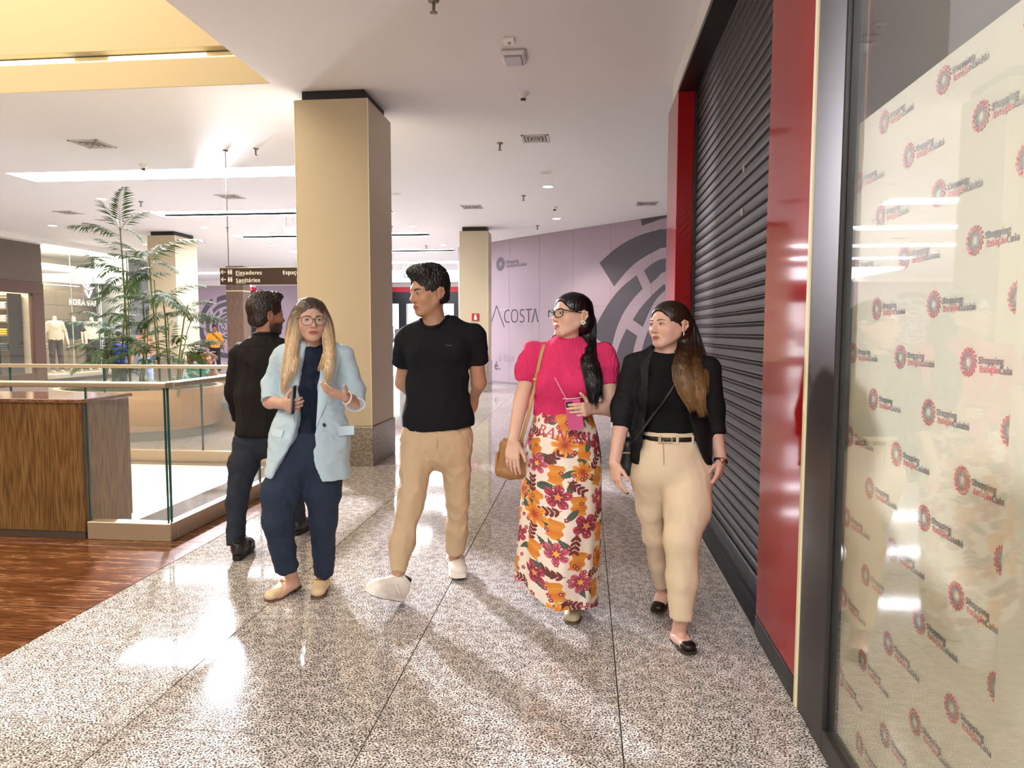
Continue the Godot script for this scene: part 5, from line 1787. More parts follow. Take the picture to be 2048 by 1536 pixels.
func skin_paint(h: Head, skin: Color, lip: Color, o := {}) -> Callable:
	var sk := skin.srgb_to_linear()
	var lp := lip.srgb_to_linear()
	var rosy := sk * Color(1.06, 0.82, 0.78)
	var nzs := FastNoiseLite.new()
	nzs.frequency = 9.0
	var beard: float = o.get("beard", 0.0)
	var nails: Array = o.get("nails", [])
	var nail_c: Color = o.get("nail_color", hexc("e8c8b8")).srgb_to_linear()
	return func(p: Vector3, _n: Vector3) -> Color:
		var c := sk * (1.0 + 0.05 * nzs.get_noise_3dv(p))
		c.a = 1.0
		for t in nails:
			if p.distance_to(t[0]) < 0.0078 and (p - t[0]).dot(t[1]) > 0.0015: return nail_c
		if p.distance_to(h.o) > 0.22: return c
		var q := h.l(p)
		if q.z > 0.03:
			var cheek := clampf(1.0 - Vector2((absf(q.x) - 0.042) / 0.026, (q.y + 0.036) / 0.026).length(), 0, 1)
			c = c.lerp(rosy, cheek * 0.4)
			c = c.lerp(rosy, clampf(1.0 - Vector2(q.x / 0.016, (q.y + 0.036) / 0.018).length(), 0, 1) * 0.5)
			var e := Vector2(q.x / 0.0245, (q.y + 0.0722) / 0.0118).length()
			if q.z > 0.068: c = c.lerp(lp, clampf((1.12 - e) / 0.22, 0, 1))
			if e < 1.0 and q.z > 0.07: c = c.lerp(lp * Color(0.35, 0.3, 0.3), clampf(1.0 - absf(q.y + 0.0718) / 0.0022, 0, 1) * 0.8)
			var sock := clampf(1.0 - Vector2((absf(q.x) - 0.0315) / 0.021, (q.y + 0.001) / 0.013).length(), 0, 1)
			c = c.lerp(sk * Color(0.72, 0.62, 0.6), sock * float(o.get("shade", 0.5)))  # socket shade put into the skin colour round the eyes
		if beard > 0.0 and q.y < -0.035 and q.z > -0.02 and not (absf(q.x) < 0.02 and q.y > -0.058):
			c = c.lerp(Color(0.03, 0.022, 0.02), beard * clampf((-0.035 - q.y) / 0.02, 0, 1) * clampf((q.y + 0.14) / 0.03, 0, 1))
		c.a = 1.0
		return c

# a hand grown into the body field; returns the finger tips
func add_hand(b: Blob, W: Vector3, D: Vector3, N: Vector3, right: bool, s: float, curls: Array, thumb := Vector3(0.55, 0.75, 0.35), spread := 0.06, thumb_bend := 0.3) -> Array:
	D = D.normalized()
	N = (N - D * N.dot(D)).normalized()
	var T := D.cross(N) * (1.0 if right else -1.0)
	var tips := []
	var off := [0.029, 0.0095, -0.0105, -0.029]
	var drop := [0.002, 0.0, 0.004, 0.012]
	var lens := [[0.041, 0.024, 0.019], [0.044, 0.028, 0.02], [0.041, 0.026, 0.02], [0.032, 0.019, 0.017]]
	var rad := [[0.0098, 0.0088, 0.008, 0.0066], [0.0098, 0.009, 0.008, 0.0066], [0.0094, 0.0085, 0.0076, 0.0063], [0.0086, 0.0076, 0.0068, 0.0056]]
	for i in 4:
		var k: Vector3 = W + (D * (0.088 - drop[i]) + T * off[i]) * s
		b.bone(W + (D * 0.012 + T * off[i] * 0.55) * s, k, 0.0145 * s, 0.0115 * s, 0.012)
		var a := 0.0
		var p := k
		var sp := T * (1.5 - i) * spread
		for j in 3:
			a += deg_to_rad(curls[i][j])
			var d := (D * cos(a) + N * sin(a) + sp * maxf(cos(a), 0.1)).normalized()
			var q: Vector3 = p + d * lens[i][j] * s
			b.bone(p, q, rad[i][j] * s, rad[i][j + 1] * s, 0.0035)
			if j == 2: tips.append([q + d * 0.001, (D * sin(-a) * -1.0 - N * cos(a)).normalized() if false else (N * -cos(a) + D * sin(a)).normalized()])
			p = q
	b.egg(W + (D * 0.05 - N * 0.001) * s, Vector3(0.036, 0.04, 0.0135) * s, Basis(T, D, T.cross(D)), 0.012)
	var r := W + (D * 0.022 + T * 0.026 + N * 0.004) * s
	var td := (D * thumb.x + T * thumb.y + N * thumb.z).normalized()
	var m := r + td * 0.038 * s
	var td2 := (td + D * thumb_bend - T * thumb_bend * 0.4).normalized()
	var m2 := m + td2 * 0.031 * s
	var td3 := (td2 + D * thumb_bend * 0.6).normalized()
	b.bone(W + (D * 0.01 + T * 0.012) * s, r, 0.014 * s, 0.0125 * s, 0.012)
	b.bone(r, m, 0.0135 * s, 0.0108 * s, 0.008)
	b.bone(m, m2, 0.0104 * s, 0.0094 * s, 0.004)
	b.bone(m2, m2 + td3 * 0.021 * s, 0.0094 * s, 0.0076 * s, 0.004)
	tips.append([m2 + td3 * 0.024 * s, (-td3.cross(T).cross(td3) - N * 0.3).normalized()])
	return tips

func hand_grid(b: Blob, W: Vector3, D: Vector3, cell := 0.0032, r := 0.11) -> void:
	var c := W + D.normalized() * 0.085
	b.grid(AABB(c - Vector3.ONE * r, Vector3.ONE * r * 2.0), cell)

# long hair: a chain of capsules plus fine strands over it
func add_lock(b: Blob, st: SurfaceTool, pts: Array, r: Array, n: int, flat: Vector3, k: float, col: Callable, rs: RandomNumberGenerator, wave := 0.0, thick := 0.0015) -> void:
	var c := Curve3D.new()
	for p in pts: c.add_point(p)
	for i in pts.size():
		var t: Vector3 = (pts[mini(i + 1, pts.size() - 1)] - pts[maxi(i - 1, 0)]) / 6.0
		c.set_point_in(i, -t)
		c.set_point_out(i, t)
	var total := c.get_baked_length()
	var thick_at := func(t: float) -> float:
		var q := t * (r.size() - 1)
		var i := mini(int(q), r.size() - 2)
		return lerpf(r[i], r[i + 1], smoothstep(0.0, 1.0, q - i))
	var core := []
	var core_r := []
	for j in 12:
		core.append(c.sample_baked(total * 0.93 * j / 11.0, true))
		core_r.append((thick_at.call(0.93 * j / 11.0) as float) * 0.8)
	b.chain(core, core_r, 0.02, flat, k)
	for s in int(n * 3.2):
		var a := rs.randf() * TAU
		var a_end := a + rs.randf_range(-0.7, 0.7)
		var start := rs.randf_range(0.0, 0.25)
		var stop := rs.randf_range(0.86, 1.06)
		var ph := rs.randf() * TAU
		var line := []
		var cl := []
		var rad := []
		var tone := rs.randf()
		var rs_f := rs.randf_range(0.78, 1.02)
		for j in 12:
			var t := lerpf(start, stop, j / 11.0)
			var tc := minf(t, 1.0)
			var p := c.sample_baked(total * tc, true)
			var dir := (c.sample_baked(total * minf(tc + 0.02, 1.0), true) - c.sample_baked(total * maxf(tc - 0.02, 0.0), true)).normalized()
			if t > 1.0: p += dir * total * (t - 1.0)
			var fz := flat.normalized() if flat != Vector3.ZERO else Vector3(0, 0, 1)
			var u := dir.cross(fz).normalized()
			var v := u.cross(dir).normalized()
			var rr: float = (thick_at.call(tc) as float) * rs_f
			var aa := lerpf(a, a_end, j / 11.0)
			p += u * cos(aa) * rr + v * sin(aa) * rr / k
			p += u * sin(ph + t * 9.0) * wave * t
			line.append(p)
			cl.append(col.call(p, tone))
			rad.append(thick * (1.0 if j < 8 else lerpf(1.0, 0.25, (j - 8) / 3.0)))
		add_tube(st, line, rad, 5, true, flat if flat != Vector3.ZERO else Vector3(0, 0, 1), 1.0, cl)

func fold_noise(amp: float, fx: float, fy: float, sd := 1, extra = null) -> Callable:
	var n1 := FastNoiseLite.new()
	n1.noise_type = FastNoiseLite.TYPE_SIMPLEX
	n1.fractal_type = FastNoiseLite.FRACTAL_RIDGED
	n1.fractal_octaves = 2
	n1.frequency = 1.0
	n1.seed = sd
	return func(p: Vector3, n: Vector3) -> float:
		var v := amp * (n1.get_noise_3d(p.x * fx, p.y * fy + p.x * fx * 0.35, p.z * fx) - 0.2)
		return v + (extra.call(p, n) as float) if extra != null else v

# ---------- shoes: built pointing along +z, heel at the origin ----------
func shoe(root: Node3D, style: String, heel: Vector3, toe: Vector3, w: float, m: Dictionary, up := Vector3.UP) -> void:
	var d := toe - heel
	var L := d.length()
	var z := d.normalized()
	var x := up.cross(z).normalized()
	var tf := Transform3D(Basis(x, z.cross(x), z), heel)
	var node := Node3D.new()
	nz(node, "shoe", root)
	node.transform = tf
	# outline of the sole
	var ol := PackedVector2Array()
	for i in 28:
		var a := TAU * i / 28.0
		var t := 0.5 - 0.5 * cos(a)
		var half := w * 0.5 * (0.72 + 0.34 * smoothstep(0.35, 0.75, t) - 0.05 * sin(t * PI)) * pow(maxf(sin(a if a <= PI else TAU - a), 0.0), 0.42)
		ol.append(Vector2(half * (1.0 if a < PI else -1.0), t * L))
	var flatsole := Transform3D(Basis(Vector3.RIGHT, Vector3(0, 0, 1), Vector3.DOWN), Vector3.ZERO)
	var st := st_new()
	var sh := 0.028 if style == "sneaker" else 0.01
	add_prism(st, ol, -sh, 0.0, flatsole)
	part("sole", st_end(st), m.sole, node)
	if m.has("tread"):
		st = st_new()
		var o2 := ol.duplicate()
		for i in o2.size(): o2[i] = Vector2(o2[i].x * 0.93, L * 0.5 + (o2[i].y - L * 0.5) * 0.96)
		add_prism(st, o2, 0.0, 0.004, flatsole)
		part("tread", st_end(st), m.tread, node)
	if style != "sneaker":
		part("heel", slab(Vector3(-w * 0.3, -0.012, 0.004), Vector3(w * 0.3, 0.004, L * 0.24), 0.006), m.sole, node)
	var b := Blob.new()
	var hw := w * 0.5
	if style == "sneaker":
		b.bone(Vector3(0, 0.05, hw * 0.9), Vector3(0, 0.055, L * 0.36), hw * 0.82, hw * 0.86, 0.03)
		b.bone(Vector3(0, 0.052, L * 0.36), Vector3(0, 0.036, L - hw * 0.95), hw * 0.86, hw * 0.92, 0.03, Vector3.UP, 1.25)
		b.bone(Vector3(0, 0.09, hw * 0.95), Vector3(0, 0.1, L * 0.3), hw * 0.72, hw * 0.62, 0.03)
		b.bone(Vector3(0, 0.1, L * 0.3), Vector3(0, 0.05, L * 0.72), hw * 0.6, hw * 0.62, 0.03)
		b.bone(Vector3(0, 0.11, hw * 0.8), Vector3(0, 0.2, hw * 0.95), hw * 0.5, hw * 0.52, 0.006, Vector3.ZERO, 1.0, -1)
		b.cut(Vector3(0, 0.125, 0.05), Vector3(0, 1, -0.2))
	elif style == "flat":
		b.bone(Vector3(0, 0.026, hw * 0.8), Vector3(0, 0.03, L * 0.4), hw * 0.74, hw * 0.78, 0.02)
		b.bone(Vector3(0, 0.03, L * 0.4), Vector3(0, 0.026, L - hw * 0.9), hw * 0.8, hw * 0.86, 0.03, Vector3.UP, 1.5)
		b.bone(Vector3(0, 0.075, hw * 0.8), Vector3(0, 0.07, L * 0.55), hw * 0.62, hw * 0.62, 0.012, Vector3.ZERO, 1.0, -1)
		b.cut(Vector3(0, 0.062, 0), Vector3(0, 1, 0.12))
	else:
		b.bone(Vector3(0, 0.03, hw * 0.85), Vector3(0, 0.035, L * 0.4), hw * 0.76, hw * 0.8, 0.02)
		b.bone(Vector3(0, 0.036, L * 0.4), Vector3(0, 0.03, L - hw * 0.92), hw * 0.82, hw * 0.9, 0.03, Vector3.UP, 1.4)
		b.bone(Vector3(0, 0.05, L * 0.4), Vector3(0, 0.04, L * 0.62), hw * 0.62, hw * 0.6, 0.03)
		b.bone(Vector3(0, 0.085, hw * 0.85), Vector3(0, 0.088, L * 0.36), hw * 0.6, hw * 0.58, 0.01, Vector3.ZERO, 1.0, -1)
		b.cut(Vector3(0, 0.068, 0), Vector3(0, 1, 0.05))
	b.cut(Vector3.ZERO, Vector3(0, -1, 0))
	if style == "flat":
		var cap: Color = m.cap.srgb_to_linear()
		var top: Color = m.color.srgb_to_linear()
		var fw := L - w * 0.6
		b.paint = func(p: Vector3, _n: Vector3): return cap if p.z > fw + 0.006 * cos(p.x * 30.0) else top
		later(b, "upper", vmat(0.35), node, 0.004)
	else:
		later(b, "upper", m.upper, node, 0.0045)
	if style == "sneaker":
		part("lining", lathe([Vector2(hw * 0.5, 0.0), Vector2(hw * 0.64, 0.012), Vector2(hw * 0.6, 0.03), Vector2(hw * 0.48, 0.026)], 16), m.lining, node, Vector3(0, 0.096, hw * 0.92))
		st = st_new()
		for k in 5:
			var t := k / 4.0
			var zc := lerpf(L * 0.38, L * 0.62, t)
			var y := lerpf(0.106, 0.082, t) + hw * 0.14
			for sgn: float in [-1.0, 1.0]:
				add_tube(st, [Vector3(sgn * hw * 0.46, y - 0.012, zc), Vector3(0, y + 0.006, zc + 0.008), Vector3(-sgn * hw * 0.44, y - 0.012, zc + 0.018)], 0.0035, 6)
		for sgn: float in [-1.0, 1.0]:
			add_tube(st, [Vector3(0, 0.13, L * 0.38), Vector3(sgn * 0.02, 0.14, L * 0.4), Vector3(sgn * 0.035, 0.118, L * 0.43), Vector3(sgn * 0.012, 0.122, L * 0.42)], 0.003, 6)
		part("laces", st_end(st), m.sole, node)
		st = st_new()
		for sgn: float in [-1.0, 1.0]:
			add_tube(st, [Vector3(sgn * hw * 0.98, 0.03, L * 0.3), Vector3(sgn * hw * 0.97, 0.062, L * 0.42), Vector3(sgn * hw * 0.8, 0.085, L * 0.5)], 0.0028, 5)
			add_tube(st, [Vector3(sgn * hw * 0.98, 0.03, L * 0.42), Vector3(sgn * hw * 0.95, 0.058, L * 0.52), Vector3(sgn * hw * 0.72, 0.078, L * 0.58)], 0.0028, 5)
		var cap := []
		for k in 11:
			var a := lerpf(-1.35, 1.35, k / 10.0)
			cap.append(Vector3(sin(a) * hw * 0.98, 0.03 + cos(a) * hw * 0.62, L * 0.72 + cos(a) * L * 0.04))
		add_tube(st, cap, 0.0026, 5)
		part("seam", st_end(st), m.get("trim", m.sole), node)
		part("tongue", slab(Vector3(-hw * 0.3, 0.1, L * 0.3), Vector3(hw * 0.3, 0.15, L * 0.335), 0.006), m.sole, node)
	elif style == "loafer":
		st = st_new()
		var prev := Vector3.ZERO
		for k in 9:
			var a := lerpf(-0.95, 0.95, k / 8.0)
			var p := Vector3(sin(a) * hw * 0.82, 0.03 + cos(a) * hw * 1.02, L * 0.5 - absf(sin(a)) * 0.02)
			if k > 0: add_tube(st, [prev, p], 0.0075 if k % 2 else 0.0045, 6)
			prev = p
		part("chain" if m.has("gold") else "strap", st_end(st), m.get("gold", m.upper), node)
		st = st_new()
		var seam := []
		for k in 15:
			var a := lerpf(-PI * 0.5, PI * 0.5, k / 14.0)
			seam.append(Vector3(sin(a) * hw * 0.62, 0.03 + 0.03 * (1.0 - 0.5 * cos(a)), L * 0.58 + cos(a) * L * 0.2))
		add_tube(st, seam, 0.003, 6)
		part("apron_seam", st_end(st), m.upper, node)

# a flat ribbon or cord laid along points already on a surface
func ribbon(pts: Array, w: float, th: float, side: Vector3) -> ArrayMesh:
	return tube(pts, w * 0.5, 8, w / th, side)

# points along a 2-D path pushed onto one or more fields from the front
func drape(blobs: Array, path: Array, z_from: float, lift: float) -> Array:
	var out := []
	for q in path:
		var best := -1e9
		for b in blobs:
			var p: Vector3 = b.hit(Vector3(q.x, q.y, z_from), Vector3(0, 0, -1), z_from + 0.6)
			if p.z > -0.5: best = maxf(best, p.z)
		if best > -1e8: out.append(Vector3(q.x, q.y, best + lift))
	return out

# a cloth panel (lapel, flap): a grid between two edges, laid on the fields, with thickness
func cloth_panel(blobs: Array, left: Array, right: Array, n: int, lift: float, th: float, z_from: float) -> ArrayMesh:
	var st := st_new()
	var rows := left.size()
	var g := []
	for r in rows:
		var path := []
		for c in n + 1: path.append((left[r] as Vector2).lerp(right[r], float(c) / n))
		var line := []
		for q in path:
			var p := drape(blobs, [q], z_from, lift)
			line.append(p[0] if p else Vector3(q.x, q.y, line[-1].z if line else 0.0))
		g.append(line)
	# smooth away steps where fields meet
	for pass_ in 2:
		for r in rows:
			for c in range(1, n):
				g[r][c].z = maxf(g[r][c].z, (g[r][c - 1].z + g[r][c + 1].z) * 0.5 - 0.002)
	st.set_smooth_group(1)
	for r in rows - 1:
		for c in n:
			for e in [[r, c], [r + 1, c], [r + 1, c + 1], [r, c], [r + 1, c + 1], [r, c + 1]]: st.add_vertex(g[r + e[0] - r][c + e[1] - c] + Vector3(0, 0, th))
	var bk := Vector3(0, 0, -th)
	st.set_smooth_group(-1)
	for r in rows - 1:
		quad(st, g[r][0] + bk, g[r][0] + Vector3(0, 0, th), g[r + 1][0] + Vector3(0, 0, th), g[r + 1][0] + bk)
		quad(st, g[r][n] + Vector3(0, 0, th), g[r][n] + bk, g[r + 1][n] + bk, g[r + 1][n] + Vector3(0, 0, th))
	for c in n:
		quad(st, g[0][c] + Vector3(0, 0, th), g[0][c] + bk, g[0][c + 1] + bk, g[0][c + 1] + Vector3(0, 0, th))
		quad(st, g[rows - 1][c] + bk, g[rows - 1][c] + Vector3(0, 0, th), g[rows - 1][c + 1] + Vector3(0, 0, th), g[rows - 1][c + 1] + bk)
	return st_end(st)

func glasses(root: Node3D, b: Blob, h: Head, lens_w: float, lens_h: float, r: float, m: Material, cat: float, drop := -0.002, sq := 0.72) -> void:
	var gl := Node3D.new()
	nz(gl, "glasses", root)
	var zf := 0.104
	var st := st_new()
	for x: float in [-1.0, 1.0]:
		var ring := []
		for i in 25:
			var a := TAU * i / 24.0
			var c := Vector2(cos(a), sin(a))
			var q := Vector2(signf(c.x) * pow(absf(c.x), sq), signf(c.y) * pow(absf(c.y), sq))
			var px := x * 0.0335 + q.x * lens_w
			var py := drop + q.y * lens_h + cat * maxf(0.0, q.x * x) * maxf(0.0, q.y)
			ring.append(h.w(Vector3(px, py, zf - 2.2 * px * px)))
		add_tube(st, ring, r * h.s, 7, false, h.f.z)
		var lens := st_new()
		lens.set_smooth_group(1)
		for i in 24:
			for v in [h.w(Vector3(x * 0.0335, drop, zf - 0.003)), ring[i + 1], ring[i]]: lens.add_vertex(v)
		part("lens", st_end(lens), M.pane, gl)
		var ex := x * (0.0335 + lens_w)
		add_tube(st, [h.w(Vector3(ex, drop + lens_h * 0.55 + cat * 0.6, zf - 2.2 * ex * ex)), h.w(Vector3(x * 0.076, drop + lens_h * 0.5, 0.055)), h.w(Vector3(x * 0.081, 0.008, -0.012)), h.w(Vector3(x * 0.078, -0.012, -0.034))], r * h.s * 1.15, 7, true, h.f.y)
	add_tube(st, [h.w(Vector3(-0.0335 + lens_w, drop + lens_h * 0.3, zf)), h.w(Vector3(0, drop + lens_h * 0.5, zf + 0.004)), h.w(Vector3(0.0335 - lens_w, drop + lens_h * 0.3, zf))], r * h.s, 7, true, h.f.y)
	part("frame", st_end(st), m, gl)

# a band along the neckline: dropped onto the garment round an opening of radius rr
func neckband(b: Blob, c: Vector3, rx: float, rz: float, tilt := 0.0) -> Array:
	var ring := []
	var act := PackedInt32Array()
	for i in b.n:
		if b.op[i] > 0: act.append(i)
	for k in 29:
		var a := TAU * k / 28.0
		var p := c + Vector3(cos(a) * rx, 0.16, sin(a) * rz)
		var d := 0.0
		while d < 0.36:
			var e := b.at(p - Vector3(tilt * 0.0, d, 0), act)
			if e < 0.001: break
			d += maxf(e * 0.6, 0.001)
		ring.append(p - Vector3(0, d - 0.002, 0))
	# even out
	for it in 2:
		var r2 := ring.duplicate()
		for k in 28: r2[k] = (ring[(k + 27) % 28] + ring[k] * 2.0 + ring[(k + 1) % 28]) / 4.0
		r2[28] = r2[0]
		ring = r2
	return ring

func hair_push(amp: float, fx: float, fy: float, sd: int) -> Callable:
	var n := FastNoiseLite.new()
	n.frequency = 1.0
	n.seed = sd
	return func(p: Vector3, _n: Vector3) -> float: return amp * n.get_noise_3d(p.x * fx, p.y * fy, p.z * fx)

func flesh(h: Head, skin: String, lip: String, o := {}) -> StandardMaterial3D:
	var m := vmat(0.5, 0.42)
	m.subsurf_scatter_enabled = true
	m.subsurf_scatter_strength = 0.06
	return m

func cloth(c: String, rough := 0.85, bump_cm := 0.04, scale := 9.0) -> StandardMaterial3D:
	var m := mat(hexc(c), rough)
	m.metallic_specular = 0.3
	if not M.has("weave"): M.weave = noise_tex(0.25, 256, FastNoiseLite.TYPE_SIMPLEX, 2)
	bumpy(m, M.weave, bump_cm, scale)
	return m

func short_hair(root: Node3D, h: Head, col: String, vol: float, quiff: float, back := false) -> void:
	var b := Blob.new()
	var s := h.s
	b.egg(h.w(Vector3(0, 0.04, -0.016)), Vector3(0.079 + vol * 0.4, 0.088 + vol, 0.099 + vol * 0.3) * s, h.f, 0.02)
	b.egg(h.w(Vector3(0, -0.03, -0.05)), Vector3(0.066, 0.055, 0.058) * s, h.f, 0.02)
	if quiff > 0.0:
		b.bone(h.w(Vector3(-0.04, 0.106, 0.045)), h.w(Vector3(0.04, 0.106, 0.045)), (0.022 + quiff) * s, (0.022 + quiff) * s, 0.03)
		b.bone(h.w(Vector3(-0.035, 0.108, 0.07)), h.w(Vector3(0.03, 0.108, 0.07)), (0.012 + quiff * 0.6) * s, (0.012 + quiff * 0.6) * s, 0.02)
	# face, forehead and ears stay free
	b.egg(h.w(Vector3(0, -0.02, 0.105)), Vector3(0.068, 0.092, 0.06) * s, h.f, 0.008, -1)
	b.egg(h.w(Vector3(0, -0.09, 0.05)), Vector3(0.12, 0.085, 0.062) * s, h.f, 0.008, -1)
	for x: float in [-1.0, 1.0]:
		b.egg(h.w(Vector3(x * 0.082, -0.024, 0.0)), Vector3(0.022, 0.034, 0.03) * s, h.f, 0.006, -1)
		b.egg(h.w(Vector3(x * 0.085, -0.03, 0.045)), Vector3(0.03, 0.05, 0.034) * s, h.f, 0.006, -1)
	b.egg(h.w(Vector3(0, -0.115, -0.06)), Vector3(0.1, 0.045, 0.08) * s, h.f, 0.012, -1)
	var n := FastNoiseLite.new()
	n.frequency = 1.0
	n.fractal_type = FastNoiseLite.FRACTAL_RIDGED
	n.fractal_octaves = 2
	var c := hexc(col).srgb_to_linear()
	b.push = func(p: Vector3, _n: Vector3) -> float:
		var q := h.l(p)
		var amp := 0.0035 + 0.0045 * clampf((q.y - 0.05) / 0.06, 0, 1)
		return amp * n.get_noise_3d(q.x * 75.0, q.y * 16.0 + q.z * 8.0, q.z * 40.0)
	b.paint = func(p: Vector3, _n: Vector3) -> Color:
		var q := h.l(p)
		var v := 0.75 + 0.5 * n.get_noise_3d(q.x * 60.0 + 9.0, q.y * 30.0, q.z * 40.0)
		return Color(c.r * v, c.g * v, c.b * v)
	later(b, "hair", vmat(0.45), root, 0.0036)

func build_man() -> void:

	var r := thing("person", "man in a black T-shirt and beige trousers walking with hands behind his back, looking aside", "person", Vector3(-0.85, 0, -3.75))
	var h := head_at(Vector3(-0.003, 1.672, 0.010), yaw_basis(-45, -8, -2), 1.08, 0.96)
	var b := Blob.new()
	add_head(b, h, {"jaw": 1.14})
	b.bone(Vector3(0.009, 1.577, -0.010), Vector3(0.022, 1.457, -0.050), 0.058, 0.066, 0.03)
	# torso under the shirt, arms, legs
	b.bone(Vector3(0.037, 1.380, -0.030), Vector3(0.039, 1.076, -0.010), 0.13, 0.12, 0.04, Vector3(0, 0, 1), 1.6)
	b.bone(Vector3(-0.113, 1.429, -0.020), Vector3(0.201, 1.452, -0.020), 0.05, 0.05, 0.04)
	var el := Vector3(-0.191, 1.163, -0.120)
	var wl := Vector3(-0.092, 1.018, -0.230)
	b.chain([Vector3(-0.130, 1.413, -0.010), el, wl], [0.045, 0.04, 0.028], 0.02)
	var er := Vector3(0.253, 1.170, -0.090)
	var wr := Vector3(0.213, 1.082, -0.180)
	b.chain([Vector3(0.236, 1.430, -0.010), er, wr], [0.05, 0.0425, 0.029], 0.02)
	var hd := (Vector3(0.177, 0.993, -0.220) - wr).normalized()
	var tips: Array = add_hand(b, wr, hd, Vector3(-0.25, 0, -1), false, 1.02, [[12, 20, 15], [15, 25, 15], [18, 25, 15], [22, 25, 15]])
	hand_grid(b, wr, hd, 0.0036)
	b.chain([Vector3(-0.060, 0.857, 0.030), Vector3(-0.085, 0.542, 0.120), Vector3(-0.122, 0.324, 0.180), Vector3(-0.134, 0.139, 0.240)], [0.075, 0.045, 0.042, 0.033], 0.02)
	b.chain([Vector3(0.132, 0.853, -0.020), Vector3(0.132, 0.495, -0.100), Vector3(0.112, 0.300, -0.170), Vector3(0.078, 0.108, -0.250)], [0.075, 0.045, 0.042, 0.034], 0.02)
	b.grid(b.bounds(), 0.012)
	b.grid(face_grid(h), 0.0032)
	b.paint = skin_paint(h, hexc("b58a6e"), hexc("9c5e50"), {"shade": 0.55, "nails": tips})
	later(b, "body", flesh(h, "", ""), r)
	add_face_parts(r, b, h, {"brow": hexc("1c1512"), "brow_w": 0.0075, "brow_tilt": -0.004, "gaze": Vector2(-0.001, -0.0008), "open": 0.72, "lash": 0.001})
	short_hair(r, h, "1a1817", 0.014, 0.012)
	# T-shirt
	var t := Blob.new()
	var fz := Vector3(0, 0, 1)
	t.bone(Vector3(0.041, 1.353, -0.020), Vector3(0.037, 1.160, -0.010), 0.172, 0.165, 0.05, fz, 1.55)
	t.bone(Vector3(0.037, 1.160, -0.010), Vector3(0.041, 0.980, 0.000), 0.166, 0.186, 0.04, fz, 1.45)
	t.bone(Vector3(0.041, 0.980, 0.000), Vector3(0.045, 0.855, 0.000), 0.194, 0.203, 0.03, fz, 1.45)
	t.bone(Vector3(-0.053, 1.452, -0.040), Vector3(0.117, 1.474, -0.040), 0.062, 0.062, 0.06)
	t.bone(Vector3(-0.124, 1.418, -0.020), Vector3(0.218, 1.441, -0.020), 0.06, 0.06, 0.06)
	t.bone(Vector3(-0.045, 1.340, 0.030), Vector3(0.143, 1.349, 0.030), 0.085, 0.085, 0.05)
	t.bone(Vector3(-0.141, 1.402, -0.020), Vector3(-0.185, 1.269, -0.070), 0.062, 0.056, 0.03, Vector3.ZERO, 1.0, 2)
	t.bone(Vector3(0.243, 1.425, -0.020), Vector3(0.251, 1.280, -0.070), 0.064, 0.061, 0.03, Vector3.ZERO, 1.0, 2)
	t.bone(Vector3(0.017, 1.550, 0.005), Vector3(0.023, 1.730, 0.060), 0.074, 0.085, 0.006, Vector3.ZERO, 1.0, -1)
	t.cut(Vector3(0.046, 0.919, 0.000), Vector3(0.1, -1, 0.0))
	t.push = fold_noise(0.007, 4.0, 5.0, 3)
	later(t, "t_shirt", cloth("17181c", 0.9), r, 0.009)
	# neckband, chest mark
	part("neckband", tube(neckband(t, Vector3(0.020, 1.517, -0.010), 0.08, 0.08), 0.007, 6), cloth("141519"), r)
	var mk := drape([t], [Vector2(0.111, 1.382), Vector2(0.128, 1.380), Vector2(0.144, 1.382)], 0.4, 0.006)
	part("chest_mark", ribbon(mk, 0.004, 0.002, Vector3.UP), mat(hexc("4a4c52"), 0.6), r)
	# trousers
	var p := Blob.new()
	p.egg(Vector3(0.033, 0.904, -0.005), Vector3(0.188, 0.1, 0.128), Basis.IDENTITY, 0.04)
	p.bone(Vector3(0.034, 0.943, -0.005), Vector3(0.033, 0.868, -0.005), 0.172, 0.184, 0.03, fz, 1.5)
	p.chain([Vector3(-0.066, 0.842, 0.020), Vector3(-0.085, 0.542, 0.120), Vector3(-0.122, 0.324, 0.180), Vector3(-0.131, 0.183, 0.240)], [0.1, 0.068, 0.062, 0.041], 0.035, Vector3.ZERO, 1.0, true)
	p.chain([Vector3(0.130, 0.840, -0.015), Vector3(0.132, 0.495, -0.100), Vector3(0.112, 0.300, -0.170), Vector3(0.088, 0.154, -0.230)], [0.1, 0.062, 0.061, 0.057], 0.035, Vector3.ZERO, 1.0, true)
	p.push = fold_noise(0.007, 7.0, 5.5, 8)
	p.cut(Vector3(0.035, 0.944, 0.000), Vector3(0, 1, 0))
	later(p, "trousers", cloth("c3aa8a", 0.8), r, 0.009)
	var fly := drape([p], [Vector2(0.062, 0.916), Vector2(0.064, 0.865), Vector2(0.061, 0.824)], 0.5, 0.004)
	part("fly_seam", ribbon(fly, 0.008, 0.003, Vector3.RIGHT), cloth("b3966f"), r)
	# sneakers
	var sm := {"sole": mat(hexc("efe9df"), 0.5), "upper": mat(hexc("ebe3d6"), 0.5), "lining": mat(hexc("17171a"), 0.9), "trim": mat(hexc("c9c2b4"), 0.6), "tread": mat(hexc("3a3d3c"), 0.7)}
	shoe(r, "sneaker", Vector3(-0.117, 0.009, 0.190), Vector3(-0.250, 0.126, 0.390), 0.112, sm, Vector3(0.1, 1, 0.1))
	shoe(r, "sneaker", Vector3(0.036, 0.019, -0.420), Vector3(0.133, 0.018, -0.150), 0.112, sm)


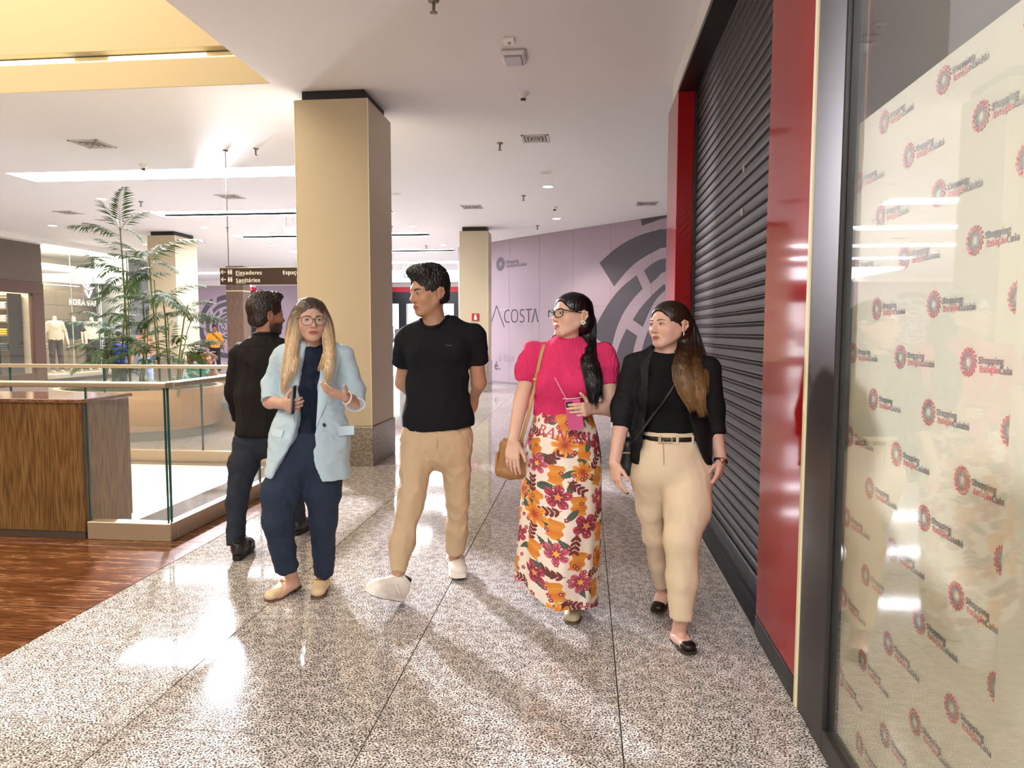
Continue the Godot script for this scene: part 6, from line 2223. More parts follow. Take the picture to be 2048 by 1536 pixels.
func smooth_cap(b: Blob, h: Head, grow: float, back := 0.0) -> void:
	# the hair lying close to the skull, the face left free
	var s := h.s
	b.egg(h.w(Vector3(0, 0.036, -0.014)), (Vector3(0.0785, 0.0885, 0.099) + Vector3.ONE * grow) * s * Vector3(1, h.v, 1), h.f, 0.015)
	b.egg(h.w(Vector3(0, -0.03, -0.05 - back)), Vector3(0.07 + grow, 0.07, 0.055) * s, h.f, 0.03)

func face_free(b: Blob, h: Head, side := 0.0, top := 0.0) -> void:
	var s := h.s
	b.egg(h.w(Vector3(0, -0.022 + top, 0.1)), Vector3(0.066, 0.094, 0.063) * s * Vector3(1, h.v, 1), h.f, 0.02, -1)
	b.egg(h.w(Vector3(0, -0.1, 0.055)), Vector3(0.074 + side, 0.09, 0.062) * s * Vector3(1, h.v, 1), h.f, 0.01, -1)

func strand_paint(h: Head, root: String, tip: String, y_root: float, y_tip: float, sd := 3) -> Callable:
	var a := hexc(root).srgb_to_linear()
	var t := hexc(tip).srgb_to_linear()
	var n := FastNoiseLite.new()
	n.frequency = 1.0
	n.seed = sd
	return func(p: Vector3, _n: Vector3) -> Color:
		var m := clampf((y_root - p.y) / (y_root - y_tip) + 0.3 * n.get_noise_3d(p.x * 90.0, p.y * 5.0, p.z * 90.0), 0, 1)
		var v := 1.0 + 0.35 * n.get_noise_3d(p.x * 150.0 + 7.0, p.y * 6.0, p.z * 150.0)
		var c := a.lerp(t, smoothstep(0.0, 1.0, m)) * v
		c.a = 1.0
		return c

func tone_of(paint: Callable) -> Callable:
	return func(p: Vector3, tone: float) -> Color:
		var c: Color = paint.call(p, Vector3.UP)
		c = c * (0.62 + 0.75 * tone)
		c.a = 1.0
		return c

func build_blue_blazer() -> void:

	var r := thing("person", "woman in a pale blue blazer and round glasses, talking with both hands raised", "person", Vector3(-1.5, 0, -3.55))
	var h := head_at(Vector3(0.060, 1.516, 0.020), yaw_basis(31, -2, 0), 0.98, 0.92)
	var fz := Vector3(0.35, 0, 1)
	var b := Blob.new()
	add_head(b, h, {"mouth": 0.0035, "jaw": 0.98})
	b.bone(Vector3(0.049, 1.440, -0.010), Vector3(0.040, 1.338, -0.040), 0.05, 0.055, 0.025)
	b.bone(Vector3(0.042, 1.261, -0.030), Vector3(0.041, 1.006, -0.020), 0.12, 0.1, 0.04, fz, 1.5)
	b.bone(Vector3(-0.079, 1.333, -0.030), Vector3(0.169, 1.339, -0.050), 0.04, 0.04, 0.04)
	var er := Vector3(-0.188, 1.077, -0.010)
	var wr := Vector3(-0.018, 1.085, 0.180)
	b.chain([Vector3(-0.129, 1.316, -0.030), Vector3(-0.178, 1.151, -0.030), er], [0.032, 0.03, 0.034], 0.015)
	b.chain([er, wr], [0.039, 0.0255], 0.02)
	var dr := (Vector3(0.087, 1.081, 0.290) - wr).normalized()
	var tr: Array = add_hand(b, wr, dr, Vector3(0.75, 0.2, -0.6), true, 0.9, [[30, 55, 35], [42, 60, 35], [50, 62, 35], [58, 60, 30]], Vector3(0.45, 0.8, 0.35))
	hand_grid(b, wr, dr, 0.003)
	var elb := Vector3(0.281, 1.071, -0.050)
	var wl := Vector3(0.286, 1.124, 0.150)
	b.chain([Vector3(0.204, 1.317, -0.060), Vector3(0.259, 1.139, -0.070), elb], [0.032, 0.03, 0.034], 0.015)
	b.chain([elb, wl], [0.0385, 0.0255], 0.02)
	var dl := (Vector3(0.221, 1.162, 0.250) - wl).normalized()
	var tl: Array = add_hand(b, wl, dl, Vector3(0.1, 0.62, -0.78), false, 0.92, [[8, 10, 8], [14, 16, 10], [22, 20, 14], [30, 24, 16]], Vector3(0.5, 0.85, 0.1), 0.1)
	hand_grid(b, wl, dl, 0.003)
	b.chain([Vector3(-0.040, 0.737, 0.000), Vector3(-0.106, 0.455, 0.080), Vector3(-0.091, 0.191, 0.020), Vector3(-0.099, 0.065, -0.050)], [0.08, 0.05, 0.042, 0.032], 0.02)
	b.chain([Vector3(0.104, 0.734, -0.030), Vector3(0.080, 0.425, -0.050), Vector3(0.038, 0.124, -0.150), Vector3(0.016, 0.003, -0.200)], [0.08, 0.05, 0.04, 0.03], 0.02)
	# feet inside the low shoes
	b.bone(Vector3(-0.099, 0.065, -0.050), Vector3(-0.155, 0.016, 0.020), 0.032, 0.026, 0.02)
	b.bone(Vector3(0.016, 0.003, -0.200), Vector3(0.042, -0.003, -0.080), 0.03, 0.026, 0.02)
	b.grid(b.bounds(), 0.012)
	b.grid(face_grid(h), 0.003)
	var nails := tr + tl
	b.paint = skin_paint(h, hexc("c9a08c"), hexc("a3605a"), {"shade": 0.45, "nails": nails, "nail_color": hexc("e6d2c8")})
	later(b, "body", flesh(h, "", ""), r)
	add_face_parts(r, b, h, {"brow": hexc("33241b"), "brow_w": 0.0048, "open": 1.05})
	glasses(r, b, h, 0.0285, 0.0255, 0.0016, mat(hexc("4a302a"), 0.3), 0.002, -0.005, 0.92)
	for x: float in [-1.0, 1.0]:
		var ear := h.w(Vector3(x * 0.081, -0.045, -0.012))
		part("earring", lathe([Vector2(0, -0.006), Vector2(0.005, -0.003), Vector2(0.005, 0.003), Vector2(0, 0.006)], 8), mat(hexc("c9a96a"), 0.3, 0.8), r, ear)
	# hair: dark roots, long straight blonde lengths in front of both shoulders
	var hr := Blob.new()
	var paint := strand_paint(h, "382a20", "cdb088", 1.6, 1.4)
	smooth_cap(hr, h, 0.004)
	face_free(hr, h, -0.012, -0.004)
	var st := st_new()
	var rs := RandomNumberGenerator.new()
	rs.seed = 11
	var tone := tone_of(paint)
	add_lock(hr, st, [Vector3(0.033, 1.601, 0.050), Vector3(0.005, 1.533, 0.075), Vector3(-0.005, 1.420, 0.095), Vector3(-0.004, 1.320, 0.140), Vector3(-0.014, 1.227, 0.170), Vector3(-0.029, 1.156, 0.175)], [0.016, 0.026, 0.031, 0.03, 0.024, 0.01], 70, Vector3(0.2, 0, 1), 1.6, tone, rs, 0.006)
	add_lock(hr, st, [Vector3(0.006, 1.603, 0.010), Vector3(-0.030, 1.514, 0.020), Vector3(-0.027, 1.383, 0.060), Vector3(0.019, 1.295, 0.140), Vector3(0.016, 1.237, 0.160)], [0.02, 0.03, 0.034, 0.026, 0.012], 40, Vector3(0.2, 0, 1), 1.5, tone, rs, 0.006)
	add_lock(hr, st, [Vector3(0.087, 1.603, 0.010), Vector3(0.136, 1.534, 0.020), Vector3(0.156, 1.419, 0.035), Vector3(0.192, 1.328, 0.105), Vector3(0.202, 1.253, 0.150), Vector3(0.195, 1.192, 0.155)], [0.014, 0.02, 0.024, 0.027, 0.02, 0.008], 60, Vector3(0.4, 0, 1), 1.6, tone, rs, 0.007)
	add_lock(hr, st, [Vector3(0.093, 1.599, -0.030), Vector3(0.125, 1.501, -0.050), Vector3(0.156, 1.382, 0.000), Vector3(0.166, 1.320, 0.100), Vector3(0.157, 1.270, 0.140)], [0.02, 0.026, 0.024, 0.016, 0.006], 40, Vector3(0.4, 0, 1), 1.5, tone, rs, 0.008)
	add_lock(hr, st, [Vector3(0.019, 1.596, -0.090), Vector3(0.005, 1.489, -0.120), Vector3(-0.011, 1.296, -0.150), Vector3(-0.024, 1.157, -0.160)], [0.05, 0.06, 0.06, 0.04], 20, Vector3(0.3, 0, 1), 1.6, tone, rs)
	hr.paint = paint
	hr.push = hair_push(0.004, 90.0, 6.0, 5)
	later(hr, "hair", vmat(0.42), r, 0.0048)
	part("hair_strands", st_end(st), vmat(0.38), r)
	# blouse
	var bl := Blob.new()
	bl.bone(Vector3(0.040, 1.296, -0.030), Vector3(0.032, 1.087, -0.020), 0.125, 0.115, 0.05, fz, 1.35)
	bl.bone(Vector3(0.032, 1.087, -0.020), Vector3(0.020, 0.872, -0.010), 0.115, 0.13, 0.05, fz, 1.35)
	bl.bone(Vector3(0.037, 1.311, -0.040), Vector3(0.041, 1.381, -0.025), 0.072, 0.0585, 0.03)
	bl.bone(Vector3(-0.050, 1.322, -0.040), Vector3(0.125, 1.325, -0.050), 0.045, 0.045, 0.05)
	bl.egg(Vector3(0.002, 1.167, 0.050), Vector3(0.062, 0.07, 0.055), Basis.IDENTITY, 0.05)
	bl.egg(Vector3(0.107, 1.168, 0.040), Vector3(0.062, 0.07, 0.055), Basis.IDENTITY, 0.05)
	bl.bone(Vector3(0.041, 1.355, -0.025), Vector3(0.051, 1.487, 0.000), 0.0535, 0.052, 0.005, Vector3.ZERO, 1.0, -1)
	bl.cut(Vector3(0.043, 1.384, -0.020), Vector3(0, 1, 0.12))
	bl.push = fold_noise(0.004, 14.0, 2.5, 12)
	later(bl, "blouse", cloth("141c30", 0.6), r, 0.009)
	# jeans
	var j := Blob.new()
	j.egg(Vector3(0.028, 0.803, -0.015), Vector3(0.17, 0.12, 0.125), Basis.IDENTITY, 0.05)
	j.bone(Vector3(0.027, 0.921, -0.010), Vector3(0.031, 0.845, -0.010), 0.13, 0.155, 0.04, fz, 1.35)
	j.chain([Vector3(-0.043, 0.751, 0.005), Vector3(-0.103, 0.599, 0.060), Vector3(-0.112, 0.452, 0.090), Vector3(-0.103, 0.161, 0.015)], [0.112, 0.1, 0.076, 0.062], 0.035, Vector3.ZERO, 1.0, true)
	j.chain([Vector3(0.102, 0.748, -0.030), Vector3(0.090, 0.583, -0.030), Vector3(0.080, 0.425, -0.050), Vector3(0.036, 0.077, -0.160)], [0.108, 0.091, 0.071, 0.053], 0.035, Vector3.ZERO, 1.0, true)
	j.cut(Vector3(0.027, 0.926, -0.010), Vector3(0, 1, 0))
	j.push = fold_noise(0.006, 8.0, 7.0, 15)
	later(j, "jeans", cloth("2a3345", 0.8, 0.05, 14.0), r, 0.009)
	# blazer
	var z := Blob.new()
	z.bone(Vector3(0.038, 1.279, -0.035), Vector3(0.046, 1.087, -0.025), 0.158, 0.15, 0.05, fz, 1.3)
	z.bone(Vector3(0.046, 1.087, -0.025), Vector3(0.034, 0.886, -0.010), 0.15, 0.198, 0.05, fz, 1.35)
	z.bone(Vector3(0.034, 0.886, -0.010), Vector3(0.013, 0.574, 0.000), 0.2, 0.235, 0.05, fz, 1.35)
	z.bone(Vector3(-0.054, 1.338, -0.050), Vector3(0.117, 1.343, -0.070), 0.05, 0.05, 0.05)
	z.bone(Vector3(-0.118, 1.322, -0.030), Vector3(0.199, 1.328, -0.060), 0.048, 0.048, 0.05)
	z.egg(Vector3(0.002, 1.159, 0.050), Vector3(0.078, 0.085, 0.066), Basis.IDENTITY, 0.05)
	z.egg(Vector3(0.112, 1.160, 0.040), Vector3(0.078, 0.085, 0.066), Basis.IDENTITY, 0.05)
	z.bone(Vector3(-0.121, 1.316, -0.030), Vector3(-0.181, 1.165, -0.030), 0.057, 0.053, 0.03)
	z.bone(Vector3(-0.181, 1.165, -0.030), Vector3(-0.165, 1.088, 0.020), 0.053, 0.05, 0.03, Vector3.ZERO, 1.0, 2)
	z.bone(Vector3(0.204, 1.320, -0.060), Vector3(0.261, 1.139, -0.070), 0.057, 0.052, 0.03)
	z.bone(Vector3(0.261, 1.139, -0.070), Vector3(0.291, 1.069, 0.005), 0.053, 0.051, 0.03, Vector3.ZERO, 1.0, 2)
	z.bone(Vector3(0.039, 1.322, -0.035), Vector3(0.047, 1.514, -0.010), 0.062, 0.062, 0.006, Vector3.ZERO, 1.0, -1)
	z.slit([[0.593, -0.145, 0.179], [0.679, -0.121, 0.135], [0.755, -0.087, 0.109], [0.822, -0.041, 0.105], [0.894, -0.002, 0.112], [0.968, 0.016, 0.116], [1.098, 0.022, 0.119], [1.280, 0.031, 0.125], [1.409, 0.050, 0.133]], -0.06)
	z.cut(Vector3(0.067, 0.673, 0.100), Vector3(-0.06, -1, 0))
	z.push = fold_noise(0.006, 6.0, 7.0, 18)
	later(z, "blazer", cloth("b3c8d2", 0.75), r, 0.008)
	var bz := cloth("bccfd8", 0.75)
	part("lapel", cloth_panel([z], [Vector2(0.018, 1.389), Vector2(-0.035, 1.327), Vector2(-0.033, 1.202), Vector2(0.016, 0.968)], [Vector2(0.050, 1.384), Vector2(0.035, 1.317), Vector2(0.027, 1.190), Vector2(0.019, 0.962)], 6, 0.004, 0.004, 0.3), bz, r)
	part("lapel", cloth_panel([z], [Vector2(0.133, 1.389), Vector2(0.126, 1.317), Vector2(0.121, 1.190), Vector2(0.116, 0.964)], [Vector2(0.180, 1.384), Vector2(0.214, 1.323), Vector2(0.190, 1.191), Vector2(0.119, 0.959)], 6, 0.004, 0.004, 0.3), bz, r)
	part("pocket_flap", cloth_panel([z], [Vector2(-0.113, 0.951), Vector2(-0.125, 0.915)], [Vector2(-0.043, 0.947), Vector2(-0.055, 0.906)], 5, 0.003, 0.003, 0.4), bz, r)
	part("pocket_flap", cloth_panel([z], [Vector2(0.207, 0.952), Vector2(0.212, 0.905)], [Vector2(0.281, 0.955), Vector2(0.286, 0.909)], 5, 0.003, 0.003, 0.4), bz, r)
	var bp := drape([z], [Vector2(0.152, 0.969)], 0.4, 0.003)
	if bp: part("button", lathe([Vector2(0, 0), Vector2(0.009, 0.001), Vector2(0.01, 0.004), Vector2(0, 0.005)], 12), mat(hexc("2c2f36"), 0.4), r, bp[0], Vector3(PI / 2, 0, 0))
	# turned cuffs and bracelet
	var cf := cloth("dbe4ea", 0.7)
	var ring := func(c: Vector3, d: Vector3, rad: float) -> Array:
		var u := d.cross(Vector3.UP).normalized()
		var v := d.cross(u).normalized()
		var out := []
		for k in 21: out.append(c + (u * cos(TAU * k / 20.0) + v * sin(TAU * k / 20.0)) * rad)
		return out
	part("cuff", tube(ring.call(Vector3(0.291, 1.069, 0.005), Vector3(0.291, 1.069, 0.005) - Vector3(0.261, 1.139, -0.070), 0.05), 0.006, 6), cf, r)
	part("cuff", tube(ring.call(Vector3(-0.165, 1.088, 0.020), Vector3(-0.165, 1.088, 0.020) - Vector3(-0.181, 1.165, -0.030), 0.049), 0.005, 6), bz, r)
	part("bracelet", tube(ring.call(Vector3(0.286, 1.116, 0.120), dl, 0.034), 0.0045, 6), mat(hexc("ece6dc"), 0.35), r)
	var gold := mat(hexc("b98d3e"), 0.3, 0.85)
	var sm := {"sole": mat(hexc("6b5138"), 0.6), "upper": mat(hexc("d8bd98"), 0.45), "gold": gold}
	shoe(r, "loafer", Vector3(-0.098, 0.021, -0.140), Vector3(-0.197, -0.005, 0.070), 0.088, sm)
	shoe(r, "loafer", Vector3(0.019, -0.002, -0.230), Vector3(0.058, 0.002, 0.010), 0.088, sm)
	# the phone in her hand stays a thing of its own
	var pc := Vector3(0.062, 1.115, 0.265) + Vector3(-1.5, 0, -3.55)
	var ph := thing("phone", "slim grey phone held edge-on by the woman in the blue blazer", "phone", pc, deg_to_rad(100))
	part("case", slab(Vector3(-0.035, -0.072, -0.0045), Vector3(0.035, 0.072, 0.0045), 0.003), mat(hexc("8a8078"), 0.35), ph)
	part("screen", slab(Vector3(-0.032, -0.069, 0.0045), Vector3(0.032, 0.069, 0.005)), M.black, ph)
	ph.rotation.x = 0.1

func floral_texture() -> ImageTexture:
	var S := 1024
	var im := Image.create(S, S, false, Image.FORMAT_RGB8)
	im.fill(hexc("e8d8c8"))
	var g := RandomNumberGenerator.new()
	g.seed = 4
	# fn(dx, dy in -1..1) gives a colour with alpha 0 where nothing is printed
	var stamp := func(cx: float, cy: float, rad: float, ang: float, fn: Callable) -> void:
		for y in range(int(cy - rad), int(cy + rad) + 1):
			for x in range(int(cx - rad), int(cx + rad) + 1):
				var q := (Vector2(x - cx, y - cy) / rad).rotated(-ang)
				if q.length() > 1.0: continue
				var c: Color = fn.call(q)
				if c.a > 0.5: im.set_pixel(posmod(x, S), posmod(y, S), c)
	var petals := func(n: int, deep: Color, pale: Color, heart: Color) -> Callable:
		return func(q: Vector2) -> Color:
			var a := fposmod(q.angle(), TAU / n) / (TAU / n) - 0.5
			var l := q.length()
			var edge := 0.97 - 0.9 * pow(absf(a) * 2.0, 3.0) * 0.62
			if l > edge: return Color(0, 0, 0, 0)
			if l < 0.2: return heart
			if l < 0.34 and absf(a) < 0.14: return heart
			var t := clampf((l - 0.25) / 0.65 + 0.25 * sin(q.angle() * n * 3.0), 0, 1)
			if absf(a) < 0.03: return deep
			return deep.lerp(pale, t)
	var leaf := func(c1: Color, c2: Color) -> Callable:
		return func(q: Vector2) -> Color:
			var w := 0.36 * (1.0 - q.x * q.x) * (1.0 - 0.25 * q.x) + 0.03 * sin(q.x * 22.0)
			if absf(q.y) > w: return Color(0, 0, 0, 0)
			if absf(q.y) < 0.035: return c2
			return c1.lerp(c2, 0.5 + 0.5 * sin((absf(q.y) * 2.0 - q.x) * 16.0)) if absf(q.y) < w * 0.85 else c1
	var sprig := func(c1: Color) -> Callable:
		return func(q: Vector2) -> Color:
			if absf(q.y) < 0.035 and q.x < 0.8: return c1
			for k in 4:
				for s in [-1.0, 1.0]:
					var d := (q - Vector2(-0.55 + 0.42 * k, 0.2 * s)).rotated(-0.7 * s)
					if Vector2(d.x / 0.3, d.y / 0.13).length() < 1.0: return c1
			return Color(0, 0, 0, 0)
	var blocks := func(q: Vector2) -> Color:
		if absf(q.x) > 0.55 + 0.08 * sin(q.y * 9.0) or absf(q.y) > 0.8: return Color(0, 0, 0, 0)
		var c := hexc("e29a3a").lerp(hexc("d9722e"), 0.5 + 0.5 * sin(q.y * 6.0 + q.x))
		if sin(q.y * 26.0 + sin(q.x * 5.0)) > 0.72: c = hexc("b99a2c")
		if sin(q.x * 34.0) * sin(q.y * 34.0) > 0.6: c = hexc("c4502c")
		return c
	var pink: Callable = petals.call(6, hexc("8e2f4a"), hexc("d9707f"), hexc("eab04a"))
	var wine: Callable = petals.call(5, hexc("6d2236"), hexc("c2495a"), hexc("d98a58"))
	var orange: Callable = petals.call(8, hexc("c8642a"), hexc("f0a63c"), hexc("a63f2a"))
	var green: Callable = leaf.call(hexc("2f3d38"), hexc("5f6b55"))
	var rust: Callable = sprig.call(hexc("6e2c2a"))
	var tiny: Callable = petals.call(5, hexc("8a2c36"), hexc("a33c46"), hexc("f0d8c0"))
	for k in 6:
		for i in 4:
			var cx := 256.0 * i + 128.0 * (k % 2) + g.randf_range(-24, 24)
			var cy := 171.0 * k + g.randf_range(-20, 20)
			for l in 3: stamp.call(cx + g.randf_range(-80, 80), cy + g.randf_range(-70, 70), 52.0, g.randf() * TAU, green)
			stamp.call(cx + 110, cy + 40 + g.randf_range(-15, 15), 72.0, g.randf_range(-0.4, 0.4), blocks)
			stamp.call(cx + g.randf_range(60, 100), cy - 60, 66.0, g.randf() * TAU, rust)
			var f: Callable = [pink, orange, wine][(i + k * 2) % 3]
			stamp.call(cx, cy, g.randf_range(62, 80), g.randf() * TAU, f)
			for l in 5: stamp.call(cx + g.randf_range(-125, 125), cy + g.randf_range(-85, 85), 15.0, g.randf() * TAU, tiny)
	return ImageTexture.create_from_image(im)

func build_pink_woman() -> void:

	var r := thing("person", "woman in a pink ribbed turtleneck and long floral skirt, black glasses, looking aside", "person", Vector3(-0.08, 0, -3.45))
	var h := head_at(Vector3(0.008, 1.537, -0.020), yaw_basis(-53, 4, 2), 1.0, 0.885)
	var fz := Vector3(0, 0, 1)
	var b := Blob.new()
	add_head(b, h, {"jaw": 1.05})
	b.bone(Vector3(-0.004, 1.463, -0.040), Vector3(-0.019, 1.362, -0.050), 0.052, 0.056, 0.025)
	b.bone(Vector3(-0.013, 1.287, -0.050), Vector3(-0.021, 0.985, -0.030), 0.12, 0.11, 0.04, fz, 1.4)
	b.bone(Vector3(-0.136, 1.342, -0.040), Vector3(0.131, 1.348, -0.060), 0.04, 0.04, 0.04)
	var er := Vector3(-0.247, 1.081, -0.010)
	var wr := Vector3(-0.271, 0.918, 0.090)
	b.chain([Vector3(-0.180, 1.347, -0.050), Vector3(-0.213, 1.224, -0.027), er, wr], [0.035, 0.04, 0.039, 0.0265], 0.015)
	var dr := (Vector3(-0.273, 0.816, 0.115) - wr).normalized()
	var tr: Array = add_hand(b, wr, dr, Vector3(0.25, 0, -1), true, 0.95, [[10, 18, 12], [14, 22, 14], [16, 24, 14], [16, 26, 16]], Vector3(0.8, 0.55, 0.2), 0.05)
	hand_grid(b, wr, dr, 0.003)
	var el := Vector3(0.210, 1.077, -0.010)
	var wl := Vector3(0.108, 1.084, 0.095)
	b.chain([Vector3(0.171, 1.333, -0.070), Vector3(0.190, 1.208, -0.050), el], [0.036, 0.044, 0.04], 0.015)
	b.chain([el, wl], [0.042, 0.027], 0.02)
	var dl := Vector3(-0.5, 0.02, 0.86)
	var tl: Array = add_hand(b, wl, dl, Vector3(-0.86, -0.1, -0.5), false, 0.86, [[42, 30, 18], [46, 30, 18], [50, 30, 18], [54, 30, 18]], Vector3(0.5, 0.8, 0.1), 0.02)
	hand_grid(b, wl, dl, 0.003)
	b.chain([Vector3(0.043, 0.859, -0.030), Vector3(0.040, 0.471, 0.050), Vector3(0.026, 0.075, -0.050)], [0.09, 0.055, 0.035], 0.03)
	b.bone(Vector3(0.026, 0.075, -0.050), Vector3(0.024, 0.027, 0.040), 0.032, 0.026, 0.02)
	b.chain([Vector3(-0.083, 0.857, -0.030), Vector3(-0.123, 0.423, -0.100), Vector3(-0.159, 0.177, -0.270)], [0.09, 0.055, 0.035], 0.03)
	b.grid(b.bounds(), 0.012)
	b.grid(face_grid(h), 0.003)
	b.paint = skin_paint(h, hexc("d8ae98"), hexc("b0615e"), {"shade": 0.4, "nails": tr + tl, "nail_color": hexc("e6c6b6")})
	later(b, "body", flesh(h, "", ""), r)
	add_face_parts(r, b, h, {"brow": hexc("1c1412"), "brow_w": 0.0056, "gaze": Vector2(-0.002, 0.0), "lash": 0.0022})
	glasses(r, b, h, 0.029, 0.0225, 0.0024, mat(hexc("17151a"), 0.25), 0.009)
	for x: float in [-1.0, 1.0]:
		var e := h.w(Vector3(x * 0.083, -0.046, -0.012))
		var st0 := st_new()
		for k in 5:
			var a := TAU * k / 5.0
			add_lathe(st0, [Vector2(0, -0.006), Vector2(0.006, -0.002), Vector2(0.006, 0.002), Vector2(0, 0.006)], 8, Vector3(cos(a) * 0.008, sin(a) * 0.008, 0))
		part("earring", st_end(st0, true), mat(hexc("ece4d6"), 0.25, 0.2), r, e)
	# long black hair, tucked behind the ear, falling in front of one shoulder
	var hr := Blob.new()
	var paint := strand_paint(h, "0e0c0d", "161213", 1.6, 0.9)
	smooth_cap(hr, h, 0.004, 0.012)
	face_free(hr, h, 0.02)
	for x: float in [-1.0, 1.0]:
		hr.egg(h.w(Vector3(x * 0.082, -0.022, 0.006)), Vector3(0.024, 0.036, 0.026), h.f, 0.008, -1)
		hr.egg(h.w(Vector3(x * 0.08, -0.035, 0.05)), Vector3(0.03, 0.055, 0.04), h.f, 0.008, -1)
	var st := st_new()
	var rs := RandomNumberGenerator.new()
	rs.seed = 21
	var tone := tone_of(paint)
	add_lock(hr, st, [Vector3(0.049, 1.599, -0.050), Vector3(0.090, 1.513, -0.070), Vector3(0.091, 1.388, -0.040), Vector3(0.101, 1.282, 0.080), Vector3(0.116, 1.196, 0.125), Vector3(0.121, 1.109, 0.120)], [0.03, 0.04, 0.042, 0.042, 0.036, 0.02], 70, Vector3(0.2, 0, 1), 1.5, tone, rs, 0.003)
	add_lock(hr, st, [Vector3(0.044, 1.584, -0.100), Vector3(0.070, 1.463, -0.120), Vector3(0.096, 1.338, -0.050), Vector3(0.131, 1.219, 0.050), Vector3(0.144, 1.128, 0.070)], [0.05, 0.055, 0.05, 0.038, 0.02], 40, Vector3(0.2, 0, 1), 1.4, tone, rs, 0.003)
	add_lock(hr, st, [Vector3(0.013, 1.577, -0.120), Vector3(-0.002, 1.463, -0.150), Vector3(-0.027, 1.360, -0.160), Vector3(-0.039, 1.203, -0.170)], [0.06, 0.065, 0.07, 0.05], 24, Vector3(0, 0, 1), 1.5, tone, rs)
	add_lock(hr, st, [Vector3(-0.032, 1.463, -0.120), Vector3(-0.072, 1.412, -0.120), Vector3(-0.118, 1.381, -0.110)], [0.03, 0.022, 0.01], 16, Vector3(0, 0, 1), 1.3, tone, rs)
	hr.paint = paint
	hr.push = hair_push(0.003, 90.0, 5.0, 5)
	later(hr, "hair", vmat(0.32), r, 0.0048)
	part("hair_strands", st_end(st), vmat(0.28), r)
	# turtleneck
	var t := Blob.new()
	t.bone(Vector3(-0.013, 1.292, -0.050), Vector3(-0.022, 1.136, -0.040), 0.152, 0.145, 0.05, fz, 1.3)
	t.bone(Vector3(-0.022, 1.136, -0.040), Vector3(-0.026, 0.985, -0.030), 0.145, 0.158, 0.05, fz, 1.3)
	t.egg(Vector3(-0.083, 1.198, 0.050), Vector3(0.08, 0.08, 0.066), Basis.IDENTITY, 0.05)
	t.egg(Vector3(0.049, 1.199, 0.050), Vector3(0.082, 0.08, 0.068), Basis.IDENTITY, 0.05)
	t.bone(Vector3(-0.137, 1.334, -0.050), Vector3(0.126, 1.335, -0.070), 0.045, 0.045, 0.035)
	t.bone(Vector3(-0.019, 1.327, -0.055), Vector3(-0.021, 1.413, -0.035), 0.06, 0.0565, 0.02, Vector3.ZERO, 1.0, 2)
	t.bone(Vector3(-0.021, 1.365, -0.047), Vector3(-0.024, 1.398, -0.039), 0.0605, 0.0605, 0.004, Vector3.ZERO, 1.0, 2)
	t.bone(Vector3(-0.180, 1.352, -0.050), Vector3(-0.209, 1.274, -0.030), 0.058, 0.059, 0.03)
	t.bone(Vector3(-0.209, 1.274, -0.030), Vector3(-0.221, 1.206, -0.025), 0.059, 0.05, 0.03, Vector3.ZERO, 1.0, 2)
	t.bone(Vector3(0.171, 1.343, -0.070), Vector3(0.182, 1.275, -0.060), 0.06, 0.06, 0.03)
	t.bone(Vector3(0.182, 1.275, -0.060), Vector3(0.192, 1.193, -0.050), 0.06, 0.054, 0.03, Vector3.ZERO, 1.0, 2)
	t.cut(Vector3(-0.024, 1.038, 0.050), Vector3(0.03, -1, 0))
	var ribs := func(p: Vector3, n: Vector3) -> float:
		return 0.0016 * sin((p.x + 0.25 * p.z) * 420.0 + 0.9 * sin(p.y * 120.0)) * clampf(n.z * 1.6, 0.2, 1.0)
	t.push = fold_noise(0.006, 6.0, 6.0, 31, ribs)
	later(t, "turtleneck", cloth("de3a6c", 0.9, 0.08, 30.0), r, 0.0055)
	# skirt: rings from waist to hem
	var rows := [[832, 1068, 1188, 0.112], [850, 1063, 1192, 0.14], [880, 1053, 1199, 0.155], [920, 1047, 1203, 0.16], [1000, 1040, 1202, 0.165], [1060, 1035, 1201, 0.175], [1130, 1030, 1198, 0.19], [1200, 1026, 1194, 0.2]]
	var lo: Array[Vector3] = [Vector3(-0.167, 1.054, -0.030), Vector3(-0.190, 0.983, -0.030), Vector3(-0.215, 0.906, -0.030), Vector3(-0.230, 0.804, -0.025), Vector3(-0.243, 0.601, -0.010), Vector3(-0.252, 0.448, 0.000), Vector3(-0.263, 0.269, 0.010), Vector3(-0.272, 0.076, 0.020)]
	var hi: Array[Vector3] = [Vector3(0.109, 1.058, -0.030), Vector3(0.134, 0.988, -0.030), Vector3(0.153, 0.912, -0.030), Vector3(0.164, 0.812, -0.025), Vector3(0.163, 0.612, -0.010), Vector3(0.162, 0.461, 0.000), Vector3(0.154, 0.284, 0.010), Vector3(0.143, 0.094, 0.020)]
	var skirt_at := func(a: float, v: float) -> Vector3:
		# v runs 0 at the waist to 1 at the hem; the hem is higher towards her right side
		var tot := lo[0].y - lo[7].y
		var drop := 1.0 - 0.12 * clampf(-cos(a) * 1.5 - 0.2, 0, 1) - 0.03 * clampf(-sin(a), 0, 1) - 0.055 * clampf(sin(a), 0, 1)
		var y := lo[0].y - tot * v * drop
		var k := 1
		while k < 7 and lo[k].y > y: k += 1
		var f := clampf((lo[k - 1].y - y) / (lo[k - 1].y - lo[k].y), 0, 1)
		var l := lo[k - 1].lerp(lo[k], f)
		var hh := hi[k - 1].lerp(hi[k], f)
		var c := (l + hh) * 0.5
		var dz := lerpf(rows[k - 1][3], rows[k][3], f)
		var fold := 1.0 + (0.012 + 0.05 * v * v) * sin(a * 9.0 + 1.5 * sin(v * 2.0)) + 0.02 * v * sin(a * 17.0 + 2.0)
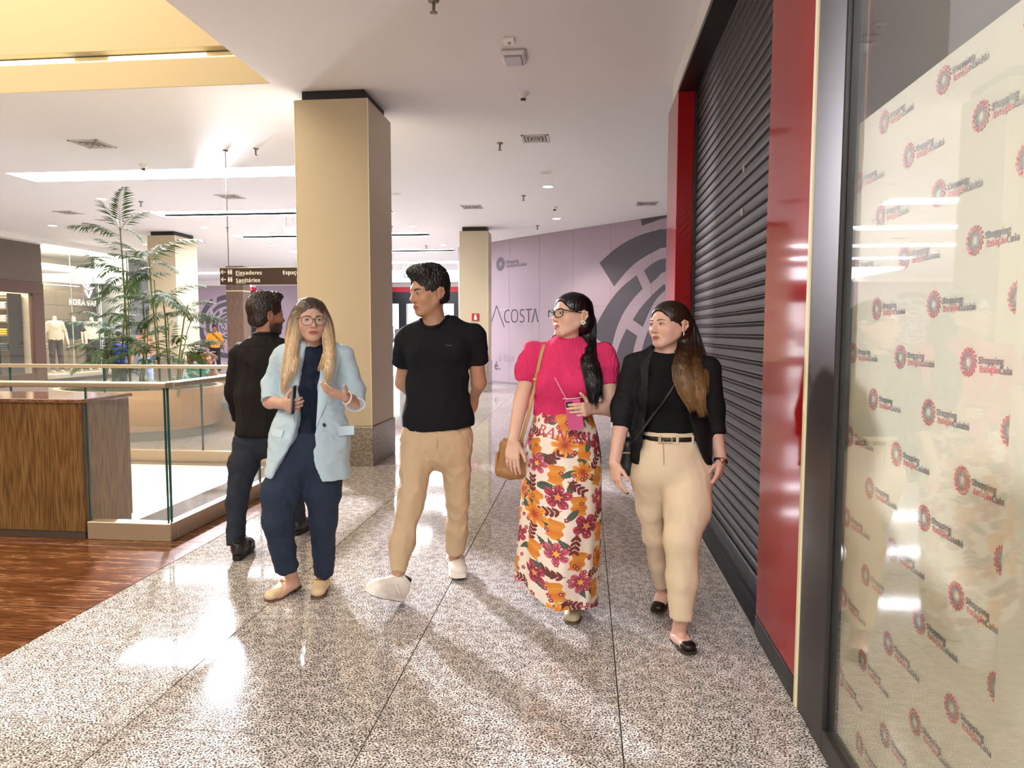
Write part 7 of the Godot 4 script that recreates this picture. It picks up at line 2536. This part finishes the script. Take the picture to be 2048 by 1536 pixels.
		# the forward knee pushes the cloth out
		var knee := 0.05 * exp(-pow((v - 0.6) / 0.3, 2.0)) * exp(-pow((a - 1.2) / 0.5, 2.0))
		return Vector3(c.x + cos(a) * (hh.x - l.x) * 0.5 * (1.0 + (fold - 1.0) * 0.5), y, c.z + sin(a) * (dz * fold + knee))
	var ss := st_new()
	ss.set_smooth_group(1)
	for i in 30:
		for k in 96:
			var e := [[i, k], [i + 1, k], [i + 1, k + 1], [i, k + 1]]
			for c in [0, 2, 1, 0, 3, 2]:
				var a: float = -TAU * (e[c][1] / 96.0) + PI * 1.5
				ss.set_uv(Vector2(e[c][1] / 96.0 * 1.25, e[c][0] / 30.0 * 1.15))
				ss.add_vertex(skirt_at.call(a, e[c][0] / 30.0))
	ss.index()
	ss.generate_normals()
	var skm := mat(Color.WHITE, 0.7)
	skm.albedo_texture = floral_texture()
	part("skirt", ss.commit(), skm, r)
	# script lettering printed near the waist
	var tm := words("BANANA", 0.075, false, 0.0, "Droid Serif")
	tm.curve_step = 2.0
	var arr := tm.surface_get_arrays(0)
	var tv: PackedVector3Array = arr[Mesh.ARRAY_VERTEX]
	var ti: PackedInt32Array = arr[Mesh.ARRAY_INDEX] if arr[Mesh.ARRAY_INDEX] != null else PackedInt32Array(range(tv.size()))
	var la := st_new()
	la.set_smooth_group(1)
	for i in ti:
		var q := tv[i]
		var u := q.x + 0.25 * q.y
		var a: float = PI / 2 - (u * 1.0 + 0.03) / 0.16
		var p: Vector3 = skirt_at.call(a, 0.115 - (q.y - u * 0.15) * 1.0)
		la.add_vertex(p + Vector3(-cos(a) * 0.0, 0, 0.003))
	part("print_lettering", st_end(la), mat(hexc("b83a52"), 0.7), r)
	var sm := {"sole": mat(hexc("5a4a3a"), 0.6), "upper": mat(hexc("cfbf9c"), 0.4)}
	shoe(r, "loafer", Vector3(0.033, -0.009, -0.160), Vector3(0.022, -0.000, 0.085), 0.092, sm)
	shoe(r, "loafer", Vector3(-0.167, 0.039, -0.500), Vector3(-0.160, 0.052, -0.290), 0.09, sm)
	# things she carries: bag, phone, cup
	var o := Vector3(-0.08, 0, -3.45)
	var bc := Vector3(-0.283, 0.828, 0.045) + o
	var bag := thing("handbag", "small tan leather shoulder bag held at the pink woman's side", "bag", bc, 0.1)
	var bb := Blob.new()
	for i in 4:
		var c := [Vector3(-0.052, -0.068, 0), Vector3(0.046, -0.075, 0), Vector3(0.03, 0.06, 0), Vector3(-0.03, 0.065, 0)]
		bb.bone(c[i], c[(i + 1) % 4], 0.026, 0.026, 0.02)
	bb.bone(Vector3(0, -0.06, 0), Vector3(0, 0.05, 0), 0.05, 0.035, 0.03, Vector3(0, 0, 1), 1.5)
	bb.push = fold_noise(0.005, 20.0, 12.0, 3)
	var tan_m := mat(hexc("9c6f42"), 0.55)
	later(bb, "pouch", tan_m, bag, 0.006)
	part("piping", tube([Vector3(-0.07, 0.03, 0.008), Vector3(-0.079, -0.06, 0.008), Vector3(-0.06, -0.093, 0.012), Vector3(0.05, -0.102, 0.012), Vector3(0.072, -0.08, 0.008), Vector3(0.055, 0.03, 0.008)], 0.006, 7), mat(hexc("a87a4a"), 0.5), bag)
	part("zip", tube([Vector3(-0.05, 0.086, 0.014), Vector3(0.045, 0.082, 0.014)], 0.004, 6), mat(hexc("c9a760"), 0.35, 0.7), bag)
	var sp: Array = drape([t], [Vector2(-0.127, 1.388), Vector2(-0.137, 1.352), Vector2(-0.147, 1.310), Vector2(-0.156, 1.265), Vector2(-0.166, 1.220), Vector2(-0.173, 1.178)], 0.4, 0.006)
	sp.append_array([Vector3(-0.184, 1.118, 0.050), Vector3(-0.199, 1.042, 0.040), Vector3(-0.219, 0.972, 0.040), Vector3(-0.239, 0.896, 0.040)])
	sp.push_front(sp[0] + Vector3(0.004, 0.012, -0.06))
	for i in sp.size(): sp[i] = bag.transform.affine_inverse() * (sp[i] + o)
	part("strap", ribbon(sp, 0.02, 0.005, Vector3(1, 0.2, 0)), mat(hexc("b58a5c"), 0.5), bag)
	part("buckle", slab(Vector3(-0.014, -0.008, -0.004), Vector3(0.014, 0.008, 0.006), 0.002), mat(hexc("c9a760"), 0.3, 0.8), bag, sp[5])
	var ph := thing("phone", "pink phone in a matte case with dark camera square, held by the pink woman", "phone", Vector3(0.029, 1.060, 0.150) + o)
	ph.rotation = Vector3(0.05, -0.15, 0.16)
	var case_ := PackedVector2Array()
	for k in 4:
		for i in 5:
			var a := PI / 2 * k + PI / 8 * i
			case_.append(Vector2(0.027 if k == 0 or k == 3 else -0.027, 0.062 if k < 2 else -0.062) + Vector2.from_angle(a) * 0.0105)
	part("case", prism(case_, -0.006, 0.006), mat(hexc("c2487e"), 0.45), ph)
	part("camera_module", slab(Vector3(-0.031, 0.03, 0.006), Vector3(0.001, 0.065, 0.008), 0.002), mat(hexc("1b1a20"), 0.2), ph)
	for q in [[-0.022, 0.056], [-0.022, 0.04], [-0.008, 0.048]]:
		part("camera_lens", lathe([Vector2(0, 0), Vector2(0.006, 0), Vector2(0.006, 0.002), Vector2(0, 0.002)], 12), M.black, ph, Vector3(q[0], q[1], 0.008), Vector3(PI / 2, 0, 0))
	var cup := thing("drink_cup", "clear plastic cup with a pink straw behind the pink phone", "cup", Vector3(0.031, 1.004, 0.102) + o)
	cup.rotation.z = 0.1
	part("cup_wall", lathe([Vector2(0.03, 0.0), Vector2(0.045, 0.13), Vector2(0.048, 0.132)], 24), M.pane, cup)
	part("rim", tube(Array(range(25)).map(func(k): return Vector3(cos(TAU * k / 24.0) * 0.047, 0.133, sin(TAU * k / 24.0) * 0.047)), 0.0022, 6), mat(hexc("dfe0e0"), 0.15), cup)
	part("drink", lathe([Vector2(0, 0.004), Vector2(0.029, 0.004), Vector2(0.033, 0.045), Vector2(0, 0.045)], 20), mat(hexc("e79ab0"), 0.2), cup)
	part("straw", tube([Vector3(0.012, 0.01, 0.0), Vector3(-0.03, 0.13, 0.008), Vector3(-0.075, 0.24, 0.02)], 0.004, 8), mat(hexc("e58aa0"), 0.4), cup)

func build_black_blazer() -> void:

	var r := thing("person", "woman in a black blazer and cream trousers with long highlighted brown hair", "person", Vector3(0.42, 0, -3.3))
	var h := head_at(Vector3(-0.034, 1.488, -0.020), yaw_basis(-49, 1, 1), 0.985, 0.885)
	var fz := Vector3(0, 0, 1)
	var b := Blob.new()
	add_head(b, h, {"jaw": 1.04})
	b.bone(Vector3(-0.039, 1.416, -0.040), Vector3(-0.038, 1.325, -0.060), 0.05, 0.055, 0.025)
	b.bone(Vector3(-0.026, 1.261, -0.050), Vector3(-0.019, 0.989, -0.030), 0.115, 0.1, 0.04, fz, 1.4)
	b.bone(Vector3(-0.151, 1.306, -0.050), Vector3(0.118, 1.302, -0.060), 0.04, 0.04, 0.04)
	var er := Vector3(-0.240, 1.057, -0.040)
	var wr := Vector3(-0.282, 0.842, 0.060)
	b.chain([Vector3(-0.193, 1.284, -0.045), Vector3(-0.235, 1.116, -0.050), Vector3(-0.250, 1.010, -0.025), wr], [0.032, 0.036, 0.039, 0.0265], 0.015)
	var dr := (Vector3(-0.266, 0.723, 0.095) - wr).normalized()
	var tr: Array = add_hand(b, wr, dr, Vector3(0.85, 0, -0.5), true, 0.9, [[12, 22, 15], [16, 25, 18], [20, 28, 18], [26, 30, 20]], Vector3(0.75, 0.5, 0.3), 0.05)
	hand_grid(b, wr, dr, 0.003)
	var el := Vector3(0.194, 1.058, -0.080)
	var wl := Vector3(0.216, 0.854, -0.010)
	b.chain([Vector3(0.162, 1.278, -0.070), Vector3(0.185, 1.093, -0.085), Vector3(0.195, 0.984, -0.062), wl], [0.032, 0.036, 0.038, 0.0265], 0.015)
	var dl := (Vector3(0.188, 0.732, 0.035) - wl).normalized()
	var tl: Array = add_hand(b, wl, dl, Vector3(-0.85, 0, -0.4), false, 0.9, [[18, 30, 20], [24, 35, 22], [30, 38, 24], [36, 40, 24]], Vector3(0.7, 0.5, 0.4), 0.05)
	hand_grid(b, wl, dl, 0.003)
	b.chain([Vector3(-0.104, 0.781, -0.040), Vector3(-0.072, 0.442, -0.140), Vector3(-0.027, 0.160, -0.270), Vector3(-0.005, 0.077, -0.315)], [0.07, 0.034, 0.026, 0.026], 0.015)
	b.chain([Vector3(0.060, 0.789, -0.020), Vector3(0.031, 0.481, 0.120), Vector3(0.031, 0.151, 0.120), Vector3(0.024, 0.043, 0.080)], [0.08, 0.055, 0.036, 0.031], 0.02)
	b.bone(Vector3(0.024, 0.043, 0.080), Vector3(0.043, 0.022, 0.160), 0.031, 0.026, 0.02)
	b.bone(Vector3(0.001, 0.080, -0.320), Vector3(-0.028, 0.036, -0.280), 0.027, 0.024, 0.02)
	b.grid(b.bounds(), 0.012)
	b.grid(face_grid(h), 0.003)
	b.paint = skin_paint(h, hexc("d2a894"), hexc("a9655c"), {"shade": 0.45, "nails": tr + tl, "nail_color": hexc("2a1014")})
	later(b, "body", flesh(h, "", ""), r)
	add_face_parts(r, b, h, {"brow": hexc("3a281e"), "brow_w": 0.0056, "gaze": Vector2(-0.002, 0.0), "lash": 0.0024})
	part("earring", tube([h.w(Vector3(0.083, -0.042, -0.01)), h.w(Vector3(0.088, -0.05, -0.006)), h.w(Vector3(0.084, -0.06, -0.008))], 0.0032, 6), mat(hexc("d8cdb8"), 0.25, 0.7), r)
	var hr := Blob.new()
	var paint := strand_paint(h, "231713", "84623a", 1.42, 1.12, 6)
	smooth_cap(hr, h, 0.004, 0.006)
	face_free(hr, h, 0.012)
	hr.egg(h.w(Vector3(0.082, -0.03, 0.016)), Vector3(0.02, 0.034, 0.02), h.f, 0.008, -1)
	hr.egg(h.w(Vector3(0.08, -0.04, 0.055)), Vector3(0.03, 0.055, 0.04), h.f, 0.008, -1)
	var st := st_new()
	var rs := RandomNumberGenerator.new()
	rs.seed = 33
	var tone := tone_of(paint)
	add_lock(hr, st, [Vector3(0.023, 1.552, -0.040), Vector3(0.053, 1.474, -0.050), Vector3(0.045, 1.369, -0.010), Vector3(0.012, 1.282, 0.110), Vector3(0.029, 1.195, 0.145), Vector3(0.055, 1.123, 0.145)], [0.024, 0.034, 0.042, 0.042, 0.038, 0.012], 80, Vector3(0.1, 0, 1), 1.5, tone, rs, 0.012)
	add_lock(hr, st, [Vector3(0.052, 1.510, -0.080), Vector3(0.075, 1.391, -0.090), Vector3(0.072, 1.279, 0.050), Vector3(0.080, 1.182, 0.125), Vector3(0.102, 1.099, 0.125)], [0.04, 0.045, 0.045, 0.036, 0.012], 80, Vector3(0.1, 0, 1), 1.5, tone, rs, 0.012)
	add_lock(hr, st, [Vector3(0.072, 1.487, -0.120), Vector3(0.109, 1.367, -0.130), Vector3(0.121, 1.275, -0.030), Vector3(0.123, 1.187, 0.040)], [0.035, 0.04, 0.034, 0.014], 40, Vector3(0.1, 0, 1), 1.4, tone, rs, 0.01)
	add_lock(hr, st, [Vector3(0.011, 1.511, -0.120), Vector3(-0.012, 1.390, -0.150), Vector3(-0.032, 1.291, -0.170), Vector3(-0.034, 1.167, -0.180)], [0.06, 0.065, 0.07, 0.05], 16, Vector3(0, 0, 1), 1.5, tone, rs)
	add_lock(hr, st, [Vector3(-0.049, 1.415, -0.120), Vector3(-0.082, 1.366, -0.120), Vector3(-0.121, 1.347, -0.100)], [0.03, 0.024, 0.01], 16, Vector3(0, 0, 1), 1.3, tone, rs)
	hr.paint = paint
	hr.push = hair_push(0.0035, 90.0, 6.0, 9)
	later(hr, "hair", vmat(0.4), r, 0.0048)
	part("hair_strands", st_end(st), vmat(0.36), r)
	# top
	var t := Blob.new()
	t.bone(Vector3(-0.031, 1.269, -0.050), Vector3(-0.025, 1.107, -0.040), 0.13, 0.12, 0.05, fz, 1.3)
	t.bone(Vector3(-0.025, 1.107, -0.040), Vector3(-0.016, 0.941, -0.030), 0.12, 0.126, 0.05, fz, 1.3)
	t.egg(Vector3(-0.095, 1.174, 0.045), Vector3(0.072, 0.076, 0.06), Basis.IDENTITY, 0.05)
	t.egg(Vector3(0.028, 1.175, 0.045), Vector3(0.072, 0.076, 0.06), Basis.IDENTITY, 0.05)
	t.bone(Vector3(-0.037, 1.297, -0.060), Vector3(-0.040, 1.359, -0.045), 0.07, 0.0575, 0.03)
	t.bone(Vector3(-0.115, 1.296, -0.060), Vector3(0.074, 1.297, -0.070), 0.045, 0.045, 0.05)
	t.bone(Vector3(-0.038, 1.316, -0.055), Vector3(-0.046, 1.463, -0.030), 0.0525, 0.052, 0.005, Vector3.ZERO, 1.0, -1)
	t.cut(Vector3(-0.045, 1.358, 0.000), Vector3(0, 1, 0.12))
	t.cut(Vector3(-0.022, 0.972, 0.000), Vector3(0, -1, 0))
	t.push = fold_noise(0.003, 10.0, 4.0, 41)
	later(t, "top", cloth("131314", 0.9), r, 0.009)
	# trousers
	var p := Blob.new()
	p.bone(Vector3(-0.017, 0.985, -0.030), Vector3(-0.015, 0.894, -0.030), 0.128, 0.152, 0.04, fz, 1.3)
	p.egg(Vector3(-0.013, 0.809, -0.030), Vector3(0.178, 0.12, 0.125), Basis.IDENTITY, 0.05)
	p.chain([Vector3(-0.108, 0.769, -0.040), Vector3(-0.094, 0.598, -0.090), Vector3(-0.072, 0.442, -0.140), Vector3(-0.044, 0.271, -0.220), Vector3(-0.022, 0.132, -0.280)], [0.098, 0.068, 0.054, 0.044, 0.035], 0.03, Vector3.ZERO, 1.0, true)
	p.chain([Vector3(0.071, 0.778, -0.015), Vector3(0.054, 0.640, 0.060), Vector3(0.026, 0.508, 0.120), Vector3(0.030, 0.321, 0.120), Vector3(0.027, 0.136, 0.130)], [0.108, 0.106, 0.08, 0.069, 0.052], 0.03, Vector3.ZERO, 1.0, true)
	p.cut(Vector3(-0.020, 0.989, 0.000), Vector3(0, 1, 0))
	p.push = fold_noise(0.0045, 6.0, 3.6, 44)
	later(p, "trousers", cloth("d8c4a6", 0.75), r, 0.0085)
	part("fly_seam", ribbon(drape([p], [Vector2(-0.063, 0.961), Vector2(-0.060, 0.903), Vector2(-0.059, 0.845)], 0.4, 0.003), 0.006, 0.003, Vector3.RIGHT), cloth("b9a486"), r)
	var belt := []
	for k in 33:
		var a := TAU * k / 32.0
		belt.append(Vector3(-0.016, 0.958, -0.030) + Vector3(cos(a) * 0.1365, 0, sin(a) * 0.1365 / 1.28))
	part("belt", tube(belt, 0.011, 8, 3.0, Vector3.UP), mat(hexc("151413"), 0.4), r)
	for q in [-0.13, -0.72, -2.4, 0.45]:
		var a: float = PI / 2 + q
		part("belt_loop", slab(Vector3(-0.006, -0.02, -0.003), Vector3(0.006, 0.02, 0.007), 0.002), cloth("d8c4a6"), r, Vector3(-0.016, 0.958, -0.030) + Vector3(cos(a) * 0.137, 0, sin(a) * 0.109), Vector3(0, PI / 2 - a, 0))
	var bk := st_new()
	for e in [[-0.03, 0.0], [0.03, 0.0]]: add_box(bk, Vector3(e[0], 0, 0), Vector3(0.005, 0.026, 0.006), 0.001)
	for e in [-0.012, 0.012]: add_box(bk, Vector3(0, e, 0), Vector3(0.064, 0.004, 0.006), 0.001)
	part("buckle", st_end(bk), mat(hexc("c9b48a"), 0.3, 0.7), r, Vector3(-0.053, 0.958, -0.030) + Vector3(0, 0, 0.112), Vector3(0, -0.2, 0))
	# blazer
	var z := Blob.new()
	z.bone(Vector3(-0.025, 1.261, -0.060), Vector3(-0.019, 1.095, -0.050), 0.15, 0.15, 0.05, fz, 1.25)
	z.bone(Vector3(-0.019, 1.095, -0.050), Vector3(-0.015, 0.940, -0.040), 0.15, 0.178, 0.05, fz, 1.3)
	z.bone(Vector3(-0.015, 0.940, -0.040), Vector3(-0.006, 0.711, -0.040), 0.18, 0.198, 0.05, fz, 1.3)
	z.egg(Vector3(-0.099, 1.168, 0.040), Vector3(0.084, 0.088, 0.068), Basis.IDENTITY, 0.05)
	z.egg(Vector3(0.033, 1.170, 0.040), Vector3(0.084, 0.088, 0.068), Basis.IDENTITY, 0.05)
	z.bone(Vector3(-0.114, 1.315, -0.070), Vector3(0.061, 1.315, -0.080), 0.05, 0.05, 0.05)
	z.bone(Vector3(-0.186, 1.296, -0.050), Vector3(0.157, 1.288, -0.070), 0.046, 0.046, 0.04)
	z.bone(Vector3(-0.191, 1.291, -0.045), Vector3(-0.240, 1.092, -0.050), 0.057, 0.054, 0.03)
	z.bone(Vector3(-0.240, 1.092, -0.050), Vector3(-0.252, 0.996, -0.020), 0.054, 0.05, 0.03, Vector3.ZERO, 1.0, 2)
	z.bone(Vector3(0.162, 1.283, -0.070), Vector3(0.188, 1.081, -0.085), 0.055, 0.051, 0.03)
	z.bone(Vector3(0.188, 1.081, -0.085), Vector3(0.195, 0.967, -0.060), 0.051, 0.05, 0.03, Vector3.ZERO, 1.0, 2)
	z.bone(Vector3(-0.037, 1.301, -0.060), Vector3(-0.046, 1.463, -0.030), 0.064, 0.064, 0.006, Vector3.ZERO, 1.0, -1)
	z.slit([[0.726, -0.163, 0.185], [0.820, -0.165, 0.147], [0.901, -0.161, 0.110], [0.982, -0.147, 0.080], [1.075, -0.135, 0.051], [1.224, -0.132, 0.026], [1.292, -0.120, 0.009], [1.394, -0.095, -0.019]], -0.05)
	z.cut(Vector3(-0.201, 0.830, 0.100), Vector3(-0.16, -1, 0))
	z.push = fold_noise(0.005, 6.0, 7.0, 48)
	later(z, "blazer", cloth("18181a", 0.7), r, 0.008)
	var lm := cloth("1e1e20", 0.6)
	part("lapel", cloth_panel([z], [Vector2(-0.121, 1.358), Vector2(-0.167, 1.292), Vector2(-0.164, 1.200), Vector2(-0.132, 1.063)], [Vector2(-0.097, 1.372), Vector2(-0.118, 1.292), Vector2(-0.130, 1.201), Vector2(-0.130, 1.061)], 6, 0.004, 0.004, 0.4), lm, r)
	part("lapel", cloth_panel([z], [Vector2(-0.015, 1.367), Vector2(0.009, 1.293), Vector2(0.026, 1.202), Vector2(0.051, 1.064)], [Vector2(0.012, 1.359), Vector2(0.058, 1.293), Vector2(0.064, 1.203), Vector2(0.054, 1.059)], 6, 0.004, 0.004, 0.4), lm, r)
	part("sleeve_tab", slab(Vector3(-0.006, -0.014, -0.004), Vector3(0.006, 0.014, 0.004), 0.003), mat(hexc("cfd2d8"), 0.2, 0.6), r, Vector3(-0.295, 1.013, 0.000))
	# wrist watch
	var ring := []
	var u := dl.cross(Vector3.UP).normalized()
	u = dl.cross(Vector3(0, 0, 1)).normalized()
	var v := dl.cross(u).normalized()
	for k in 21: ring.append(wl + (u * cos(TAU * k / 20.0) + v * sin(TAU * k / 20.0)) * 0.03 + dl * 0.004)
	part("watch_strap", tube(ring, 0.008, 8, 3.0, dl), mat(hexc("2a1d16"), 0.5), r)
	part("watch_face", lathe([Vector2(0, 0), Vector2(0.014, 0), Vector2(0.014, 0.005), Vector2(0, 0.006)], 16), mat(hexc("b98a6a"), 0.25, 0.6), r, wl + Vector3(0.0, 0.004, 0.03), Vector3(PI / 2, 0, 0))
	var sm := {"sole": mat(hexc("3a2c22"), 0.6), "color": hexc("dcb8a6"), "cap": hexc("16140f")}
	shoe(r, "flat", Vector3(0.005, 0.004, 0.040), Vector3(0.068, 0.007, 0.210), 0.084, sm)
	var sm2 := sm.duplicate()
	shoe(r, "flat", Vector3(0.021, 0.061, -0.360), Vector3(-0.051, 0.020, -0.200), 0.084, sm2)
	# cross-body bag
	var o := Vector3(0.42, 0, -3.3)
	var bag := thing("crossbody_bag", "black crossbody bag hanging at the black blazer woman's hip", "bag", Vector3(-0.222, 0.872, -0.060) + o)
	var bb := Blob.new()
	bb.bone(Vector3(-0.02, -0.08, 0), Vector3(0.03, -0.08, 0), 0.03, 0.03, 0.02)
	bb.bone(Vector3(-0.02, 0.04, 0), Vector3(0.03, 0.04, 0), 0.03, 0.03, 0.02)
	bb.bone(Vector3(0.005, -0.07, 0), Vector3(0.005, 0.03, 0), 0.04, 0.04, 0.03)
	later(bb, "pouch", mat(hexc("141414"), 0.45), bag, 0.007)
	part("clasp", slab(Vector3(-0.02, 0.0, 0.036), Vector3(0.02, 0.012, 0.044), 0.003), mat(hexc("8a7a5a"), 0.3, 0.8), bag)
	var path := []
	for k in 12: path.append(Vector2(0.018, 1.270).lerp(Vector2(-0.200, 0.928), k / 11.0))
	var sp: Array = drape([t, z, p], path, 0.4, 0.004)
	for it in 3:
		for i in range(1, sp.size() - 1): sp[i].z = maxf(sp[i].z, (sp[i - 1].z + sp[i + 1].z) * 0.5)
	sp.append(Vector3(-0.214, 0.888, -0.040))
	for i in sp.size(): sp[i] = bag.transform.affine_inverse() * (sp[i] + o)
	part("strap", ribbon(sp, 0.012, 0.005, Vector3(1, 0.6, 0)), mat(hexc("191919"), 0.5), bag)

func build_back_man() -> void:

	var r := thing("person", "dark haired man in a black jacket seen from behind, walking away by the balustrade", "person", Vector3(-2.1, 0, -4.4))
	var h := head_at(Vector3(-0.005, 1.563, -0.020), yaw_basis(143, 0, 0), 1.12)
	var fz := Vector3(0, 0, 1)
	var b := Blob.new()
	add_head(b, h, {"jaw": 1.1})
	b.bone(Vector3(-0.001, 1.480, 0.000), Vector3(-0.001, 1.365, 0.020), 0.06, 0.066, 0.03)
	b.bone(Vector3(-0.002, 1.266, 0.010), Vector3(-0.013, 0.833, 0.010), 0.14, 0.13, 0.04, fz, 1.5)
	b.bone(Vector3(-0.146, 1.324, 0.010), Vector3(0.165, 1.326, 0.010), 0.05, 0.05, 0.04)
	var el := Vector3(-0.254, 1.035, -0.020)
	var wl := Vector3(-0.285, 0.825, -0.150)
	b.chain([Vector3(-0.179, 1.311, 0.000), el, wl], [0.05, 0.045, 0.03], 0.02)
	add_hand(b, wl, Vector3(0.3, -0.8, -0.5), Vector3(1, 0, 0), true, 1.0, [[15, 20, 15], [18, 25, 15], [20, 25, 15], [25, 25, 15]])
	hand_grid(b, wl, Vector3(0.3, -0.8, -0.5), 0.0045)
	var er := Vector3(0.228, 1.040, -0.020)
	var wr := Vector3(0.205, 0.807, -0.080)
	b.chain([Vector3(0.174, 1.312, 0.000), er, wr], [0.05, 0.045, 0.03], 0.02)
	add_hand(b, wr, Vector3(0, -1, -0.2), Vector3(-1, 0, 0), false, 1.0, [[15, 20, 15], [18, 25, 15], [20, 25, 15], [25, 25, 15]])
	hand_grid(b, wr, Vector3(0, -1, -0.2), 0.0045)
	b.chain([Vector3(-0.105, 0.732, 0.020), Vector3(-0.151, 0.358, 0.160), Vector3(-0.125, 0.058, 0.240)], [0.08, 0.045, 0.036], 0.02)
	b.chain([Vector3(0.077, 0.732, 0.000), Vector3(0.078, 0.330, -0.200), Vector3(0.028, 0.028, -0.380)], [0.08, 0.045, 0.036], 0.02)
	b.grid(b.bounds(), 0.014)
	b.grid(face_grid(h), 0.004)
	b.paint = skin_paint(h, hexc("a8755c"), hexc("8f564c"), {"beard": 0.9})
	later(b, "body", flesh(h, "", ""), r)
	short_hair(r, h, "2e231e", 0.012, 0.004)
	var j := Blob.new()
	j.bone(Vector3(-0.003, 1.239, 0.010), Vector3(-0.009, 1.000, 0.010), 0.19, 0.195, 0.05, fz, 1.45)
	j.bone(Vector3(-0.009, 1.000, 0.010), Vector3(-0.015, 0.700, 0.020), 0.195, 0.205, 0.05, fz, 1.4)
	j.bone(Vector3(-0.118, 1.325, 0.010), Vector3(0.124, 1.332, 0.010), 0.07, 0.07, 0.05)
	j.bone(Vector3(-0.173, 1.291, 0.000), Vector3(0.167, 1.299, 0.000), 0.068, 0.068, 0.05)
	j.bone(Vector3(-0.003, 1.365, 0.010), Vector3(-0.006, 1.424, 0.000), 0.082, 0.074, 0.03, Vector3.ZERO, 1.0, 2)
	j.bone(Vector3(-0.004, 1.391, 0.005), Vector3(-0.008, 1.529, -0.010), 0.064, 0.064, 0.006, Vector3.ZERO, 1.0, -1)
	j.chain([Vector3(-0.180, 1.291, 0.000), Vector3(-0.250, 1.045, -0.020)], [0.07, 0.06], 0.03)
	j.bone(Vector3(-0.250, 1.045, -0.020), Vector3(-0.267, 0.852, -0.130), 0.06, 0.048, 0.03, Vector3.ZERO, 1.0, 2)
	j.chain([Vector3(0.180, 1.293, 0.000), Vector3(0.224, 1.040, -0.020)], [0.07, 0.06], 0.03)
	j.bone(Vector3(0.224, 1.040, -0.020), Vector3(0.210, 0.853, -0.070), 0.06, 0.048, 0.03, Vector3.ZERO, 1.0, 2)
	j.cut(Vector3(-0.056, 0.772, 0.150), Vector3(0.05, -1, 0))
	var yoke := func(p: Vector3, n: Vector3) -> float: return 0.004 * smoothstep(0.0, 0.006, p.y - 1.352) * clampf(n.z, 0, 1)
	j.push = fold_noise(0.01, 5.0, 3.0, 61, yoke)
	later(j, "jacket", cloth("1d1b1b", 0.85), r, 0.01)
	part("collar", tube(neckband(j, Vector3(-0.006, 1.424, 0.000), 0.072, 0.07), 0.014, 8), cloth("1f1d1d"), r)
	var p := Blob.new()
	p.egg(Vector3(-0.016, 0.732, 0.010), Vector3(0.185, 0.12, 0.125), Basis.IDENTITY, 0.04)
	p.chain([Vector3(-0.123, 0.715, 0.020), Vector3(-0.142, 0.574, 0.080), Vector3(-0.151, 0.358, 0.160), Vector3(-0.130, 0.083, 0.235)], [0.108, 0.09, 0.064, 0.054], 0.035, Vector3.ZERO, 1.0, true)
	p.chain([Vector3(0.084, 0.715, 0.000), Vector3(0.078, 0.330, -0.200), Vector3(0.032, 0.042, -0.370)], [0.105, 0.066, 0.055], 0.035, Vector3.ZERO, 1.0, true)
	p.push = fold_noise(0.007, 7.0, 8.0, 64)
	later(p, "jeans", cloth("2b2f38", 0.85), r, 0.01)
	var sm := {"sole": mat(hexc("15130f"), 0.6), "upper": mat(hexc("1b1918"), 0.4), "lining": mat(hexc("101010"), 0.9)}
	shoe(r, "sneaker", Vector3(-0.089, 0.007, 0.310), Vector3(-0.132, 0.016, 0.040), 0.105, sm)
	shoe(r, "sneaker", Vector3(0.045, 0.005, -0.260), Vector3(0.065, 0.001, -0.520), 0.105, sm)

func build_people() -> void:
	build_blue_blazer()
	build_man()
	build_pink_woman()
	build_black_blazer()
	build_back_man()

func after_jobs() -> void:
	for n in get_children():
		if n is Light3D: n.shadow_enabled = true
